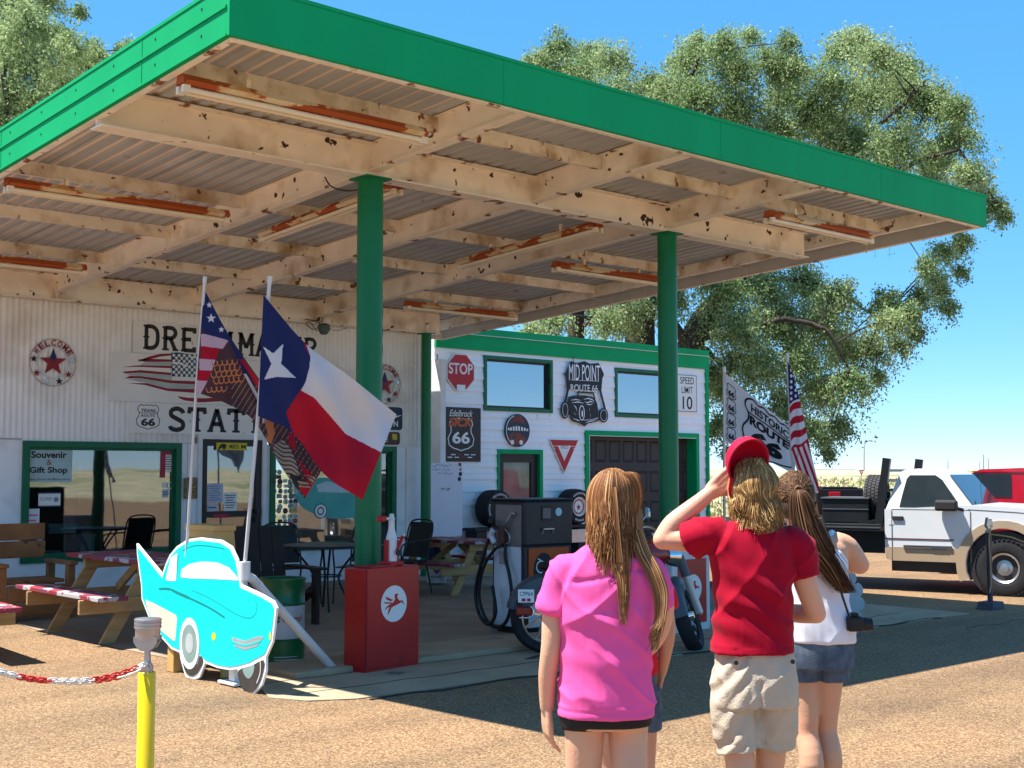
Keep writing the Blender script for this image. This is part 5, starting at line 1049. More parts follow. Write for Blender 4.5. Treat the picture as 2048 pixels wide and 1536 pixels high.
chain([e, AtD(250, 1344, 4.42), AtD(205, 1356, 4.36), AtD(150, 1362, 4.28), AtD(70, 1359, 4.2), AtD(0, 1343, 4.1), AtD(-90, 1310, 4.0)], 'upper strand of the red and white plastic chain on the yellow post', [(.06, .30), (.50, .66), (.86, 1)], 'plastic barrier chains')
chain([AtD(291, 1334, 4.50), AtD(255, 1349, 4.52), AtD(215, 1358, 4.54), AtD(160, 1365, 4.56), AtD(90, 1361, 4.55), AtD(0, 1345, 4.5), AtD(-90, 1312, 4.4)], 'lower strand of the red and white plastic chain on the yellow post', [(.16, .30), (.52, .66)], 'plastic barrier chains')
# ================================================================ stanchion on the right
pS = AtZ(1981, 1218); t = thing('stanchion', 'dark wrapped post on a ribbed foot with a metal clamp top by the pickup', 'stanchion', (pS.x, pS.y, 0)); PU = M('dark_purple_wrap', (.06, .05, .085), r=.5, c2=(.3, .3, .34), t2=.6, s2=9, soft=.04); k = (pS-CC).dot(cv)/2600
mb = MB(); mb.box(-.145, .145, -.10, .10, 0, .015); mb.ext([(-.14, .015), (.14, .015), (.115, .085), (-.115, .085)], Fr((0, .09, 0), (1, 0, 0), (0, 0, 1), (0, -1, 0)), 0, .18); mb.build('foot', M('ribbed_rubber_foot', (.09, .08, .10), r=.6), t, world=False)
mb = MB()
for i in range(14): mb.box(-.12+i*.018, -.112+i*.018, -.098, -.089, .02, .075)
mb.build('foot_ribs', M('rib_grey', (.16, .15, .19)), t, world=False)
zt_ = (943-1065)*-1*k; zt_ = 1.55-(1065-943)*k
mb = MB(); mb.tube([(0, 0, .08), (0, 0, zt_)], .030, 16); mb.build('pole', PU, t, world=False, smooth=40)
mb = MB(); mb.box(-.03, .03, -.012, .012, zt_, zt_+.09); mb.ext([(-.07, .10), (-.035, .19), (.0, .15), (.05, .17), (.085, .11), (.07, .075), (.02, .11), (-.04, .07)], Fr((0, .015, zt_-.02), (1, 0, 0), (0, 0, 1), (0, -1, 0)), 0, .03); mb.build('clamp', STEEL, t, world=False)
ROPE = M('orange_rope', (.55, .30, .10), r=.8, var=.3, vs=40)
mb = MB(); mb.tube(curve([(.02, -.02, zt_+.04), (-.03, .02, zt_+.01), (.03, .01, zt_-.02), (-.02, -.03, zt_+.02), (-.05, -.03, zt_-.1), (-.045, -.035, .55), (-.05, -.04, .35), (-.06, -.04, .25), (-.11, -.05, .19)], 6), .009, 7); mb.build('rope_knot', ROPE, t, world=False, smooth=True)
p0_ = Vector((pS.x, pS.y, zt_-.02)); mb = MB(); mb.tube(curve([p0_, AtD(2020, 1074, 14.6), AtD(2060, 1086, 14.5), AtD(2140, 1085, 14.3)], 6), .009, 7); o = mb.build('rope', ROPE, smooth=True); settle(o, p0_); tag(o, 'orange rope running right from the dark wrapped post', 'rope')
# ================================================================ flags
def pip(x, y, P):
    x = np.asarray(x); y = np.asarray(y); ins = np.zeros(x.shape, bool); k = len(P)
    for i in range(k):
        x1, y1 = P[i]; x2, y2 = P[(i+1) % k]
        c = ((y1 > y) != (y2 > y)) & (x < (x2-x1)*(y-y1)/((y2-y1) or 1e-9)+x1); ins ^= c
    return ins
def cat1(P, t):
    P = np.array(P, float); k = len(P)-1; s = np.clip(t*k, 0, k-1e-6); i = s.astype(int); f = (s-i)[:, None]
    g = lambda j: P[np.clip(j, 0, k)]
    p0, p1, p2, p3 = 2*g(i)-g(i+1), g(i), g(i+1), g(i+2); p0 = np.where((i > 0)[:, None], g(i-1), p0); p3 = np.where((i < k-1)[:, None], g(i+2), 2*g(i+1)-g(i))
    return .5*((2*p1)+(p2-p0)*f+(2*p0-5*p1+4*p2-p3)*f**2+(3*p1-p0-3*p2+p3)*f**3)
class Flag:
    def __init__(s, rows, D, wave): s.rows = rows; s.D = D; s.wave = wave
    def pix(s, u, v):
        R = [cat1(r, u) for r in s.rows]
        if len(R) == 2: return R[0]*(1-v)[:, None]+R[1]*v[:, None]
        a, b, c = R; v = v[:, None]; return a*(2*(v-.5)*(v-1))+b*(-4*v*(v-1))+c*(2*v*(v-.5))
    def surf(s, u, v, off=0.):
        u = np.atleast_1d(np.float64(u)); v = np.atleast_1d(np.float64(v)); P = s.pix(u, v); D = s.D(u, v)+s.wave(u, v)-off
        d = np.array(cv)[None]+np.array(cr)[None]*((P[:, 0]-CX)/F)[:, None]-np.array(cu)[None]*((P[:, 1]-CY)/F)[:, None]
        return np.array(CC)[None]+d*D[:, None]
def flagmat(name, c):
    m = M(name, c, r=.75, var=.05, vs=5, spec=.15, sheen=.2); N = m.node_tree.nodes; L = m.node_tree.links; b = N["Principled BSDF"]
    t_ = N.new("ShaderNodeBsdfTranslucent"); t_.inputs[0].default_value = (*c, 1); x = N.new("ShaderNodeMixShader"); x.inputs[0].default_value = .35
    L.new(b.outputs[0], x.inputs[1]); L.new(t_.outputs[0], x.inputs[2]); L.new(x.outputs[0], N["Material Output"].inputs[0]); return m
FLW = flagmat('flag_white', (.72, .72, .76)); FLR = flagmat('flag_red', (.48, .008, .03)); FLB = flagmat('flag_blue', (.018, .028, .12)); FLK = flagmat('flag_black', (.02, .02, .03))
FLBR = flagmat('flag_dark_brown', (.085, .04, .05)); FLO = flagmat('flag_orange', (.62, .22, .08)); FLG = flagmat('flag_grey_buff', (.36, .32, .28)); FLP = flagmat('flag_pink_stripe', (.62, .42, .52))
def make_flag(label, fl, nu, nv, mats, rule, hoist, name='flag'):
    U, V = np.meshgrid(np.linspace(0, 1, nu+1), np.linspace(0, 1, nv+1)); P = fl.surf(U.ravel(), V.ravel())
    idx = np.arange((nu+1)*(nv+1)).reshape(nv+1, nu+1); f = np.stack([idx[:-1, :-1], idx[:-1, 1:], idx[1:, 1:], idx[1:, :-1]], -1).reshape(-1, 4)
    uc = ((U[:-1, :-1]+U[1:, 1:])/2).ravel(); vc = ((V[:-1, :-1]+V[1:, 1:])/2).ravel(); pc_ = fl.pix(uc, vc)
    me = bpy.data.meshes.new(name); me.from_pydata(P.tolist(), [], f.tolist())
    for m in mats: me.materials.append(m)
    me.polygons.foreach_set('material_index', rule(uc, vc, pc_[:, 0], pc_[:, 1]).astype(np.int32)); me.update(); me.shade_smooth()
    o = link(name, me); settle(o, Vector(P[idx[-1, 0]])); tag(o, label, 'flag'); return o
def fold(amp, ph=0., ku=9., kv=3.): return lambda u, v: amp*np.minimum(1, u*2.2)*(np.sin(ku*u+kv*v+ph)+.45*np.sin(2.1*ku*u-2*kv*v+1.3*ph))
Z3 = lambda x, y: (380+x/4.267, 540+y/4.267)
TX = Flag([[(527, 590), (612, 688), (702, 755), (793, 829)], [(521, 715), (606, 785), (690, 858), (763, 903)], [(516, 832), (586, 866), (650, 950), (725, 1000)]], lambda u, v: 9.20+.10*u, fold(.05, .4, 7, 5))
tb = [Z3(*p) for p in ((600, 100), (700, 180), (980, 590), (978, 650), (1028, 740), (1020, 830), (985, 960), (940, 1030), (822, 1215), (882, 1400), (820, 1370), (500, 1330), (400, 1330), (500, 100))]
tw = [Z3(*p) for p in ((978, 590), (1000, 560), (1900, 1150), (1900, 1450), (1700, 1580), (1620, 1550), (1330, 1400), (1200, 1250), (1060, 1090), (948, 1028), (985, 960), (1020, 830), (1028, 740))]
ts = [Z3(*p) for p in ((622, 650), (710, 712), (795, 630), (778, 800), (905, 920), (740, 912), (632, 935), (695, 800))]
def rtx(u, v, x, y):
    m = np.full(u.shape, 1); m[pip(x, y, tw)] = 0; m[pip(x, y, tb)] = 2; m[pip(x, y, ts)] = 0; return m
make_flag('large blue, white and red lone star flag flying beside the tall green column', TX, 240, 170, [FLW, FLR, FLB], rtx, 0)
Z6 = lambda x, y: (390+x/3.414, 560+y/3.414)
EG = Flag([[(408, 577), (455, 665), (520, 760), (590, 850), (650, 930)], [(392, 784), (450, 806), (508, 842), (560, 930), (609, 998)]], lambda u, v: 9.62+.15*u, fold(.045, 1.4, 8, 4))
def reg(*p): return [Z6(*q) for q in p]
eg = [(2, reg((20, 20), (80, 60), (240, 420), (228, 412), (60, 370), (40, 300))), (4, reg((40, 370), (66, 368), (228, 412), (190, 470), (150, 465), (40, 452))), (1, reg((40, 454), (66, 452), (170, 470), (140, 545), (40, 538))), (4, reg((30, 538), (140, 545), (115, 620), (30, 615))), (1, reg((10, 614), (112, 622), (85, 690), (10, 685))), (4, reg((0, 685), (86, 690), (40, 775), (0, 765))),
      (2, reg((80, 60), (110, 90), (330, 540), (420, 760), (436, 830), (380, 740), (240, 430), (150, 190))), (1, reg((300, 540), (330, 545), (440, 690), (440, 760), (370, 640))), (0, reg((330, 640), (350, 640), (440, 800), (436, 840))),
      (3, reg((160, 570), (300, 570), (330, 620), (300, 690), (100, 690))), (0, reg((460, 940), (500, 960), (460, 980))), (5, reg((470, 950), (530, 970), (548, 1040), (520, 1118), (470, 1090), (500, 1060))),
      (1, reg((430, 1090), (470, 1150), (560, 1250), (520, 1275), (440, 1220))), (4, reg((460, 1130), (500, 1150), (560, 1240), (520, 1255), (460, 1190))), (6, reg((530, 1130), (600, 1090), (650, 1150), (700, 1270), (720, 1360), (640, 1400), (560, 1260))), (7, reg((640, 1320), (720, 1340), (760, 1420), (700, 1440))), (6, reg((700, 1370), (800, 1390), (780, 1440), (720, 1430))),
      (1, reg((640, 1040), (680, 1060), (690, 1180), (640, 1120))), (1, reg((700, 1220), (760, 1290), (830, 1360), (850, 1420), (770, 1500), (700, 1410), (790, 1420))), (6, reg((760, 1330), (830, 1350), (800, 1400)))]
def reg_rule(u, v, x, y):
    m = np.full(u.shape, 3)
    for k_, P in eg: m[pip(x, y, P)] = k_
    X = (x-390)*3.414; Y = (y-560)*3.414
    for (cx_, cy_, n_) in ((215, 560, 5), (225, 640, 6), (160, 740, 4)):        # scalloped feather rows
        for i in range(n_):
            for j in range(2):
                ex = cx_-n_*16+i*34+j*17; ey = cy_+j*42-i*3; rr = np.hypot((X-ex)/19, (Y-ey)/28); m[(np.abs(rr-1) < .16) & (Y > ey-6) & (Y < 770)] = 5
    st = (np.sin(X*.16+Y*.10) > .93) & (m == 3) & (X > 250) & (Y > 700); m[st] = 6
    st = (np.sin(Y*.22-X*.09+np.sin(X*.05)*2) > .55) & (m == 6) & (Y > 1080); m[st] = 7
    for (sx, sy, r_) in ((97, 170, 22), (110, 262, 34), (180, 338, 22)): m[pip(X, Y, star(sx, sy, r_, .42, -math.pi/2))] = 0
    return m
make_flag('eagle and stripes flag hanging behind the large lone star flag', EG, 260, 200, [FLW, FLR, FLB, FLBR, FLP, FLO, FLG, FLK], reg_rule, 0)
HF = Flag([[(1448, 744), (1490, 781), (1540, 821), (1590, 862)], [(1448, 883), (1490, 896), (1537, 922), (1590, 949)]], lambda u, v: 15.0+.2*u, fold(.05, .2, 8, 3))
fh_ = make_flag('white HISTORIC ROUTE 66 flag left of the striped flag beyond the visitors', HF, 60, 40, [FLW], lambda u, v, x, y: np.zeros(u.shape), 0)
def on_flag(text, a0, a1, b0, b1, fl, par, bold=.02, shear=0):
    inv = WM[par.name].inverted()
    def sf(a, b): return inv @ Vector(fl.surf(a, b, .012)[0])
    return letters_on(text, a0, a1, b0, b1, lambda a, b: sf(a, b0+b1-b), FLK, par, bold, shear)
on_flag('HISTORIC', .42, .92, .14, .29, HF, fh_, .03); on_flag('ROUTE', .40, .92, .36, .53, HF, fh_, .05); on_flag('66', .42, .84, .56, .88, HF, fh_, .07, .1)
for v0 in (.12, .34, .56, .78): on_flag('66', .07, .17, v0+.07, v0+.16, HF, fh_, .05)
def stroke_on(fl, pts, wd, par, off=.012, close=True):
    k = len(pts); inv = WM[par.name].inverted(); mb = MB(); P = [Vector(p) for p in pts]; vs = []
    for i in range(k):
        a, b = (P[i-1], P[(i+1) % k]) if close else (P[max(0, i-1)], P[min(k-1, i+1)]); d = (b-a).normalized(); n_ = Vector((-d.y, d.x*1.3))*wd/2
        for s in (1, -1): q = P[i]+n_*s; vs.append(tuple(inv @ Vector(fl.surf(q.x, q.y, off)[0])))
    mb.add(vs, [(2*i, 2*i+1, (2*i+3) % (2*k), (2*i+2) % (2*k)) for i in range(k if close else k-1)]); return mb.build('shield_outline', FLK, par, world=False, fix=False)
stroke_on(HF, [(.66+a*.72, .53-b*.96) for a, b in curve(shield(0, 0, 1, 1), 3, True)], .022, fh_); stroke_on(HF, [(.37+.065*i, .325+.004*math.sin(i)) for i in range(10)], .02, fh_, close=False)
for v0 in (.12, .34, .56, .78): stroke_on(HF, [(.12+a*.15, v0+.09-b*.21) for a, b in shield(0, 0, 1, 1)], .010, fh_)
US = Flag([[(1575, 718), (1597, 790), (1618, 888), (1641, 985)], [(1583, 905), (1592, 935), (1601, 962), (1613, 990)]], lambda u, v: 12.8-.0*u, fold(.05, 1, 6, 2))
def rus(u, v, x, y):
    t = y+.7*(x-1570)+4*np.sin(u*9); up = ((t-822) % 28) < 14; s_ = (x-1580)-(y-900)*.36; lo = ((s_+100) % 11.5) < 5.5; m = np.where(t < 912, up, lo).astype(int)
    c = (t < 818); m[c] = 2
    uu = (x-1560)/9.; vv = (y-700)/11.5; q_ = c & ((np.hypot((uu % 1)-.5, ((vv+.5*(np.floor(uu) % 2)) % 1)-.5) < .27)); m[q_] = 0; return m
make_flag('stars and stripes flag drooping from the leaning pole beyond the visitors', US, 200, 150, [FLW, FLR, FLB], rus, 0)
POLE = M('flagpole_white', (.60, .60, .60), r=.4, var=.08); PVC = M('pvc_white', (.66, .66, .64), r=.35, c2=(.3, .28, .25), t2=.7, s2=9)
def flagpole(pts, r, label, extra=None, mt=POLE):
    base = Vector(pts[0]); t = thing('flagpole', label, 'flagpole', (base.x, base.y, 0)); mb = MB(); mb.tube(pts, r, 12); mb.build('pole', mt, t, smooth=40)
    top = Vector(pts[-1]); d = (top-Vector(pts[0])).normalized(); mb = MB(); mb.tube([top, top+d*.05], r*1.35, 10); mb.build('cap', mt, t, smooth=40); return t
foot = AtZ(472, 1370); sock = AtD(489, 1132, 9.35); tp = AtD(539, 566, 9.25)
t = flagpole([sock-Vector((0, 0, .02)), tp], .0135, 'white leaning flagpole of the lone star flag in its braced socket')
mb = MB(); mb.tube([Vector((foot.x, foot.y, .0)), Vector((foot.x*.2+sock.x*.8, foot.y*.2+sock.y*.8, sock.z-.12)), sock+Vector((0, 0, .02))], .034, 16); mb.build('socket_tube', PVC, t, smooth=40)
st = AtZ(665, 1344); el = AtD(505, 1158, 9.42); mb = MB(); mb.tube([sock-Vector((0, 0, .06)), el, Vector((st.x, st.y, .03))], .034, 16); mb.build('brace_tube', PVC, t, smooth=40)
mb = MB(); mb.tube([sock-Vector((0, 0, .10)), sock+Vector((0, 0, .03))], .043, 16); mb.build('collar', PVC, t, smooth=40)
mb = MB(); mb.cbox(st.x-.09, st.x+.09, st.y-.05, st.y+.05, 0.008, .03, .006); mb.build('foot_plate', PVC, t)
mb = MB(); mb.cbox(foot.x-.08, foot.x+.08, foot.y-.11, foot.y+.13, 0.008, .03, .006); mb.build('foot_plate', PVC, t); mb = MB(); mb.cbox(foot.x-.04, foot.x+.04, foot.y-.04, foot.y+.04, .0305, .14, .006); mb.build('foot_block', PVC, t)
f2_ = AtZ(352, 1343); t = flagpole([Vector((f2_.x, f2_.y, .0)), AtD(375, 1075, 9.9), AtD(392, 784, 9.75), AtD(409, 566, 9.6)], .0115, 'thinner leaning flagpole carrying the eagle flag behind the cutout')
mb = MB(); mb.cbox(f2_.x-.05, f2_.x+.05, f2_.y-.05, f2_.y+.05, 0, .20, .006); mb.build('foot_block', WOODP, t)
p = AtD(1448, 1100, 15.02); flagpole([(p.x, p.y, 0), AtD(1448, 742, 15.02)], .016, 'straight grey flagpole of the white route 66 flag', mt=STEEL)
p = AtD(1600, 1000, 12.85); p0_ = p+(p-AtD(1576, 718, 12.85))*.9; flagpole([(p0_.x, p0_.y, 0), AtD(1583, 905, 12.83), AtD(1575, 716, 12.83)], .014, 'leaning flagpole of the drooping stars and stripes flag')
# ================================================================ trees
BARK = M('dark_bark', (.055, .042, .035), r=.9, var=.35, vs=7, stretch=(1, 1, .3), bump=.6, bs=14)
def leafmat():
    m = M('leaves', (.08, .12, .04), r=.6, attr='leaf', spec=.1); N = m.node_tree.nodes; L = m.node_tree.links; b = N["Principled BSDF"]; at_ = [n for n in N if n.type == 'ATTRIBUTE'][0]
    t_ = N.new("ShaderNodeBsdfTranslucent"); L.new(at_.outputs[0], t_.inputs[0]); x = N.new("ShaderNodeMixShader"); x.inputs[0].default_value = .38; L.new(b.outputs[0], x.inputs[1]); L.new(t_.outputs[0], x.inputs[2]); L.new(x.outputs[0], N["Material Output"].inputs[0]); return m
LEAF = leafmat(); rt = np.random.default_rng(11)
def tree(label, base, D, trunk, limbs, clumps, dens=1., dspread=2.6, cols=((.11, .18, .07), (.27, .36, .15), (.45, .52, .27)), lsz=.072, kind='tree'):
    t = thing(kind, label, 'tree', (base.x, base.y, 0), 0, None); px_ = D/2600
    mb = MB(); rn = random.Random(5)
    pts = [Vector((base.x, base.y, -.05))]+[AtD(x, y, D) for x, y, r in trunk]; mb.tube(curve([tuple(p) for p in pts], 5), [max(.03, a) for a in np.interp(np.linspace(0, 1, (len(pts)-1)*5+1), np.linspace(0, 1, len(pts)), [trunk[0][2]*1.25*px_]+[r*px_ for x, y, r in trunk])], 12)
    mb.build('trunk', BARK, t, smooth=True)
    LP_ = []
    for lb in limbs:
        pts = [tuple(AtD(x, y, D+dd)) for x, y, r, dd in lb]; c_ = curve(pts, 6); rs = np.interp(np.linspace(0, 1, len(c_)), np.linspace(0, 1, len(lb)), [q[2]*px_*.72 for q in lb])
        mb = MB(); mb.tube([Vector(p)+Vector((rn.uniform(-1, 1), rn.uniform(-1, 1), rn.uniform(-1, 1)))*.03 for p in c_], list(rs), 8); mb.build('limb', BARK, t, smooth=True); LP_ += [np.array(p) for p in c_[3:]]
    LP_ = np.array(LP_); V = []; C = []; tw = MB()
    for (x, y, r) in clumps:
        D_ = D+rt.uniform(-dspread, dspread)*.8; c = np.array(AtD(x, y, D_)); R = r*px_
        j = np.argmin(((LP_-c)**2).sum(1)); s0 = LP_[j]
        if ((s0-c)**2).sum() > .05: mid = (s0+c)/2+np.array([0, 0, .15*R]); tw.tube(curve([tuple(s0), tuple(mid), tuple(c)], 4), list(np.linspace(.026, .010, 9)), 5)
        nb = int(108*dens*(r/55)**2)+10; tone = rt.uniform(0, 1)
        for b in range(nb):
            d = rt.normal(size=3); d[2] = d[2]*.75+.12; d /= np.linalg.norm(d); st = c+rt.normal(size=3)*R*.28; L_ = R*rt.uniform(.5, 1.4); n = int(rt.integers(34, 62)); s = rt.uniform(.08, 1, n); dr = rt.uniform(.45, 1.35)*L_
            p = st+d*(s*L_)[:, None]; p[:, 2] -= dr*s**2; p += rt.normal(size=(n, 3))*.075
            if b % 9 == 0: ss = np.linspace(0, 1, 5); q = st+d*(ss*L_)[:, None]; q[:, 2] -= dr*ss**2; tw.tube([tuple(k) for k in q], [.011, .009, .007, .005, .003], 4, cap=False)
            a = rt.normal(size=(n, 3)); a[:, 2] -= .7; a /= np.linalg.norm(a, axis=1)[:, None]; w_ = np.cross(a, rt.normal(size=(n, 3))); w_ /= np.linalg.norm(w_, axis=1)[:, None]; l = lsz*rt.uniform(.5, 1.6, n)[:, None]
            V.append(np.stack([p, p+a*l*.5+w_*l*.24, p+a*l, p+a*l*.5-w_*l*.24], 1))
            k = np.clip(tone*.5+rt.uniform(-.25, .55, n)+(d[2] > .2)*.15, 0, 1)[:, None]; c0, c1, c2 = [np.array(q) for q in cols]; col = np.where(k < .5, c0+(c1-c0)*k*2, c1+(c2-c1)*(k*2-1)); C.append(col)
    V = np.concatenate(V); C = np.concatenate(C); n = len(V); me = bpy.data.meshes.new('crown'); me.vertices.add(n*4); off = np.array([base.x, base.y, 0.])
    me.vertices.foreach_set('co', (V-off).reshape(-1)); me.loops.add(n*4); me.loops.foreach_set('vertex_index', np.arange(n*4, dtype=np.int32)); me.polygons.add(n); me.polygons.foreach_set('loop_start', np.arange(0, n*4, 4, dtype=np.int32)); me.update(calc_edges=True)
    at_ = me.attributes.new('leaf', 'FLOAT_COLOR', 'FACE'); at_.data.foreach_set('color', np.concatenate([C, np.ones((n, 1))], 1).reshape(-1).astype(np.float32)); me.materials.append(LEAF); link('crown', me, t)
    if tw.v: tw.build('twigs', BARK, t, fix=False)
    return n
NL = 0
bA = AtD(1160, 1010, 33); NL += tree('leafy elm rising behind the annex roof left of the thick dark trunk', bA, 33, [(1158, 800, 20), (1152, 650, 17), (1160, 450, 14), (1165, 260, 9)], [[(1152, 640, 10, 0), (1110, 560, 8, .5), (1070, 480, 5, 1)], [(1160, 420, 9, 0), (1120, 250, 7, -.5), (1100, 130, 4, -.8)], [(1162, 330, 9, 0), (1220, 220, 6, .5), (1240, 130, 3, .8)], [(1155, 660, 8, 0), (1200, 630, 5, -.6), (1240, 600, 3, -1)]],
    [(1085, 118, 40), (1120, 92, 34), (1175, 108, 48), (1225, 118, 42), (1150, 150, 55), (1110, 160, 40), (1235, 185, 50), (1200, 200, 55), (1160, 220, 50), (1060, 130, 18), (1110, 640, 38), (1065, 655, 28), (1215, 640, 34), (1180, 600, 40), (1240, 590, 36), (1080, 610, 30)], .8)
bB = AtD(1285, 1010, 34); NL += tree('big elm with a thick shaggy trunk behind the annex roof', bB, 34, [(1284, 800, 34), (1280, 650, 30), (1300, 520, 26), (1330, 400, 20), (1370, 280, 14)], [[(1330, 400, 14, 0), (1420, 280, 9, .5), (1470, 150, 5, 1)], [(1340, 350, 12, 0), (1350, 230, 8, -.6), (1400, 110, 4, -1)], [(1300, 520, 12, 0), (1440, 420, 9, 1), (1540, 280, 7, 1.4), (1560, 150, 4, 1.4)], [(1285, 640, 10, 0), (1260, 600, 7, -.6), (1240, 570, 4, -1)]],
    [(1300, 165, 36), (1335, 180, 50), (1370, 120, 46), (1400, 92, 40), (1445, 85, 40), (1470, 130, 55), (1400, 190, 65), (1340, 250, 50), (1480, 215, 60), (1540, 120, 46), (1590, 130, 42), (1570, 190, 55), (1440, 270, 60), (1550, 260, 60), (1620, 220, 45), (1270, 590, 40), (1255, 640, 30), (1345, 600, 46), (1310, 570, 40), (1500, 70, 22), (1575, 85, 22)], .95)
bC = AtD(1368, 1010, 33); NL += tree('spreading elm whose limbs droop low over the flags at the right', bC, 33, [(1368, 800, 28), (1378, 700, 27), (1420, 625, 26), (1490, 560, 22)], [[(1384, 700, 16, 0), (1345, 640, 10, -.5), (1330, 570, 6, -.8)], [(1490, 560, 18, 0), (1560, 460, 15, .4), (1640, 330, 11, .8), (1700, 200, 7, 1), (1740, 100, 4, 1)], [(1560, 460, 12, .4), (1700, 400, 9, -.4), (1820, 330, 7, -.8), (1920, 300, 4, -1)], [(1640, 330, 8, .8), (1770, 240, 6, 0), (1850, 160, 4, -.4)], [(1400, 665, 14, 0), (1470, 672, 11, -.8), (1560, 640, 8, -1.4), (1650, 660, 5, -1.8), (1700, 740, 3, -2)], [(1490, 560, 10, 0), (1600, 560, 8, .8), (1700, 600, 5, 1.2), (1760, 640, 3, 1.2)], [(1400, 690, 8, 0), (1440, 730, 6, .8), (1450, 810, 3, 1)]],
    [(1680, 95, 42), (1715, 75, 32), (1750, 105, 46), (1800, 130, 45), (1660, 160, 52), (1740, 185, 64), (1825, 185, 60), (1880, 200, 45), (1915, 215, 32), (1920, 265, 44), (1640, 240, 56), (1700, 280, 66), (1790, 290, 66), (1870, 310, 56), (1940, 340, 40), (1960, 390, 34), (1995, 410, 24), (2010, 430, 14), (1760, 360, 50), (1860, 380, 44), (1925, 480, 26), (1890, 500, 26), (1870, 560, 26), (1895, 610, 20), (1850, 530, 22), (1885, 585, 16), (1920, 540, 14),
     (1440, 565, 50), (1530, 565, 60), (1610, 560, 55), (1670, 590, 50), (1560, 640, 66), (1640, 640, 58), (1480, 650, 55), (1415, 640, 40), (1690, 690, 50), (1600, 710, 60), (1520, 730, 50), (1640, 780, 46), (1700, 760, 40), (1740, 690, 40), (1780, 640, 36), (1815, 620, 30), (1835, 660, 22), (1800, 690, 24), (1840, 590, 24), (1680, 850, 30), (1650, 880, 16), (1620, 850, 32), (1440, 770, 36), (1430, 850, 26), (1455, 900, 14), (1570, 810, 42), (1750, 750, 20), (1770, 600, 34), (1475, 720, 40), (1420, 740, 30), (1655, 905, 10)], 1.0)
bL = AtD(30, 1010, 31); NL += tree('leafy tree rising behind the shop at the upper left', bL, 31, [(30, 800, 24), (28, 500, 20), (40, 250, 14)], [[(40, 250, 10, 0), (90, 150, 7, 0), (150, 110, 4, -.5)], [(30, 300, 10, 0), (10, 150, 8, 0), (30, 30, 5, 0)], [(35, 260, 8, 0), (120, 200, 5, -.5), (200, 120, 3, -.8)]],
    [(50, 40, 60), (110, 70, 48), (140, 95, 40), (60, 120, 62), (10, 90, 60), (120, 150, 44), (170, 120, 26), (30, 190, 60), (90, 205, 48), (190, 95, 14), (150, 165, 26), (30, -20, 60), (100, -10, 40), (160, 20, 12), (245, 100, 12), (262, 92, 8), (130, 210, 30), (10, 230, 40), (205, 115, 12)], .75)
print('leaves', NL)
# ================================================================ far background
def px_box(name, mt, x0, y0, x1, y1, D, depth, label, cat):
    a = AtD(x0, y1, D); b = AtD(x1, y0, D); fr = Fr(a, cr, (0, 0, 1), -Vector((cv.x, cv.y, 0)).normalized()); return fr, (b-a).dot(fr.u), (b-a).z
fr, w_, h_ = px_box('', None, 1636, 941, 1706, 951, 320, 10, '', ''); t = thing('far_building', 'long low teal metal building on the horizon beyond the field', 'building', tuple(fr.o)); mb = MB(); mb.box(0, w_, -2.2, h_, -14, 0, fr); mb.build('wall', M('teal_cladding', (.05, .17, .17)), t); mb = MB(); mb.box(w_*.35, w_*.55, h_*.15, h_*.85, .01, .2, fr); mb.build('pale_doors', M('pale_door', (.4, .42, .44)), t); mb = MB(); mb.box(-.5, w_+.5, h_, h_+.3, -14.4, .4, fr); mb.build('roof', M('pale_roof', (.25, .33, .33)), t)
def far_pole(x, y0, y1, D, r, label, arm=None, name='street_lamp', cat='street lamp'):
    a = AtD(x, y1, D); b = AtD(x, y0, D); zg = fz(a.x, a.y); t = thing(name, label, cat, (a.x, a.y, zg)); mb = MB(); mb.tube([(a.x, a.y, zg), tuple(b)], [r*1.3, r], 8); mb.build('pole', STEEL, t)
    if arm: c = AtD(arm[0], arm[1], D); mb = MB(); mb.tube([tuple(b), tuple(b.lerp(c, .5)+Vector((0, 0, .3))), tuple(c)], r*.8, 6); mb.build('arm', STEEL, t); e2 = c+cr*.25; mb = MB(); mb.tube([tuple(c), tuple(e2)], r*1.8, 6); mb.build('lamp_head', STEEL, t)
    return t
far_pole(1728.5, 893, 958, 110, .055, 'tall bent arm street lamp beyond the field', (1738, 882)); far_pole(1967, 909, 948, 220, .11, 'taller thin mast on the horizon above the red vehicle', name='mast', cat='mast'); far_pole(1977, 917, 948, 240, .10, 'shorter lattice mast just right of the taller thin mast', name='mast', cat='mast'); far_pole(1896, 920, 948, 220, .08, 'small thin mast above the white pickup windscreen', name='mast', cat='mast')
a = AtD(1722.5, 957, 85); b = AtD(1722.5, 946, 85); t = thing('far_yield_sign', 'tiny red and white yield triangle beyond the field', 'road sign', (a.x, a.y, fz(a.x, a.y))); fr = Fr(b, cr, (0, 0, 1), -Vector((cv.x, cv.y, 0)).normalized()); mb = MB(); mb.tube([(a.x, a.y, fz(a.x, a.y)), tuple(b)], .03, 6); mb.build('post', STEEL, t); mb = MB(); mb.ext([(-.17, .20), (.17, .20), (0, -.17)], fr, .04, .06); mb.build('triangle', RED, t); mb = MB(); mb.ext([(-.08, .13), (.08, .13), (0, -.04)], fr, .062, .07); mb.build('white_centre', WHITE, t)
GRASS = M('tall_dry_grass', (.36, .31, .16), r=.9, attr=None, var=.35, vs=3, c2=(.22, .26, .08), t2=.5, s2=1.2, soft=.1)
n = 26000; th = rt.uniform(math.radians(4), math.radians(44), n); rr = np.sqrt(rt.uniform(34**2, 95**2, n)); x = rr*np.cos(th); y = rr*np.sin(th); ok = (x > 35) | (y > 31); x = x[ok]; y = y[ok]; n = len(x); z = np.array([fz(a, b) for a, b in zip(x, y)])
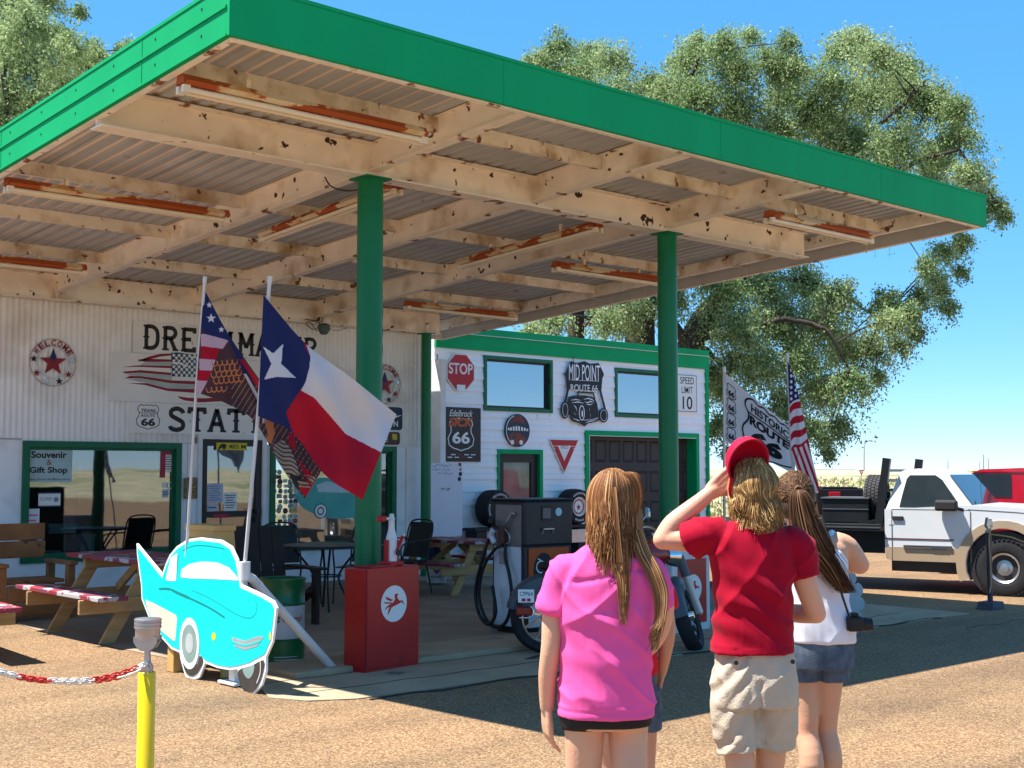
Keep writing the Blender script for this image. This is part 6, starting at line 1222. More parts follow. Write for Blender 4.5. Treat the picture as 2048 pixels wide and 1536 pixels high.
hgt = rt.uniform(.06, .24, n); w_ = rt.uniform(.03, .12, n); an = rt.uniform(0, math.pi, n); lx = rt.normal(size=n)*.1; P = np.stack([np.stack([x-np.cos(an)*w_, y-np.sin(an)*w_, z], 1), np.stack([x+np.cos(an)*w_, y+np.sin(an)*w_, z], 1), np.stack([x+lx, y+lx, z+hgt], 1)], 1)
me = bpy.data.meshes.new('grass'); me.from_pydata(P.reshape(-1, 3).tolist(), [], np.arange(n*3).reshape(-1, 3).tolist()); me.materials.append(GRASS); o = link('grass', me); tag(o, 'dry yellow green grass covering the field beyond the lot', 'grass', kind='stuff')
# ================================================================ vehicles
VG = glass('vehicle_glass', (.25, .3, .3), extra=.02); VGD = M('dark_vehicle_glass', (.02, .03, .035), r=.06, spec=.6)
def wheel(parent, fr, s, R_, wdt, n_out, rimr=.55, rim=None):
    f = Fr(fr.p(s, R_, n_out), fr.u, fr.v, fr.n); mb = MB(); pr_ = [(R_*rimr, -wdt), (R_*.8, -wdt), (R_*.97, -wdt*.93), (R_, -wdt*.8), (R_, -wdt*.2), (R_*.97, -wdt*.07), (R_*.8, 0), (R_*(rimr+.05), -.01), (R_*rimr, -.03)]
    mb.lathe(pr_, f, 40, cap=False)
    for i in range(40):
        a = 2*math.pi*i/40; g = Fr(f.p(R_*math.cos(a), R_*math.sin(a), -wdt/2), -f.u*math.sin(a)+f.v*math.cos(a), f.n, f.u*math.cos(a)+f.v*math.sin(a)); mb.box(-.018, .018, -wdt*.45, wdt*.48, -.006, .008, g)
    o = mb.build('wheel', BLACKR, parent, smooth=30); WM[o.name] = WM[parent.name]
    mb = MB(); mb.lathe([(R_*rimr, -.03), (R_*rimr*.97, -.015), (R_*rimr*.86, -.03), (R_*rimr*.80, -.07), (R_*rimr*.60, -.085), (R_*rimr*.5, -.06), (R_*rimr*.28, -.055), (R_*rimr*.26, -.02), (0, -.018)], f, 36, cap=False); mb.build('rim', rim or STEEL, o, smooth=30)
    mb = MB()
    for i in range(8): a = 2*math.pi*i/8+.2; mb.ext(circ(R_*rimr*.56*math.cos(a), R_*rimr*.56*math.sin(a), R_*.05, 10), f, -.084, -.073)
    mb.build('rim_holes', INK, o)
    return f
B_ = AtZ(2010, 1193); vh = Vector((cv.x, cv.y, 0)).normalized(); TA = math.radians(59); d_ = cr*math.sin(TA)-vh*math.cos(TA); WB2 = 3.3; A_ = B_-d_*WB2; FT = Fr(A_, d_, (0, 0, 1))
tq = lambda x, y: FT.px(1620+x/4.266, 880+y/4.266)
truck = thing('pickup_truck', 'white flatbed pickup with tan lower sides and black headache rack', 'pickup', tuple(A_.lerp(B_, .5)), 0)
VW = M('vehicle_white', (.70, .71, .72), r=.25, var=.02, spec=.5, coat=.4); VT = M('vehicle_tan', (.42, .31, .20), r=.3, var=.04, spec=.5, coat=.3); VB = M('bed_black', (.014, .015, .017), r=.4, var=.2, vs=5); SEAM = M('panel_seam', (.05, .05, .05))
belt = tq(640, 590)[1]; zr = tq(900, 250)[1]; WD = 1.84
P_ = [tq(655, 1000), tq(640, 880), tq(636, 640)]; sb = P_[2][0]; sR = WB2
hood_s = tq(1380, 560); cow = hood_s[0]; hz = hood_s[1]; fe = sR+.85; ar = .46; sill = tq(1040, 1040)[1]
arch = [(sR+ar*math.cos(a), .38+ar*math.sin(a)) for a in np.linspace(math.pi+.45, -.45, 16)]
lower = [(sb, sill+.03), (sb, belt)]+[(cow-.02, hz+.005), (cow+.5, hz-.015), (fe-.12, hz-.06), (fe, hz-.14), (fe+.02, .42), (fe-.02, .34)]+arch[::-1]+[(sR-ar-.05, sill), (sb+.1, sill)]
mb = MB(); mb.ext(lower, FT, -WD, 0); mb.build('body', VW, truck)
# cab
sA0 = tq(745, 275); sA1 = tq(1085, 258); gl0 = [(sb+.01, belt-.01), (tq(700, 400)[0], tq(700, 400)[1]), (sA0[0], sA0[1]), (sA0[0]+.06, zr-.005), (tq(900, 245)[0], zr+.01), (sA1[0], zr-.02), (tq(1160, 300)[0], tq(1160, 300)[1]), (cow-.01, hz)]
k = len(gl0); vs = [FT.p(a, b, -.02-.14*max(0, (b-belt)/(zr-belt))) for a, b in gl0]+[FT.p(a, b, -WD+.02+.14*max(0, (b-belt)/(zr-belt))) for a, b in gl0]; mb = MB(); mb.add([tuple(v) for v in vs], [tuple(range(k)), tuple(range(k, 2*k))[::-1]]+[(i, k+i, k+(i+1) % k, (i+1) % k) for i in range(k)]); mb.build('cab', VW, truck)
ins = lambda b: -.02-.14*max(0, (b-belt)/(zr-belt))+.004
def cabglass(px, name, mt=VGD):
    P = [tq(*p) for p in px]; mb = MB(); k = len(P); mb.add([tuple(FT.p(a, b, ins(b))) for a, b in P]+[tuple(FT.p(a, b, ins(b)-.01)) for a, b in P], [tuple(range(k)), tuple(range(k, 2*k))[::-1]]+[(i, k+i, k+(i+1) % k, (i+1) % k) for i in range(k)]); return mb.build(name, mt, truck)
cabglass([(757, 575), (775, 470), (805, 330), (830, 300), (1050, 300), (1110, 340), (1235, 505), (1255, 585)], 'side_window')
# windscreen across the cab
a1, b1 = tq(1160, 300); a2, b2 = cow-.01, hz; mb = MB(); nrm = Vector((b1-b2, a2-a1)).normalized()*.012
q_ = [FT.p(a1+nrm.x, b1+nrm.y, -.20), FT.p(a2+nrm.x, b2+nrm.y, -.08), FT.p(a2+nrm.x, b2+nrm.y, -WD+.08), FT.p(a1+nrm.x, b1+nrm.y, -WD+.20)]; mb.add([tuple(v) for v in q_]+[tuple(v-FT.v*.01) for v in q_], [(0, 1, 2, 3), (7, 6, 5, 4), (0, 4, 5, 1), (1, 5, 6, 2), (2, 6, 7, 3), (3, 7, 4, 0)]); mb.build('windscreen', VGD, truck)
mb = MB(); mb.bar(FT.p(a2+.0, b2+.03, -.3), FT.p(a2-.13, b2+.13, -.75), .015, .012); mb.build('wiper', INK, truck)
def strip(px0, px1, hpx, mt, name, n0=.001, n1=.006):
    a, b = tq(*px0); c, d = tq(*px1); mb = MB(); mb.line([(a, b), (c, d)], hpx/4.266*17.5/2600, FT, n0, n1); return mb.build(name, mt, truck)
zs = tq(900, 860)[1]; lowP = [(sb+.012, sill+.032), (sb+.012, zs), (sR-ar-.02, zs)]+[(sR+(ar+.0)*math.cos(a), .38+(ar+.0)*math.sin(a)) for a in np.linspace(math.pi-.35, math.pi+.40, 6)]+[(sR-ar-.03, sill+.004)]
zl = zs-.085; mb = MB(); mb.ext([(sb+.004, sill+.032), (sb+.004, zl), (sR-ar-.10, zl), (sR-ar-.06, sill+.004), (sb+.1, sill+.004)], FT, .0005, .004); mb.build('lower_paint', VT, truck)
mb = MB(); ring = [(sR+(ar+.004)*math.cos(a), .38+(ar+.004)*math.sin(a)) for a in np.linspace(math.pi+.40, -.40, 20)]; ring2 = [(sR+(ar+.12)*math.cos(a), .38+(ar+.10)*math.sin(a)) for a in np.linspace(-.40, math.pi+.40, 20)]; mb.ext(ring+ring2, FT, .0005, .012); mb.build('wheel_arch', VT, truck)
mb = MB(); mb.box(sb+.005, sR-ar-.14, zs+.012, zs+.030, .0005, .005, FT); mb.build('pinstripe', M('brown_pinstripe', (.12, .05, .04)), truck); mb = MB(); mb.cbox(sb+.24, sR-ar-.16, zs-.105, zs-.055, .004, .022, .006, FT); mb.build('side_moulding', M('moulding_grey', (.10, .09, .09), r=.3), truck)
mb = MB(); mb.box(sb+.24, sR-ar-.17, zs-.068, zs-.062, .0222, .0235, FT); mb.build('moulding_chrome', CHROME, truck)
ds = tq(700, 800)[0]; de = tq(1372, 800)[0]; mb = MB()
for s_ in (ds, de): mb.box(s_-.004, s_+.004, sill+.01, belt-.01, .0041, .0055, FT)
mb.box(ds, de, belt-.002, belt+.004, .0005, .002, FT); mb.build('door_seam', SEAM, truck); mb = MB(); mb.line([(cow-.05, hz-.05), (cow+.5, hz-.075), (fe-.15, hz-.12)], .007, FT, .0005, .003); mb.build('hood_seam', SEAM, truck); mb = MB(); mb.cbox(sR-ar-.42, sR-ar-.22, zs-.095, zs-.07, .0222, .026, .001, FT); mb.build('badge', CHROME, truck); mb = MB(); mb.cbox(sb+.05, sb+.12, zs+.2, zs+.27, .0005, .004, .002, FT); mb.build('fuel_flap', VW, truck)
a, b = tq(752, 668); mb = MB(); mb.cbox(a-.07, a+.07, b-.028, b+.028, .001, .018, .006, FT); mb.build('door_handle', INK, truck)
a, b = tq(1190, 565); mb = MB(); mb.cbox(a-.16, a+.12, b-.06, b+.08, .03, .14, .03, FT); mb.bar(FT.p(a+.1, b-.03, .03), FT.p(a+.18, b-.05, -.02), .03, .04); mb.build('wing_mirror', INK, truck)
mb = MB(); mb.box(sb+.05, sR-.1, sill-.14, sill+.02, -WD+.15, -.12, FT); mb.box(fe-.02, fe+.10, .34, .52, -WD+.02, -.02, FT); mb.build('underbody', INK, truck)
mb = MB(); mb.ext([(sR+.43*math.cos(a), .38+.43*math.sin(a)) for a in np.linspace(0, 2*math.pi, 24, endpoint=False)], FT, -.35, -.03); mb.build('wheel_well', INK, truck)
mb = MB(); mb.cbox(fe-.0, fe+.03, hz-.30, hz-.15, -.30, -.04, .01, FT); mb.build('headlight', CHROME, truck)
wheel(truck, FT, sR, .35, .25, .03); wheel(truck, Fr(FT.p(0, 0, -WD), FT.u, FT.v, FT.n), sR, .35, .25, .22)
wheel(truck, FT, 0, .37, .25, -.05, rim=INK); wheel(truck, Fr(FT.p(0, 0, -WD), FT.u, FT.v, FT.n), 0, .37, .25, .25)
# bed and rack
bz = tq(500, 715)[1]; s0 = -1.0; s1 = sb-.04
mb = MB(); mb.cbox(s0, s1, bz-.10, bz, -WD-.05, .06, .01, FT); mb.box(s0+.1, s1, bz-.40, bz-.102, -WD+.35, -.35, FT); mb.build('flat_bed', VB, truck)
mb = MB(); mb.box(s0, s1, bz-.055, bz-.035, .0605, .066, FT); mb.build('bed_rail_edge', M('worn_black_edge', (.08, .085, .09), r=.4), truck)
a0, b0 = tq(85, 500); a1, b1 = tq(485, 600); mb = MB(); mb.cbox(a0, a1, bz+.001, b0, -.62, -.08, .015, FT); mb.build('tool_box', VB, truck); mb = MB(); mb.box(a0-.01, a1+.01, b0+.001, b0+.02, -.64, -.06, FT); mb.box(a0+.01, a1, (b0+bz)/2+.02, (b0+bz)/2+.03, -.0795, -.07, FT); mb.build('box_lid', M('worn_grey_edge', (.16, .17, .18), r=.35, m=.4), truck)
hp = sb-.0; zt2 = tq(665, 155)[1]; mb = MB(); mb.bar(FT.p(hp-.09, bz, -.06), FT.p(hp+.03, zt2, -.06), .10, .07, FT.n); mb.build('rack_post', VB, truck); mb = MB(); mb.bar(FT.p(hp-.09, bz, -WD+.06), FT.p(hp+.03, zt2, -WD+.06), .10, .07, FT.n); mb.build('rack_post', VB, truck)
zb2 = zt2-.16
for dz in (0, -.13, -.26, -.39, -.52): mb = MB(); mb.bar(FT.p(hp+.01+dz*.12, zb2+dz, -.10), FT.p(hp+.01+dz*.12, zb2+dz, -WD+.10), .05, .035); mb.build('rack_bar', VB, truck)
mb = MB(); mb.bar(FT.p(hp-.08, bz+.05, -.06), FT.p(hp-.35, bz, -.06), .05, .04); mb.build('rack_brace', VB, truck)
ft = Fr(FT.p(hp-.12, bz+.32, -.50), FT.n*-1, FT.v); R_ = .315; mb = MB(); mb.lathe([(.17, -.22), (.25, -.22), (.295, -.20), (R_, -.16), (R_, -.05), (.295, -.01), (.25, 0), (.17, 0)], Fr(ft.o, FT.n, FT.v, FT.u), 40, cap=False)
for i in range(44):
    for j in range(4):
        a = 2*math.pi*(i+.5*(j % 2))/44; g = Fr(Fr(ft.o, FT.n, FT.v, FT.u).p(R_*math.cos(a), R_*math.sin(a), -.185+j*.050), FT.v*math.cos(a)-FT.n*math.sin(a), FT.u, FT.n*math.cos(a)+FT.v*math.sin(a)); mb.box(-.018, .018, -.02, .02, -.004, .010, g)
o = mb.build('spare_tyre', M('spare_tyre_rubber', (.045, .045, .048), r=.8), truck, smooth=30)
# small bumps: antenna
mb = MB(); mb.tube([FT.p(cow+.10, hz, -.12), FT.p(cow+.08, hz+.55, -.12)], .003, 5); mb.build('aerial', INK, truck)
# red vehicle beyond
FR_ = Fr(FT.p(1.55, 0, -3.2), FT.u, FT.v, FT.n); rq = lambda x, y: FR_.px(1620+x/4.266, 880+y/4.266)
rv = thing('red_vehicle', 'bright red wagon parked beyond the white pickup', 'car', tuple(FR_.o), 0); VR = M('vehicle_red', (.52, .004, .02), r=.2, spec=.5, coat=.5)
zt3 = rq(1600, 238)[1]; s_a = rq(1265, 258)[0]; bl = rq(1600, 490)[1]; LEN = 4.6
prof = [(s_a-.5, .35), (s_a-.5, .85), (s_a-.45, bl), (s_a+.0, bl+.02), (s_a+.15, zt3-.10), (s_a+.32, zt3-.02), (s_a+.9, zt3), (s_a+LEN*.55, zt3-.01), (s_a+LEN*.62, zt3-.12), (s_a+LEN*.64, .5), (s_a+LEN*.63, .32)]
mb = MB(); mb.ext(prof, FR_, -1.7, 0); mb.build('body', VR, rv)
w0, w1 = rq(1470, 290), rq(1722, 490); mb = MB(); mb.cbox(w0[0], w1[0], w1[1], w0[1], .001, .008, .02 if False else .003, FR_); mb.build('side_window', VGD, rv)
mb = MB(); mb.cbox(s_a+.35, w0[0]-.12, w1[1], w0[1], .001, .008, .003, FR_); mb.build('side_window', VGD, rv); mb = MB(); mb.box(s_a+.2, s_a+LEN*.6, zt3-.06, zt3-.045, .001, .012, FR_); mb.build('roof_gutter', VR, rv)
for s_ in (s_a+.3, s_a+2.3): wheel(rv, FR_, s_, .36, .22, .02)
# black pickup behind the flatbed
c_ = AtD(1683, 1000, 25.0); FB = Fr((c_.x, c_.y, 0), cr, (0, 0, 1), -Vector((cv.x, cv.y, 0)).normalized()); bp_ = thing('black_pickup', 'black pickup tailgate showing between the striped flag and spare tyre', 'pickup', (c_.x, c_.y, 0))
bx = lambda x, y: FB.px(x, y); x0, zz1 = bx(1632, 976); x1, zz0 = bx(1728, 996)
mb = MB(); mb.cbox(x0, x1, .45, zz1, -1.9, 0, .04, FB); mb.build('body', VB, bp_); mb = MB(); mb.cbox(x0+.12, x1-.12, zz1+.0, zz1+.02, -.5, -.01, .005, FB); mb.build('bed_cover', VB, bp_)
a, b = bx(1670, 990); mb = MB(); mb.cbox(a-.12, a+.10, b-.03, b+.06, .001, .02, .008, FB); mb.build('tail_light', M('tail_red', (.5, .02, .03), r=.3), bp_)
for s_ in (x0+.12, x1-.12): mb = MB(); mb.lathe([(.2, -.2), (.36, -.2), (.36, 0), (.2, 0)], Fr(FB.p(s_, .36, -.7), FB.n, FB.v, FB.u), 24); mb.build('wheel', BLACKR, bp_)
# ================================================================ motorcycle
from mathutils import noise as mn
R0 = AtZ(1092, 1306); F0 = AtZ(1398, 1298); md = (F0-R0).normalized(); FM = Fr((R0.x, R0.y, 0), md, (0, 0, 1)); WBM = (F0-R0).length
mq = lambda x, y: FM.px(x, y)
moto = thing('motorcycle', 'slate grey touring motorcycle on the concrete behind the girl in pink', 'motorcycle', tuple(FM.p(WBM/2, 0)), 0)
MS = M('slate_fender', (.065, .078, .095), r=.4, var=.05, spec=.35); MR_ = M('dark_red_tank', (.22, .01, .012), r=.25, spec=.5, coat=.4); MC = M('fork_silver', (.50, .50, .47), r=.4, m=.3)
def mwheel(s, R_, tilt=0, nm='wheel', f=None):
    f = f or Fr(FM.p(s, R_, 0), FM.u, FM.v, FM.n)
    mb = MB(); mb.lathe([(R_-.09, -.045), (R_-.03, -.065), (R_-.005, -.04), (R_, 0), (R_-.005, .04), (R_-.03, .065), (R_-.09, .045), (R_-.09, -.045)], f, 44, cap=False); o = mb.build(nm, BLACKR, moto, smooth=40)
    mb = MB(); mb.line(circ(0, 0, R_-.095, 36), .022, f, -.03, .03, True); mb.lathe([(.03, -.07), (.05, -.03), (.05, .03), (.03, .07)], f, 16)
    for i in range(9): a = 2*math.pi*i/9; mb.line([(.04*math.cos(a), .04*math.sin(a)), ((R_-.09)*math.cos(a+.12), (R_-.09)*math.sin(a+.12))], .02, f, -.012, .012)
    mb.build('rim', CHROME, o, smooth=30); return f
mwheel(0, .31); hd = Vector(FM.p(*mq(1326, 1107))); Fc = Vector(FM.p(*mq(1396, 1300))); Fc.z = 0; vv_ = (hd-Fc).normalized(); ax_ = Fc+vv_*.30; ax_.z = max(ax_.z, .262); uu_ = Vector((math.cos(math.radians(33)), math.sin(math.radians(33)), 0)); uu_ = (uu_-vv_*uu_.dot(vv_)).normalized()
ff_ = mwheel(WBM, .31, 0, 'wheel', Fr(ax_, uu_, vv_))
def fender(f, R_, a0, a1, wd, drop, name):
    mb = MB(); n = 18; sec = [(-1, -drop), (-.98, -drop*.4), (-.85, 0), (-.45, .02), (0, .028), (.45, .02), (.85, 0), (.98, -drop*.4), (1, -drop)]; k = len(sec); vs = []
    for i in range(n+1):
        a = a0+(a1-a0)*i/n; e = min(1, 4*min(i, n-i)/n+.35)
        for (x, h) in sec: vs.append(f.p((R_+h*e+.03)*math.cos(a), (R_+h*e+.03)*math.sin(a), x*wd))
    fs = [(i*k+j, i*k+j+1, (i+1)*k+j+1, (i+1)*k+j) for i in range(n) for j in range(k-1)]; b = len(vs); vs += [v+(f.o-v).normalized()*.008 for v in vs]
    fs += [tuple(b+q for q in t_)[::-1] for t_ in fs[:]]; mb.add([tuple(v) for v in vs], fs); return mb.build(name, MS, moto, smooth=50)
fender(Fr(FM.p(0, .31, 0), FM.u, FM.v), .31, 2.9, .6, .095, .16, 'rear_fender'); fender(ff_, .31, 2.9, .5, .07, .11, 'front_fender')
hs_ = hd+Vector((0, 0, .10)); fn = ff_.n
for s in (-1, 1):
    off = fn*(s*.125); mb = MB(); mb.tube([hs_+off, hd+off, hd.lerp(ax_, .52)+off], .027, 14); mb.tube([hd.lerp(ax_, .50)+off, ax_+off], .033, 14); mb.build('fork', MC, moto, smooth=40)
    mb = MB(); mb.tube([hd.lerp(ax_, .12)+off, hd.lerp(ax_, .42)+off], .040, 14); mb.build('fork_cover', MS, moto, smooth=40)
    mb = MB(); mb.tube([ax_+off, ax_+fn*(s*.14)], .02, 10); mb.build('axle_nut', CHROME, moto, smooth=40)
f_ = Fr(hd+FM.u*.12-FM.v*.02, FM.n*-1, FM.v, FM.u); mb = MB(); mb.lathe([(.03, -.12), (.085, -.08), (.10, 0), (.095, .02), (0, .035)], f_, 24, cap=False); mb.build('headlight', CHROME, moto, smooth=40)
hb = hs_+Vector((0, 0, .02)); tp_ = lambda a, b, c: tuple(hb+FM.u*a+FM.n*b+FM.v*c)
mb = MB(); mb.tube(curve([tp_(-.30, .42, .02), tp_(-.22, .38, .06), tp_(-.06, .22, .10), tp_(.0, .0, .04), tp_(-.06, -.22, .10), tp_(-.22, -.38, .06), tp_(-.30, -.42, .02)], 5), .014, 10); mb.build('handlebar', CHROME, moto, smooth=True)
for s in (-1, 1):
    mb = MB(); mb.tube([tp_(-.34, s*.43, .01), tp_(-.22, s*.385, .055)], .021, 10); mb.build('grip', INK, moto, smooth=True)
    mr = hb+FM.u*(-.02)+FM.n*(s*.36)+FM.v*.22; mb = MB(); mb.tube([tp_(-.16, s*.34, .07), tuple(mr)], .006, 6); mb.build('mirror_stem', CHROME, moto); mb = MB(); fr = Fr(mr, FM.n*-1, FM.v, -FM.u); mb.ext([(-.055, -.03), (-.03, -.045), (.04, -.035), (.06, .02), (.045, .05), (-.03, .045), (-.055, .01)], fr, -.0, .018); mb.build('mirror', M('mirror_pale', (.5, .62, .68), r=.15, m=.6), moto)
def blob(name, mt, c, r, par, seg=20, sub=None, fr=FM):
    mb = MB(); n = 12; vs = []; fs = []
    for i in range(n+1):
        th = math.pi*i/n
        for j in range(seg): ph = 2*math.pi*j/seg; vs.append(fr.p(c[0]+r[0]*math.sin(th)*math.cos(ph), c[1]+r[1]*math.cos(th), c[2]+r[2]*math.sin(th)*math.sin(ph)))
    fs = [(i*seg+j, i*seg+(j+1) % seg, (i+1)*seg+(j+1) % seg, (i+1)*seg+j) for i in range(n) for j in range(seg)]; mb.add([tuple(v) for v in vs], fs); return mb.build(name, mt, par, smooth=True, fix=False)
blob('fuel_tank', MR_, (WBM*.60, .83, 0), (.30, .14, .15), moto); blob('seat', M('seat_leather', (.02, .018, .018), r=.5), (WBM*.22, .74, 0), (.38, .07, .15), moto)
mb = MB(); mb.tube([FM.p(.0, .55), FM.p(.35, .62), FM.p(WBM*.72, .82), tuple(hd)], .025, 8); mb.tube([FM.p(.1, .33), FM.p(.45, .22), FM.p(WBM*.7, .22), tuple(hd-FM.v*.08)], .022, 8); mb.build('frame', INK, moto, smooth=True)
mb = MB(); mb.cbox(.42, WBM*.72, .22, .46, -.14, .14, .03, FM); mb.build('engine', MC, moto)
for (a, t_) in ((.52, -.30), (.72, .30)):
    b0 = Vector((a, .44)); e = Vector((math.sin(t_), math.cos(t_)));
    for i in range(7): c = b0+e*(.02+.028*i); mb = MB(); mb.lathe([(.075, -.008), (.075, .008)], Fr(FM.p(c.x, c.y, 0), FM.n, FM.u*e.y-FM.v*e.x, FM.u*e.x+FM.v*e.y), 16); mb.build('cylinder_fin', MC, moto)
for k_ in (0, 1):
    mb = MB(); mb.tube(curve([FM.p(.75, .42, .12), FM.p(.88, .30, .16), FM.p(.75, .20, .17), FM.p(.35, .20-.0+.08*k_, .17), FM.p(.02, .24+.08*k_, .17)], 6), [.02]*13+[.034]*12, 12); mb.build('exhaust_pipe', CHROME, moto, smooth=True)
mb = MB(); mb.tube([FM.p(.4, .22, .1), FM.p(.35, .02, .28)], .012, 8); mb.build('side_stand', INK, moto)
rp = AtD(1054, 1192, 10.85); fp = Fr(rp, cr, Vector((.0, 0, 1))+Vector((cv.x, cv.y, 0))*.25); mb = MB(); mb.cbox(-.075, .06, -.055, .055, -.006, 0, .003, fp); mb.build('number_plate', WHITE, moto); letters('CPP64', fp, -.06, .048, -.0, .035, NAVY, moto, n=.002); mb = MB(); mb.box(-.045, -.012, -.045, -.02, .001, .002, fp); mb.box(.0, .03, -.045, -.02, .001, .002, fp); mb.build('plate_sticker', RED, moto)
fq = Fr(AtD(1047, 1222, 10.9), cr, (0, 0, 1)); mb = MB(); mb.cbox(-.065, .075, -.04, .035, -.05, .01, .015, fq); mb.build('tail_light', M('tail_lens', (.25, .008, .012), r=.15, spec=.6), moto); mb = MB(); mb.tube(curve([fq.p(.06, .04, .02), fq.p(.085, 0, .02), fq.p(.06, -.05, .02), fq.p(-.04, -.055, .01)], 5), .007, 8); mb.build('chrome_trim', CHROME, moto, smooth=True)
mb = MB(); mb.tube([fq.p(.0, .0, -.05), tuple(FM.p(-.30, .50, 0))], .02, 8); mb.build('light_bracket', INK, moto)
# pale scalloped plywood beyond the woman
c_ = AtZ(1690, 1272); fs_ = Fr((c_.x, c_.y, 0), cr, (0, 0, 1)); kk = (c_-CC).dot(cv)/2600; t = thing('plywood_cutout', 'pale blue grey scalloped plywood shape standing beyond the woman in white', 'plywood cutout', tuple(fs_.o))
pts = [(-.25, .0), (.05, .0)]
for (a, b, r) in ((.07, .06, .06), (.10, .17, .07), (.12, .30, .075), (.10, .43, .08), (.04, .54, .08), (-.06, .62, .09)): pts += [(a+r*math.cos(x), b+r*math.sin(x)) for x in np.linspace(-.9, 1.1, 6)]
pts += [(-.2, .64), (-.3, .5)]; mb = MB(); mb.ext(pts, fs_, -.015, 0); mb.build('sheet', M('pale_back_board', (.36, .42, .46), r=.6), t); mb = MB(); mb.bar(fs_.p(-.1, .4, -.02), fs_.p(-.1, 0, -.3), .04, .03); mb.build('strut', WOOD, t)
# ================================================================ people
class Body:
    def __init__(s): s.mb = MB()
    def ell(s, c, r, rot=None, n=14, m=22):
        R_ = Euler(rot).to_matrix() if rot else Matrix.Identity(3); vs = []
        for i in range(n+1):
            th = math.pi*i/n
            for j in range(m): ph = 2*math.pi*j/m; vs.append(tuple(R_ @ Vector((r[0]*math.sin(th)*math.cos(ph), r[1]*math.sin(th)*math.sin(ph), r[2]*math.cos(th)))+Vector(c)))
        s.mb.add(vs, [(i*m+j, (i+1)*m+j, (i+1)*m+(j+1) % m, i*m+(j+1) % m) for i in range(n) for j in range(m)])
    def limb(s, P, R_, sub=4, n=18, ends=True):
        C_ = curve([tuple(p) for p in P], sub); rs = list(np.interp(np.linspace(0, 1, len(C_)), np.linspace(0, 1, len(P)), R_)); s.mb.tube(C_, rs, n)
        if ends: s.ell(C_[0], (rs[0],)*3); s.ell(C_[-1], (rs[-1],)*3)
    def loft(s, rings, n=28, sub=4, p=2.3):
        """rings: (x, y, z, half width, half depth)"""
        rings = curve(rings, sub); vs = []
        for (x, y, z, a, b) in rings:
            for j in range(n): t = 2*math.pi*j/n; cx_, sy = math.cos(t), math.sin(t); vs.append((x+a*math.copysign(abs(cx_)**(2/p), cx_), y+b*math.copysign(abs(sy)**(2/p), sy), z))
        k = len(rings); s.mb.add(vs, [(i*n+j, i*n+(j+1) % n, (i+1)*n+(j+1) % n, (i+1)*n+j) for i in range(k-1) for j in range(n)]+[tuple(range(n))[::-1], tuple((k-1)*n+j for j in range(n))])
    def make(s, name, mt, par, vox=.006, sm=6, folds=None):
        me = bpy.data.meshes.new(name); me.from_pydata(s.mb.v, [], s.mb.f); bm = bmesh.new(); bm.from_mesh(me); bmesh.ops.recalc_face_normals(bm, faces=bm.faces[:]); bm.to_mesh(me); bm.free()
        ob = bpy.data.objects.new(name, me); sc.collection.objects.link(ob); m = ob.modifiers.new('r', 'REMESH'); m.mode = 'VOXEL'; m.voxel_size = vox
        m2 = ob.modifiers.new('s', 'SMOOTH'); m2.iterations = sm; m2.factor = .5; dg = bpy.context.evaluated_depsgraph_get(); me2 = bpy.data.meshes.new_from_object(ob.evaluated_get(dg)); bpy.data.objects.remove(ob)
        if folds:
            no = [v.normal.copy() for v in me2.vertices]
            for v, q in zip(me2.vertices, no): v.co += q*folds(v.co)
        me2.materials.clear(); me2.materials.append(mt); me2.update(); me2.shade_smooth(); return link(name, me2, par)
def cloth_folds(amp, seed, dx=2.6, dz=9., drag=(0, 0)):
    """long soft creases pulled towards a point plus fine crumple"""
    def f(p):
        q = Vector((p.x*dz*.8+p.z*2.2+.8*mn.noise(Vector((p.x*3, p.y*3, p.z*3+seed))), p.y*5, p.z*dx*.8-p.x*1.5+seed)); n1 = 1-abs(mn.noise(q))*2.4; q2 = Vector((p.x*9+seed, p.y*9, p.z*7)); n2 = mn.noise(q2); q3 = Vector((p.x*24+p.z*9, p.y*20+seed, p.z*9)); n3 = 1-abs(mn.noise(q3))*2
        qa = Vector((p.x*6.5+p.z*5.5+seed, p.y*4, p.z*1.2-p.x*1.4)); qb = Vector((p.x*5.5-p.z*4.2+seed*2, p.y*4+3, p.z*1.5+p.x*1.1)); r1 = max(0, 1-abs(mn.noise(qa))*4.2); r2 = max(0, 1-abs(mn.noise(qb))*4.2); return amp*(.45*n1+.75*r1*r1+.65*r2*r2+.12*n2+.10*n3-.45)
    return f
def skin(name, c):
    m = M(name, c, r=.5, var=.10, vs=5, spec=.3, bump=.08, bs=120, c3=(c[0]*1.0, c[1]*.80, c[2]*.78), t3=.60, s3=5); b = m.node_tree.nodes["Principled BSDF"]; b.inputs["Subsurface Weight"].default_value = .18; b.inputs["Subsurface Radius"].default_value = (.012, .005, .003); b.inputs["Subsurface Scale"].default_value = 1; return m
SK1 = skin('skin_fair', (.66, .38, .245)); SK2 = skin('skin_fair_warm', (.62, .35, .22))
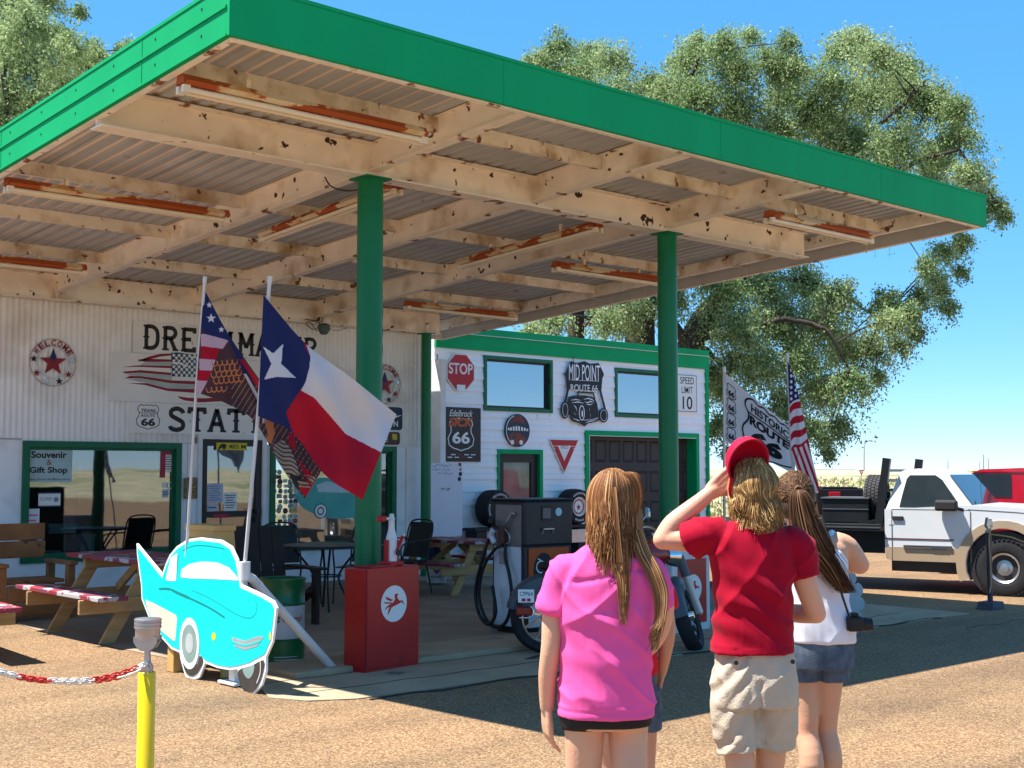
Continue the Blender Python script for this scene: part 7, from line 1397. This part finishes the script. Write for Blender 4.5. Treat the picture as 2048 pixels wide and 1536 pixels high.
def hand(B, w, d, side, thumb, curlv, sc_=1., curl=.35):
    """palm along d from the wrist w; side: across the palm; curlv: towards the palm; thumb: +1/-1 on side"""
    w = Vector(w); d = Vector(d).normalized(); side = Vector(side); side = (side-d*side.dot(d)).normalized(); c = Vector(curlv); c = (c-d*c.dot(d)-side*c.dot(side)).normalized()
    for i in range(4): q = (i-1.5)*.0175*sc_; B.limb([w+side*q*.7, w+d*.045*sc_+side*q, w+d*.082*sc_+side*q*1.08], [.014*sc_, .0135*sc_, .0105*sc_], 2, 10)
    for i, L_ in enumerate((.060, .072, .076, .066) if thumb < 0 else (.066, .076, .072, .060)):
        q = (i-1.5)*.0205*sc_; b = w+d*.085*sc_+side*q; a = curl*(1+.15*i if thumb > 0 else 1.5-.15*i); P = [b]; dd = d.copy()
        for k_, f in enumerate((.42, .32, .26)):
            dd = (dd*math.cos(a*.6)+c*math.sin(a*.6)).normalized(); P.append(P[-1]+dd*L_*f*sc_)
            if k_ == 0: c2 = (c*math.cos(a*.6)-d*math.sin(a*.6))
        B.limb(P, [.0088*sc_, .0082*sc_, .0075*sc_, .0062*sc_], 2, 9)
    b = w+d*.022*sc_+side*thumb*.026*sc_; e = (d*.75+side*thumb*.55+c*.35).normalized(); B.limb([b, b+e*.034*sc_, b+e*.034*sc_+(d*.9+side*thumb*.15+c*.4).normalized()*.046*sc_], [.013*sc_, .0105*sc_, .0075*sc_], 2, 10)
def head(B, c, s=1., yaw=0):
    c = Vector(c); R_ = Matrix.Rotation(yaw, 3, 'Z'); P = lambda x, y, z: c+R_ @ (Vector((x, y, z))*s); rot = (0, 0, yaw)
    B.ell(P(0, -.008, .025), (.074*s, .092*s, .088*s), rot); B.ell(P(0, .025, -.035), (.058*s, .062*s, .072*s), rot); B.ell(P(0, .058, -.080), (.028*s, .026*s, .022*s), rot)
    B.ell(P(0, .092, -.022), (.011*s, .016*s, .020*s), rot); B.ell(P(0, .080, -.052), (.022*s, .012*s, .009*s), rot); B.ell(P(0, .070, .020), (.052*s, .018*s, .012*s), rot)
    for q in (-1, 1): B.ell(P(q*.076, -.005, -.012), (.009*s, .020*s, .030*s), (0, 0, yaw+q*.3)); B.ell(P(q*.036, .068, -.028), (.022*s, .016*s, .018*s), rot)
def eyes(par, c, s=1., yaw=0):
    for q in (-1, 1):
        p = Vector(c)+Matrix.Rotation(yaw, 3, 'Z') @ (Vector((q*.031, .080, .002))*s); mb = MB(); n = 8
        B = Body(); B.ell(p, (.0115*s,)*3, None, 8, 12); me = bpy.data.meshes.new('eye'); me.from_pydata(B.mb.v, [], B.mb.f); me.materials.append(WHITE); me.shade_smooth(); link('eye', me, par)
def shoes(B, x, y, sgn=1): B.ell((x, y+.05, .035), (.045, .115, .035)); B.ell((x, y-.04, .045), (.040, .05, .045))
def hairmat(name, cols):
    m = M(name, cols[0], r=.55, attr='hair', spec=.14); b = m.node_tree.nodes["Principled BSDF"]; return m
HAIRM = hairmat('hair_strands', [(.3, .2, .1)])
def strands(name, par, paths, cols, seed, rad=(.0022, .0034), n=4):
    r_ = random.Random(seed); V = []; Fc = []; C = []
    for P in paths:
        P = [Vector(p) for p in P]; k = len(P); b = len(V); R_ = r_.uniform(*rad); x = None; t_ = r_.random(); c = [cols[0][i]*(1-t_)+cols[1][i]*t_ for i in range(3)]
        if r_.random() < .16 and len(cols) > 2: c = cols[2]
        for i, p in enumerate(P):
            d = (P[min(i+1, k-1)]-P[max(i-1, 0)]).normalized()
            if x is None: x = d.cross(Vector((.3, 1, .2)))
            x = (x-d*x.dot(d)).normalized(); y = d.cross(x); rr = R_*(1-.75*max(0, (i/(k-1)-.6)/.4))
            for j in range(n): a = 2*math.pi*j/n; V.append(tuple(p+(x*math.cos(a)*1.6+y*math.sin(a)*.8)*rr))
        for i in range(k-1):
            for j in range(n): Fc.append((b+i*n+j, b+i*n+(j+1) % n, b+(i+1)*n+(j+1) % n, b+(i+1)*n+j)); C.append((*c, 1))
    me = bpy.data.meshes.new(name); me.from_pydata(V, [], Fc); at_ = me.attributes.new('hair', 'FLOAT_COLOR', 'FACE'); at_.data.foreach_set('color', np.array(C, np.float32).reshape(-1)); me.materials.append(HAIRM); me.shade_smooth(); return link(name, me, par)
def scalp(name, par, c, s, mt, yaw=0):
    B = Body(); c = Vector(c); B.ell(c+Vector((0, -.016, .030))*s, (.079*s, .095*s, .092*s)); B.ell(c+Vector((0, -.05, -.03))*s, (.068*s, .052*s, .06*s)); return B.make(name, mt, par, .006, 3)
def person(label, x, D, rz=0.): q = AtD(x, 943, D); return thing('person', label, 'person', (q.x, q.y, 0), AZ-math.pi/2+rz)
def LX(x0, D): return lambda x, y: ((x-x0)*D/2600, 1.55-(y-943)*D/2600)
# ---------------- girl in pink
D1 = 4.3; g = person('girl with long brown hair in an oversized pink T-shirt and black shorts', 1212, D1); L1 = LX(1212, D1)
hc = (.016, .01, 1.435); B = Body(); head(B, hc, .94)
B.limb([(.012, -.01, 1.24), (.014, 0, 1.35), (.016, .0, 1.42)], [.055, .047, .05]); B.loft([(0, 0, .72, .13, .10), (0, 0, .84, .135, .10), (0, 0, .98, .115, .085), (0, 0, 1.12, .13, .095), (0, 0, 1.20, .135, .08), (.01, 0, 1.265, .085, .05)])
ls = (-.140, 0, 1.225); el_ = (-.182, -.01, .985); wr_ = (-.196, .03, .775)
B.limb([ls, (-.170, 0, 1.12), el_, (-.194, .01, .88), wr_], [.038, .040, .034, .031, .023]); hand(B, (-.197, .033, .765), (.06, .12, -1), (-.35, 1, .08), 1, (1, .2, 0), .93, .45)
rs_ = (.145, 0, 1.225); B.limb([rs_, (.185, .03, 1.10), (.165, .10, .99), (.12, .20, .93), (.06, .27, .94)], [.038, .042, .034, .028, .022]); hand(B, (.05, .275, .942), (-1, .3, .1), (0, 0, 1), 1, (0, 1, 0), .93, .5)
for sx, kx, fy in ((-.075, -.080, .06), (.068, .072, -.10)):
    B.limb([(sx, 0, .76), (sx, 0, .66), (kx, fy*.4, .50), (kx, fy*.5, .42), (kx, fy*.6-.02, .30), (kx, fy, .08)], [.070, .063, .055, .047, .049, .030], 4, 20); B.ell((kx, fy+.04, .03), (.035, .09, .03))
B.make('body', SK1, g, .0046, 4); eyes(g, hc, .98)
B = Body(); PK = M('pink_cotton', (.82, .10, .33), r=.75, var=.06, vs=7, spec=.08, sheen=.05, bump=.04, bs=220)
B.loft([(-.005, 0, .757, .158, .125), (-.005, 0, .80, .156, .125), (-.003, 0, .95, .150, .115), (0, 0, 1.08, .156, .113), (.002, 0, 1.17, .160, .110), (.006, 0, 1.235, .152, .096), (.01, -.002, 1.285, .112, .076), (.013, -.004, 1.318, .066, .062)], 36)
B.limb([(-.115, 0, 1.235), (-.150, 0, 1.20), (-.172, 0, 1.09)], [.056, .058, .054], 4, 20, False); B.ell((-.118, 0, 1.235), (.062, .06, .046)); B.limb([(.115, 0, 1.235), (.148, .01, 1.20), (.172, .03, 1.10)], [.056, .056, .050], 4, 20, False); B.ell((.122, 0, 1.235), (.062, .06, .046))
def pinkf(p):
    f = cloth_folds(.0105, 3.1, 2.2, 8.5, (-.10, 1.22))(p); t = abs(p.z-1.215-.02*math.sin(p.x*14)); f += -.006*math.exp(-(t/.010)**2) if abs(p.x) < .12 and p.y < 0 else 0
    if p.z < .80: f *= .4; f += .0025*math.exp(-((p.z-.782)/.004)**2)*-1
    for q in (1.06, .93): f += .005*math.exp(-((p.z-q-.25*abs(p.x+.02))/.03)**2)
    return f
B.make('t_shirt', PK, g, .0055, 5, pinkf)
B = Body(); B.loft([(0, 0, .728, .146, .108), (0, 0, .76, .148, .115), (0, 0, .86, .138, .10)], 30)
for sx in (-.075, .068): B.limb([(sx, 0, .78), (sx*1.0, -.004, .712+.014*(sx > 0))], [.084, .079], 3, 20, False)
B.make('shorts', M('black_shorts', (.008, .008, .010), r=.6, var=.2, vs=10), g, .006, 4)
B = Body()
for kx, fy in ((-.078, .06), (.066, -.10)): shoes(B, kx, fy+.0)
B.make('shoes', WHITE, g, .006, 4)
BRH = ((.10, .038, .015), (.25, .105, .038), (.52, .29, .13)); scalp('hair_base', g, hc, .95, M('brown_scalp', (.07, .035, .015), r=.6))
def longhair(c, n, seed, zend, spread=.085, wob=.006, back=-.02, part=.008):
    r_ = random.Random(seed); out = []; c = Vector(c)
    for i in range(n):
        ph = r_.uniform(-math.pi*.98, -.02) if r_.random() < .82 else r_.uniform(-.02, .45)+(0 if r_.random() < .5 else math.pi-.43)
        e = r_.uniform(1.0, 1.07); st = r_.uniform(.04, .35) if r_.random() < .75 else r_.uniform(.3, .8); z1 = zend(ph, r_); k_ = r_.uniform(-1, 1); k2 = r_.uniform(-1, 1); P = []
        for q in np.linspace(st, 1, 4):
            th = q*math.pi*.50; P.append(c+Vector((.076*e*math.sin(th)*math.cos(ph)+part*(1-q), -.012+.095*e*math.sin(th)*math.sin(ph), .030+.095*e*math.cos(th))))
        b = P[-1]; dx = b.x-c.x; bk = b.y < c.y+.02
        for f in (.22, .5, .78, 1.): P.append(Vector((c.x+dx*(1+(spread/.08-1)*f)+wob*(1.2*math.sin(f*6+k_*5)*f+1.4*k2*f*f), b.y+(back*f if bk else 0)+wob*.8*math.sin(f*5+k2*6)*f, b.z+(z1-b.z)*f)))
        out.append(curve([tuple(p) for p in P], 3))
    return out
strands('hair', g, longhair((hc[0], hc[1], hc[2]-.006), 2600, 4, lambda ph, r_: (r_.uniform(1.27, 1.36) if r_.random() < .8 else r_.uniform(1.19, 1.30))-.02*math.cos(ph*2), .074), BRH, 5, (.0010, .0018))
r_ = random.Random(8); lk = []
for i in range(260):
    a = r_.gauss(0, 1); P = [(.030+a*.014, -.098-.004*r_.random(), 1.36), (.036+a*.010, -.118, 1.27+.01*a), (.045+a*.008, -.128+.004*r_.random(), 1.20), (.046+a*.005+r_.uniform(-.005, .005), -.130, r_.uniform(1.06, 1.16))]; lk.append(curve(P, 5))
for i in range(280):
    a = r_.gauss(0, 1); P = [(.090+a*.008, -.060, 1.36), (.110+a*.009, -.085, 1.29), (.140+a*.009, -.104, 1.23), (.163+a*.008, -.108, 1.16), (.160+a*.006, -.118, 1.08), (.140+a*.006+r_.uniform(-.006, .006), -.125, r_.uniform(.98, 1.05))]; lk.append(curve(P, 5))
for i in range(60):
    a = r_.uniform(-1.2, 1.2); P = [(.02*a, -.03, 1.535), (.06+.03*a, -.05, 1.545), (.095+.02*a, -.05, 1.49), (.092+.02*a, -.03, 1.40+.03*a)]; lk.append(curve(P, 5))
for i in range(60):
    a = r_.gauss(0, 1); P = [(.02+a*.002, -.10, 1.50), (.024+a*.002, -.118, 1.44), (.028+a*.003, -.124, 1.36), (.033+a*.006, -.128, 1.26)]; lk.append(curve(P, 5))
strands('hair_locks', g, lk, BRH, 6, (.0010, .0017))
# ---------------- child in red, half hidden
D2 = 5.2; ch = person('child in a bright red T-shirt mostly hidden behind the girl in pink', 1243, D2); hc2 = (-.0, .01, 1.325); B = Body(); head(B, hc2, .92); B.limb([(0, 0, 1.14), (0, 0, 1.24), (0, .0, 1.30)], [.05, .042, .045]); B.loft([(0, 0, .64, .12, .09), (0, 0, .85, .11, .08), (0, 0, 1.05, .12, .08), (0, 0, 1.14, .12, .07), (0, 0, 1.175, .07, .05)])
B.limb([(.145, 0, 1.125), (.165, 0, 1.03), (.182, -.01, .925), (.172, .02, .83), (.160, .05, .745)], [.038, .035, .028, .026, .019]); hand(B, (.158, .055, .738), (-.25, .3, -1), (-.2, 1, 0), 1, (-1, .3, 0), .82, .7)
B.limb([(-.145, 0, 1.125), (-.165, 0, 1.0), (-.175, 0, .90), (-.16, .04, .72)], [.038, .033, .028, .019]); hand(B, (-.158, .045, .71), (0, .3, -1), (0, 1, 0), 1, (1, 0, 0), .82, .5)
for sx in (-.07, .075): B.limb([(sx, 0, .66), (sx, 0, .55), (sx*1.05, .0, .40), (sx*1.05, -.02, .27), (sx*1.05, 0, .08)], [.070, .062, .048, .045, .027], 4, 18); B.ell((sx*1.05, .04, .03), (.033, .08, .03))
B.make('body', SK2, ch, .0055, 4); eyes(ch, hc2, .92)
B = Body(); B.loft([(.0, 0, .755, .142, .105), (0, 0, .95, .138, .10), (0, 0, 1.10, .140, .095), (0, 0, 1.16, .11, .07), (0, 0, 1.195, .055, .05)], 32)
for s in (-1, 1): B.limb([(s*.11, 0, 1.12), (s*.150, 0, 1.09), (s*.172, 0, 1.005)], [.050, .052, .052], 4, 18, False)
B.make('t_shirt', M('bright_red_cotton', (.72, .01, .02), r=.75, var=.05, spec=.15, bump=.04, bs=220), ch, .006, 5, cloth_folds(.007, 8.2, 2.4, 8))
DEN = M('denim', (.085, .115, .16), r=.8, var=.3, vs=25, spec=.15, bump=.2, bs=220, c2=(.20, .25, .31), t2=.58, s2=6, soft=.2); B = Body(); B.loft([(0, 0, .62, .135, .105), (0, 0, .80, .13, .10)], 30)
for sx in (-.072, .076): B.limb([(sx, 0, .70), (sx, 0, .535)], [.078, .080], 3, 20, False)
B.make('shorts', DEN, ch, .006, 4, cloth_folds(.003, 2, 3, 8)); scalp('hair_base', ch, hc2, .93, M('sandy_scalp', (.20, .12, .05), r=.6)); strands('hair', ch, longhair(hc2, 500, 9, lambda ph, r_: r_.uniform(1.24, 1.28), .075), ((.25, .15, .06), (.42, .28, .13)), 5, (.002, .003))
B = Body(); [shoes(B, q, 0) for q in (-.073, .079)]; B.make('shoes', INK, ch, .006, 4)
# ---------------- boy in dark red shirt lifting his cap
D3 = 4.7; by = person('boy in a dark red T-shirt and khaki shorts lifting his red cap', 1503, D3); L3 = LX(1503, D3); hc3 = (.006, .03, 1.475); B = Body(); head(B, hc3, 1.0)
B.limb([(.0, 0, 1.29), (.003, .01, 1.38), (.005, .02, 1.44)], [.058, .050, .05]); B.loft([(0, 0, .80, .125, .09), (0, 0, .95, .115, .085), (0, 0, 1.12, .125, .085), (0, 0, 1.26, .135, .08), (0, 0, 1.32, .09, .055)])
P = [(-.15, 0, 1.325), (*[L3(1378, 1080)[0], .03], L3(1378, 1080)[1]), (L3(1328, 1080)[0], .05, L3(1328, 1080)[1]), (L3(1350, 1048)[0], .055, L3(1350, 1048)[1]), (L3(1400, 1006)[0], .05, L3(1400, 1006)[1]), (L3(1428, 982)[0], .045, L3(1428, 982)[1])]
B.limb([P[0], P[1], P[2]], [.040, .042, .036]); B.limb([P[2], P[3], P[4], P[5]], [.037, .038, .030, .024]); hand(B, P[5], (.80, .15, .62), (-.5, 0, 1), -1, (.3, 1, -.1), 1.0, .95)
ra = [(.15, 0, 1.285), L3(1608, 1165), L3(1637, 1232)]; B.limb([ra[0], (ra[1][0], .0, ra[1][1]), (ra[2][0]-.012, .02, ra[2][1]+.012)], [.040, .042, .036]); B.limb([(ra[2][0]-.012, .02, ra[2][1]+.012), (.17, .12, 1.03), (.10, .20, 1.05)], [.036, .034, .024]); hand(B, (.095, .205, 1.05), (-1, .2, .1), (0, 0, 1), 1, (0, 1, 0), 1., .6)
for sx, kx, fy in ((-.072, -.055, -.06), (.070, .060, .10)): B.limb([(sx, 0, .84), (sx, 0, .70), (kx, fy*.4, .50), (kx, fy*.5-.02, .42), (kx, fy*.7-.03, .30), (kx, fy, .08)], [.072, .062, .052, .048, .050, .030], 4, 20); B.ell((kx, fy+.04, .035), (.038, .10, .035))
B.make('body', SK1, by, .0048, 4); eyes(by, hc3)
CR = M('crimson_cotton', (.34, .003, .020), r=.75, var=.08, vs=9, spec=.08, sheen=.05, bump=.04, bs=220); B = Body(); X = lambda x, y: L3(x, y)[0]; Zz = lambda y: L3(0, y)[1]
B.loft([(-.004, .0, .905, .150, .118), (-.0, 0, 1.0, .140, .105), (.0, 0, 1.12, .142, .105), (.0, 0, 1.23, .155, .103), (.0, 0, 1.30, .160, .092), (.002, 0, 1.345, .120, .075), (.004, 0, 1.378, .068, .062)], 36)
B.limb([(-.12, 0, 1.315), (-.17, .0, 1.325), (X(1380, 0), .03, Zz(1080))], [.058, .066, .073], 4, 22, False); B.ell((-.135, 0, 1.315), (.07, .065, .055)); B.limb([(.12, 0, 1.30), (.165, 0, 1.28), (X(1606, 0), .0, Zz(1152))], [.062, .064, .058], 4, 22, False); B.ell((.13, 0, 1.30), (.062, .062, .052))
def crf(p): f = cloth_folds(.0100, 5.7, 2.0, 8, (-.16, 1.30))(p); q = (p.x*.62+p.z-1.03); f += .006*math.sin(q*55+3*mn.noise(Vector(p)*5))*math.exp(-((p.z-1.06)/.14)**2); return f*(.5 if p.z < .93 else 1)
B.make('t_shirt', CR, by, .0055, 4, crf)
KH = M('khaki_cotton', (.50, .42, .32), r=.8, var=.07, vs=8, spec=.15, bump=.2, bs=140); B = Body(); B.loft([(0, 0, .72, .156, .118), (0, 0, .80, .155, .120), (0, 0, .89, .140, .104), (0, 0, .925, .125, .090)], 34)
B.limb([(-.072, 0, .80), (-.070, -.01, .68), (-.053, -.02, .560)], [.088, .084, .082], 4, 24, False); B.limb([(.075, 0, .80), (.074, .01, .68), (.078, .02, .562)], [.086, .080, .070], 4, 24, False)
def khf(p): f = cloth_folds(.0075, 1.4, 6.5, 3.2, (.0, .80))(p); f += -.008*math.exp(-(p.x/.010)**2)*(1 if p.y < 0 and p.z < .82 else 0); f += .004*math.sin((p.z*.7-p.x)*90+4*mn.noise(Vector(p)*6))*(1 if p.x < -.04 else .2); f += .0035*math.exp(-((p.z-.594)/.003)**2)*-1; return f
B.make('shorts', KH, by, .0055, 4, khf); mb = MB()
for x in (-.085, .118): mb = MB(); mb.lathe([(.008, 0), (.008, .004)], Fr((x, -.125 if x < 0 else -.098, .885), (1, 0, 0), (0, 0, 1)), 12); mb.build('button', INK, by, world=False)
B = Body(); shoes(B, -.055, -.06); shoes(B, .060, .10); B.make('shoes', INK, by, .006, 4)
BLH = ((.15, .075, .025), (.38, .21, .075), (.62, .42, .19)); scalp('hair_base', by, hc3, .97, M('blond_scalp', (.13, .07, .025), r=.6))
r_ = random.Random(21); out = []
for i in range(2400):
    ph = r_.uniform(-math.pi*1.05, .05); c = Vector(hc3); st = r_.uniform(.03, .85); e = r_.uniform(1.0, 1.09); w_ = r_.uniform(-1, 1); w2 = r_.uniform(-1, 1); lay = r_.random(); zE = 1.475-.145*min(1, .45+.75*lay)+(.0 if math.cos(ph) > 0 else .018); P = []
    for q in np.linspace(st, 1, 3): th = q*math.pi*.54; P.append(c+Vector((.079*e*math.sin(th)*math.cos(ph), -.012+.097*e*math.sin(th)*math.sin(ph), .026+.094*e*math.cos(th))))
    b = P[-1]
    for f in (.3, .6, 1.): P.append(Vector((b.x*(1-.10*f)+.016*math.sin(f*4+w_*5)*f+.018*f*f*w2+.012*f, b.y-.012*f+.014*math.sin(f*5+w2*5)*f, b.z+(zE-b.z)*f)))
    P = curve([tuple(p) for p in P], 4); P = [Vector(p)+Vector((mn.noise(Vector(p)*19), mn.noise(Vector(p)*19+Vector((5, 0, 0))), mn.noise(Vector(p)*16+Vector((0, 9, 0)))))*.016 for p in P]; out.append(P)
strands('hair', by, out, BLH, 22, (.0011, .0021))
# cap: a shell with a band and visor, tipped forward off the head
cpx = thing('cap', 'red baseball cap held tipped above the blond hair of the boy', 'cap', tuple(AtD(1496, 926, D3-.03)), AZ-math.pi/2); n = 30; m = 12; vs = []; fs = []; RC = .083
Rm = Matrix.Rotation(math.radians(-62), 3, 'X') @ Matrix.Rotation(math.radians(-16), 3, 'Y')
for i in range(m+1):
    th = math.pi/2*i/m*1.03
    for j in range(n): ph = 2*math.pi*j/n; vs.append(Vector((RC*.93*math.sin(th)*math.cos(ph), RC*1.15*math.sin(th)*math.sin(ph), RC*1.15*math.cos(th))))
k = len(vs); vs += [v*.96 for v in vs]; fs = [(i*n+j, (i+1)*n+j, (i+1)*n+(j+1) % n, i*n+(j+1) % n) for i in range(m) for j in range(n)]; fs += [tuple(k+q for q in f)[::-1] for f in fs[:]]; fs += [(m*n+j, k+m*n+j, k+m*n+(j+1) % n, m*n+(j+1) % n) for j in range(n)]
CPM = M('cap_red', (.62, .008, .045), r=.75, var=.06, vs=12, spec=.15, bump=.15, bs=200); mb = MB(); mb.add([tuple(Rm @ v) for v in vs], fs); mb.build('crown', CPM, cpx, world=False, smooth=50)
mb = MB(); P = [(.075*math.cos(a), RC*1.06+.075*max(0, math.sin(a)), .0) for a in np.linspace(0, math.pi, 14)]+[(-.07, RC*.6, .004), (.07, RC*.6, .004)]; v0 = [tuple(Rm @ Vector((x, y, z-.012*(x/.07)**2))) for x, y, z in P]; v1 = [tuple(Rm @ Vector((x, y, z+.004-.012*(x/.07)**2))) for x, y, z in P]; kk = len(P); mb.add(v0+v1, [tuple(range(kk)), tuple(range(kk, 2*kk))[::-1]]+[(i, (i+1) % kk, kk+(i+1) % kk, kk+i) for i in range(kk)]); mb.build('visor', CPM, cpx, world=False)
mb = MB(); mb.tube([tuple(Rm @ Vector((RC*.93*math.cos(a), RC*1.15*math.sin(a), -.004))) for a in np.linspace(0, 2*math.pi, 32, endpoint=False)], .0045, 6, close=True); mb.build('band', M('cap_band', (.42, .006, .03), r=.8), cpx, world=False, smooth=True)
# ---------------- woman in white
D4 = 5.7; wo = person('woman with a brown ponytail in a white sleeveless top and denim shorts', 1625, D4); L4 = LX(1625, D4); kx4 = D4/2600; hc4 = (L4(1590, 0)[0], .02, 1.425); B = Body(); head(B, hc4, .98, .15)
B.limb([(-.02, 0, 1.20), (-.06, .0, 1.30), (hc4[0], .01, 1.40)], [.06, .048, .05]); B.loft([(.01, 0, .74, .15, .11), (.01, 0, .86, .15, .11), (0, 0, 1.0, .125, .095), (-.005, 0, 1.12, .14, .10), (-.005, 0, 1.22, .155, .09), (-.02, 0, 1.27, .11, .06)])
e4 = L4(1730, 1134); B.limb([(.10, 0, 1.235), (.15, .02, 1.215), (e4[0]-.02, .04, e4[1]+.01)], [.052, .052, .042]); B.limb([(e4[0]-.03, .05, e4[1]+.015), (.16, .16, 1.15), (.09, .24, 1.20)], [.046, .042, .026]); hand(B, (.085, .245, 1.205), (-1, .3, .5), (0, 0, 1), 1, (0, 1, 0), .95, .7)
B.limb([(-.15, 0, 1.22), (-.19, .05, 1.09), (-.20, .10, .98), (-.12, .22, 1.02)], [.055, .045, .04, .026]); hand(B, (-.115, .225, 1.02), (1, .3, .3), (0, 0, 1), -1, (0, 1, 0), .95, .7)
for sx, kx, fy in ((-.050, -.045, -.04), (.052, .050, .07)): B.limb([(sx, 0, .78), (sx, 0, .66), (kx, fy*.4, .50), (kx, fy*.5, .42), (kx+.01, fy*.6-.03, .30), (kx+.01, fy, .08)], [.076, .068, .052, .047, .053, .032], 4, 20); B.ell((kx, fy+.04, .03), (.035, .09, .03))
B.make('body', SK2, wo, .0052, 4); eyes(wo, hc4, .98, .15)
WH = M('white_cotton', (.74, .73, .78), r=.75, var=.03, spec=.08, bump=.04, bs=220); B = Body(); B.loft([(.012, 0, .815, .158, .125), (.01, 0, .88, .156, .122), (0, 0, 1.0, .146, .112), (-.005, 0, 1.12, .150, .112), (-.01, 0, 1.20, .138, .100), (-.02, 0, 1.235, .10, .085)], 34)
for s in (-1, 1): B.limb([(-.01+s*.085, -.02, 1.20), (-.012+s*.092, -.0, 1.275), (-.01+s*.085, .05, 1.21)], [.030, .020, .03], 4, 12, False)
B.make('sleeveless_top', WH, wo, .0055, 5, cloth_folds(.008, 9.5, 2.4, 9, (.05, 1.2)))
B = Body(); B.loft([(.01, 0, .70, .155, .118), (.01, 0, .78, .156, .12), (.008, 0, .86, .146, .112)], 32)
for sx in (-.055, .062): B.limb([(sx, 0, .74), (sx, 0, .645)], [.086, .084], 3, 22, False)
B.make('shorts', DEN, wo, .0055, 4, lambda p: cloth_folds(.003, 2.2, 4, 7)(p)-.006*math.exp(-((p.x-.005)/.008)**2)*(1 if p.y < 0 else 0)-.003*math.exp(-((p.z-.665)/.003)**2))
B = Body(); shoes(B, -.045, -.04); shoes(B, .055, .07); B.make('shoes', INK, wo, .006, 4)
DBH = ((.04, .018, .009), (.11, .052, .024), (.22, .12, .055)); scalp('hair_base', wo, hc4, 1.02, M('dark_brown_scalp', (.04, .02, .01), r=.6)); r_ = random.Random(31); out = []; tie = Vector((hc4[0]-.006, -.098, 1.470))
for i in range(1500):
    ph = r_.uniform(-math.pi*1.0, .0) if r_.random() < .8 else r_.uniform(0, math.pi); th = r_.uniform(.05, .62)*math.pi; c = Vector(hc4); e = r_.uniform(1.02, 1.06); s0 = c+Vector((.080*e*math.sin(th)*math.cos(ph), -.012+.097*e*math.sin(th)*math.sin(ph), .030+.096*e*math.cos(th))); P = []
    for q in np.linspace(0, 1, 6):
        p = s0.lerp(tie, q); o_ = p-(c+Vector((0, -.012, .03))); nn = math.sqrt((o_.x/.083)**2+(o_.y/.100)**2+(o_.z/.099)**2); P.append(p if nn > 1 else c+Vector((0, -.012, .03))+o_/nn)
    out.append(P)
px4 = lambda x, y, d: (L4(x, y)[0], d, L4(x, y)[1])
for i in range(1000):
    a = r_.gauss(0, 1); b = r_.gauss(0, 1); wv_ = r_.uniform(-4, 4); f = r_.uniform(.8, 1.04); P = [tuple(tie), px4(1583+a*5, 985, -.135+b*.006), px4(1590+a*9, 1030, -.15+b*.010), px4(1606+a*11+wv_, 1080, -.16+b*.014), px4(1634+a*11-wv_, 1125, -.165+b*.012), px4(1638+(32+a*9)*f+wv_, 1122+54*f, -.16+b*.008)]; out.append(curve(P, 4))
for i in range(260):
    a = r_.gauss(0, 1); P = [(hc4[0]+.05+a*.01, -.07, 1.42), px4(1612+a*6, 1030, -.10), px4(1622+a*6, 1070, -.125), px4(1625+a*5, 1100+a*4, -.14)]; out.append(curve(P, 4))
strands('hair', wo, out, DBH, 32, (.0011, .0019)); mb = MB(); mb.tube([tuple(tie+Vector((.016*math.cos(a), .003, .016*math.sin(a)))) for a in np.linspace(0, 2*math.pi, 16, endpoint=False)], .005, 6, close=True); mb.build('hair_tie', M('hair_tie_brown', (.2, .1, .06)), wo, world=False, smooth=True)
# camera and strap
cam_t = thing('camera', 'black camera hanging by its strap at the hip of the woman in white', 'camera', tuple(AtD(1714, 1272, 5.55)), AZ-math.pi/2); CB = M('camera_black', (.015, .015, .016), r=.45)
mb = MB(); mb.cbox(-.045, .025, -.03, .03, .02, .085, .012); mb.build('camera_body', CB, cam_t, world=False); mb = MB(); mb.lathe([(.028, 0), (.030, .02), (.026, .035), (.028, .045), (.02, .046)], Fr((.018, 0, .05), (0, 1, 0), (0, 0, 1)), 20); mb.build('lens', CB, cam_t, world=False, smooth=40); mb = MB(); mb.cbox(-.025, .005, -.022, .022, .085, .10, .006); mb.build('viewfinder', CB, cam_t, world=False)
SP = [AtD(1636, 1030, 5.56), AtD(1644, 1055, 5.53), AtD(1656, 1085, 5.53), AtD(1664, 1106, 5.54)]; mb = MB(); sd_ = Vector(cr)
for a, b in zip(SP, SP[1:]): mb.add([tuple(a-sd_*.019-cv*.001), tuple(a+sd_*.019), tuple(b+sd_*.019), tuple(b-sd_*.019), tuple(a-sd_*.019+cv*.004), tuple(a+sd_*.019+cv*.004), tuple(b+sd_*.019+cv*.004), tuple(b-sd_*.019+cv*.004)], [(0, 1, 2, 3), (7, 6, 5, 4), (0, 3, 7, 4), (1, 5, 6, 2), (0, 4, 5, 1), (3, 2, 6, 7)])
strap = mb.build('strap', CB, cam_t); mb = MB(); mb.tube([SP[-1], AtD(1672, 1140, 5.53), AtD(1684, 1190, 5.50), AtD(1698, 1232, 5.50)], [.012, .006, .005, .005], 8); mb.build('strap_cord', CB, cam_t, smooth=True)
dd = (SP[3]-SP[0]).normalized(); fr = Fr(SP[0]-cv*.006, dd, cr); f3 = Fr(fr.o, dd, (sd_-dd*sd_.dot(dd)).normalized()); f3 = Fr(f3.o, f3.u, f3.v, -cv); letters('NIKON D3300', f3, .012, (SP[3]-SP[0]).length-.02, -.010, .010, M('strap_yellow', (.75, .5, .02)), cam_t, n=.002, bold=.02)
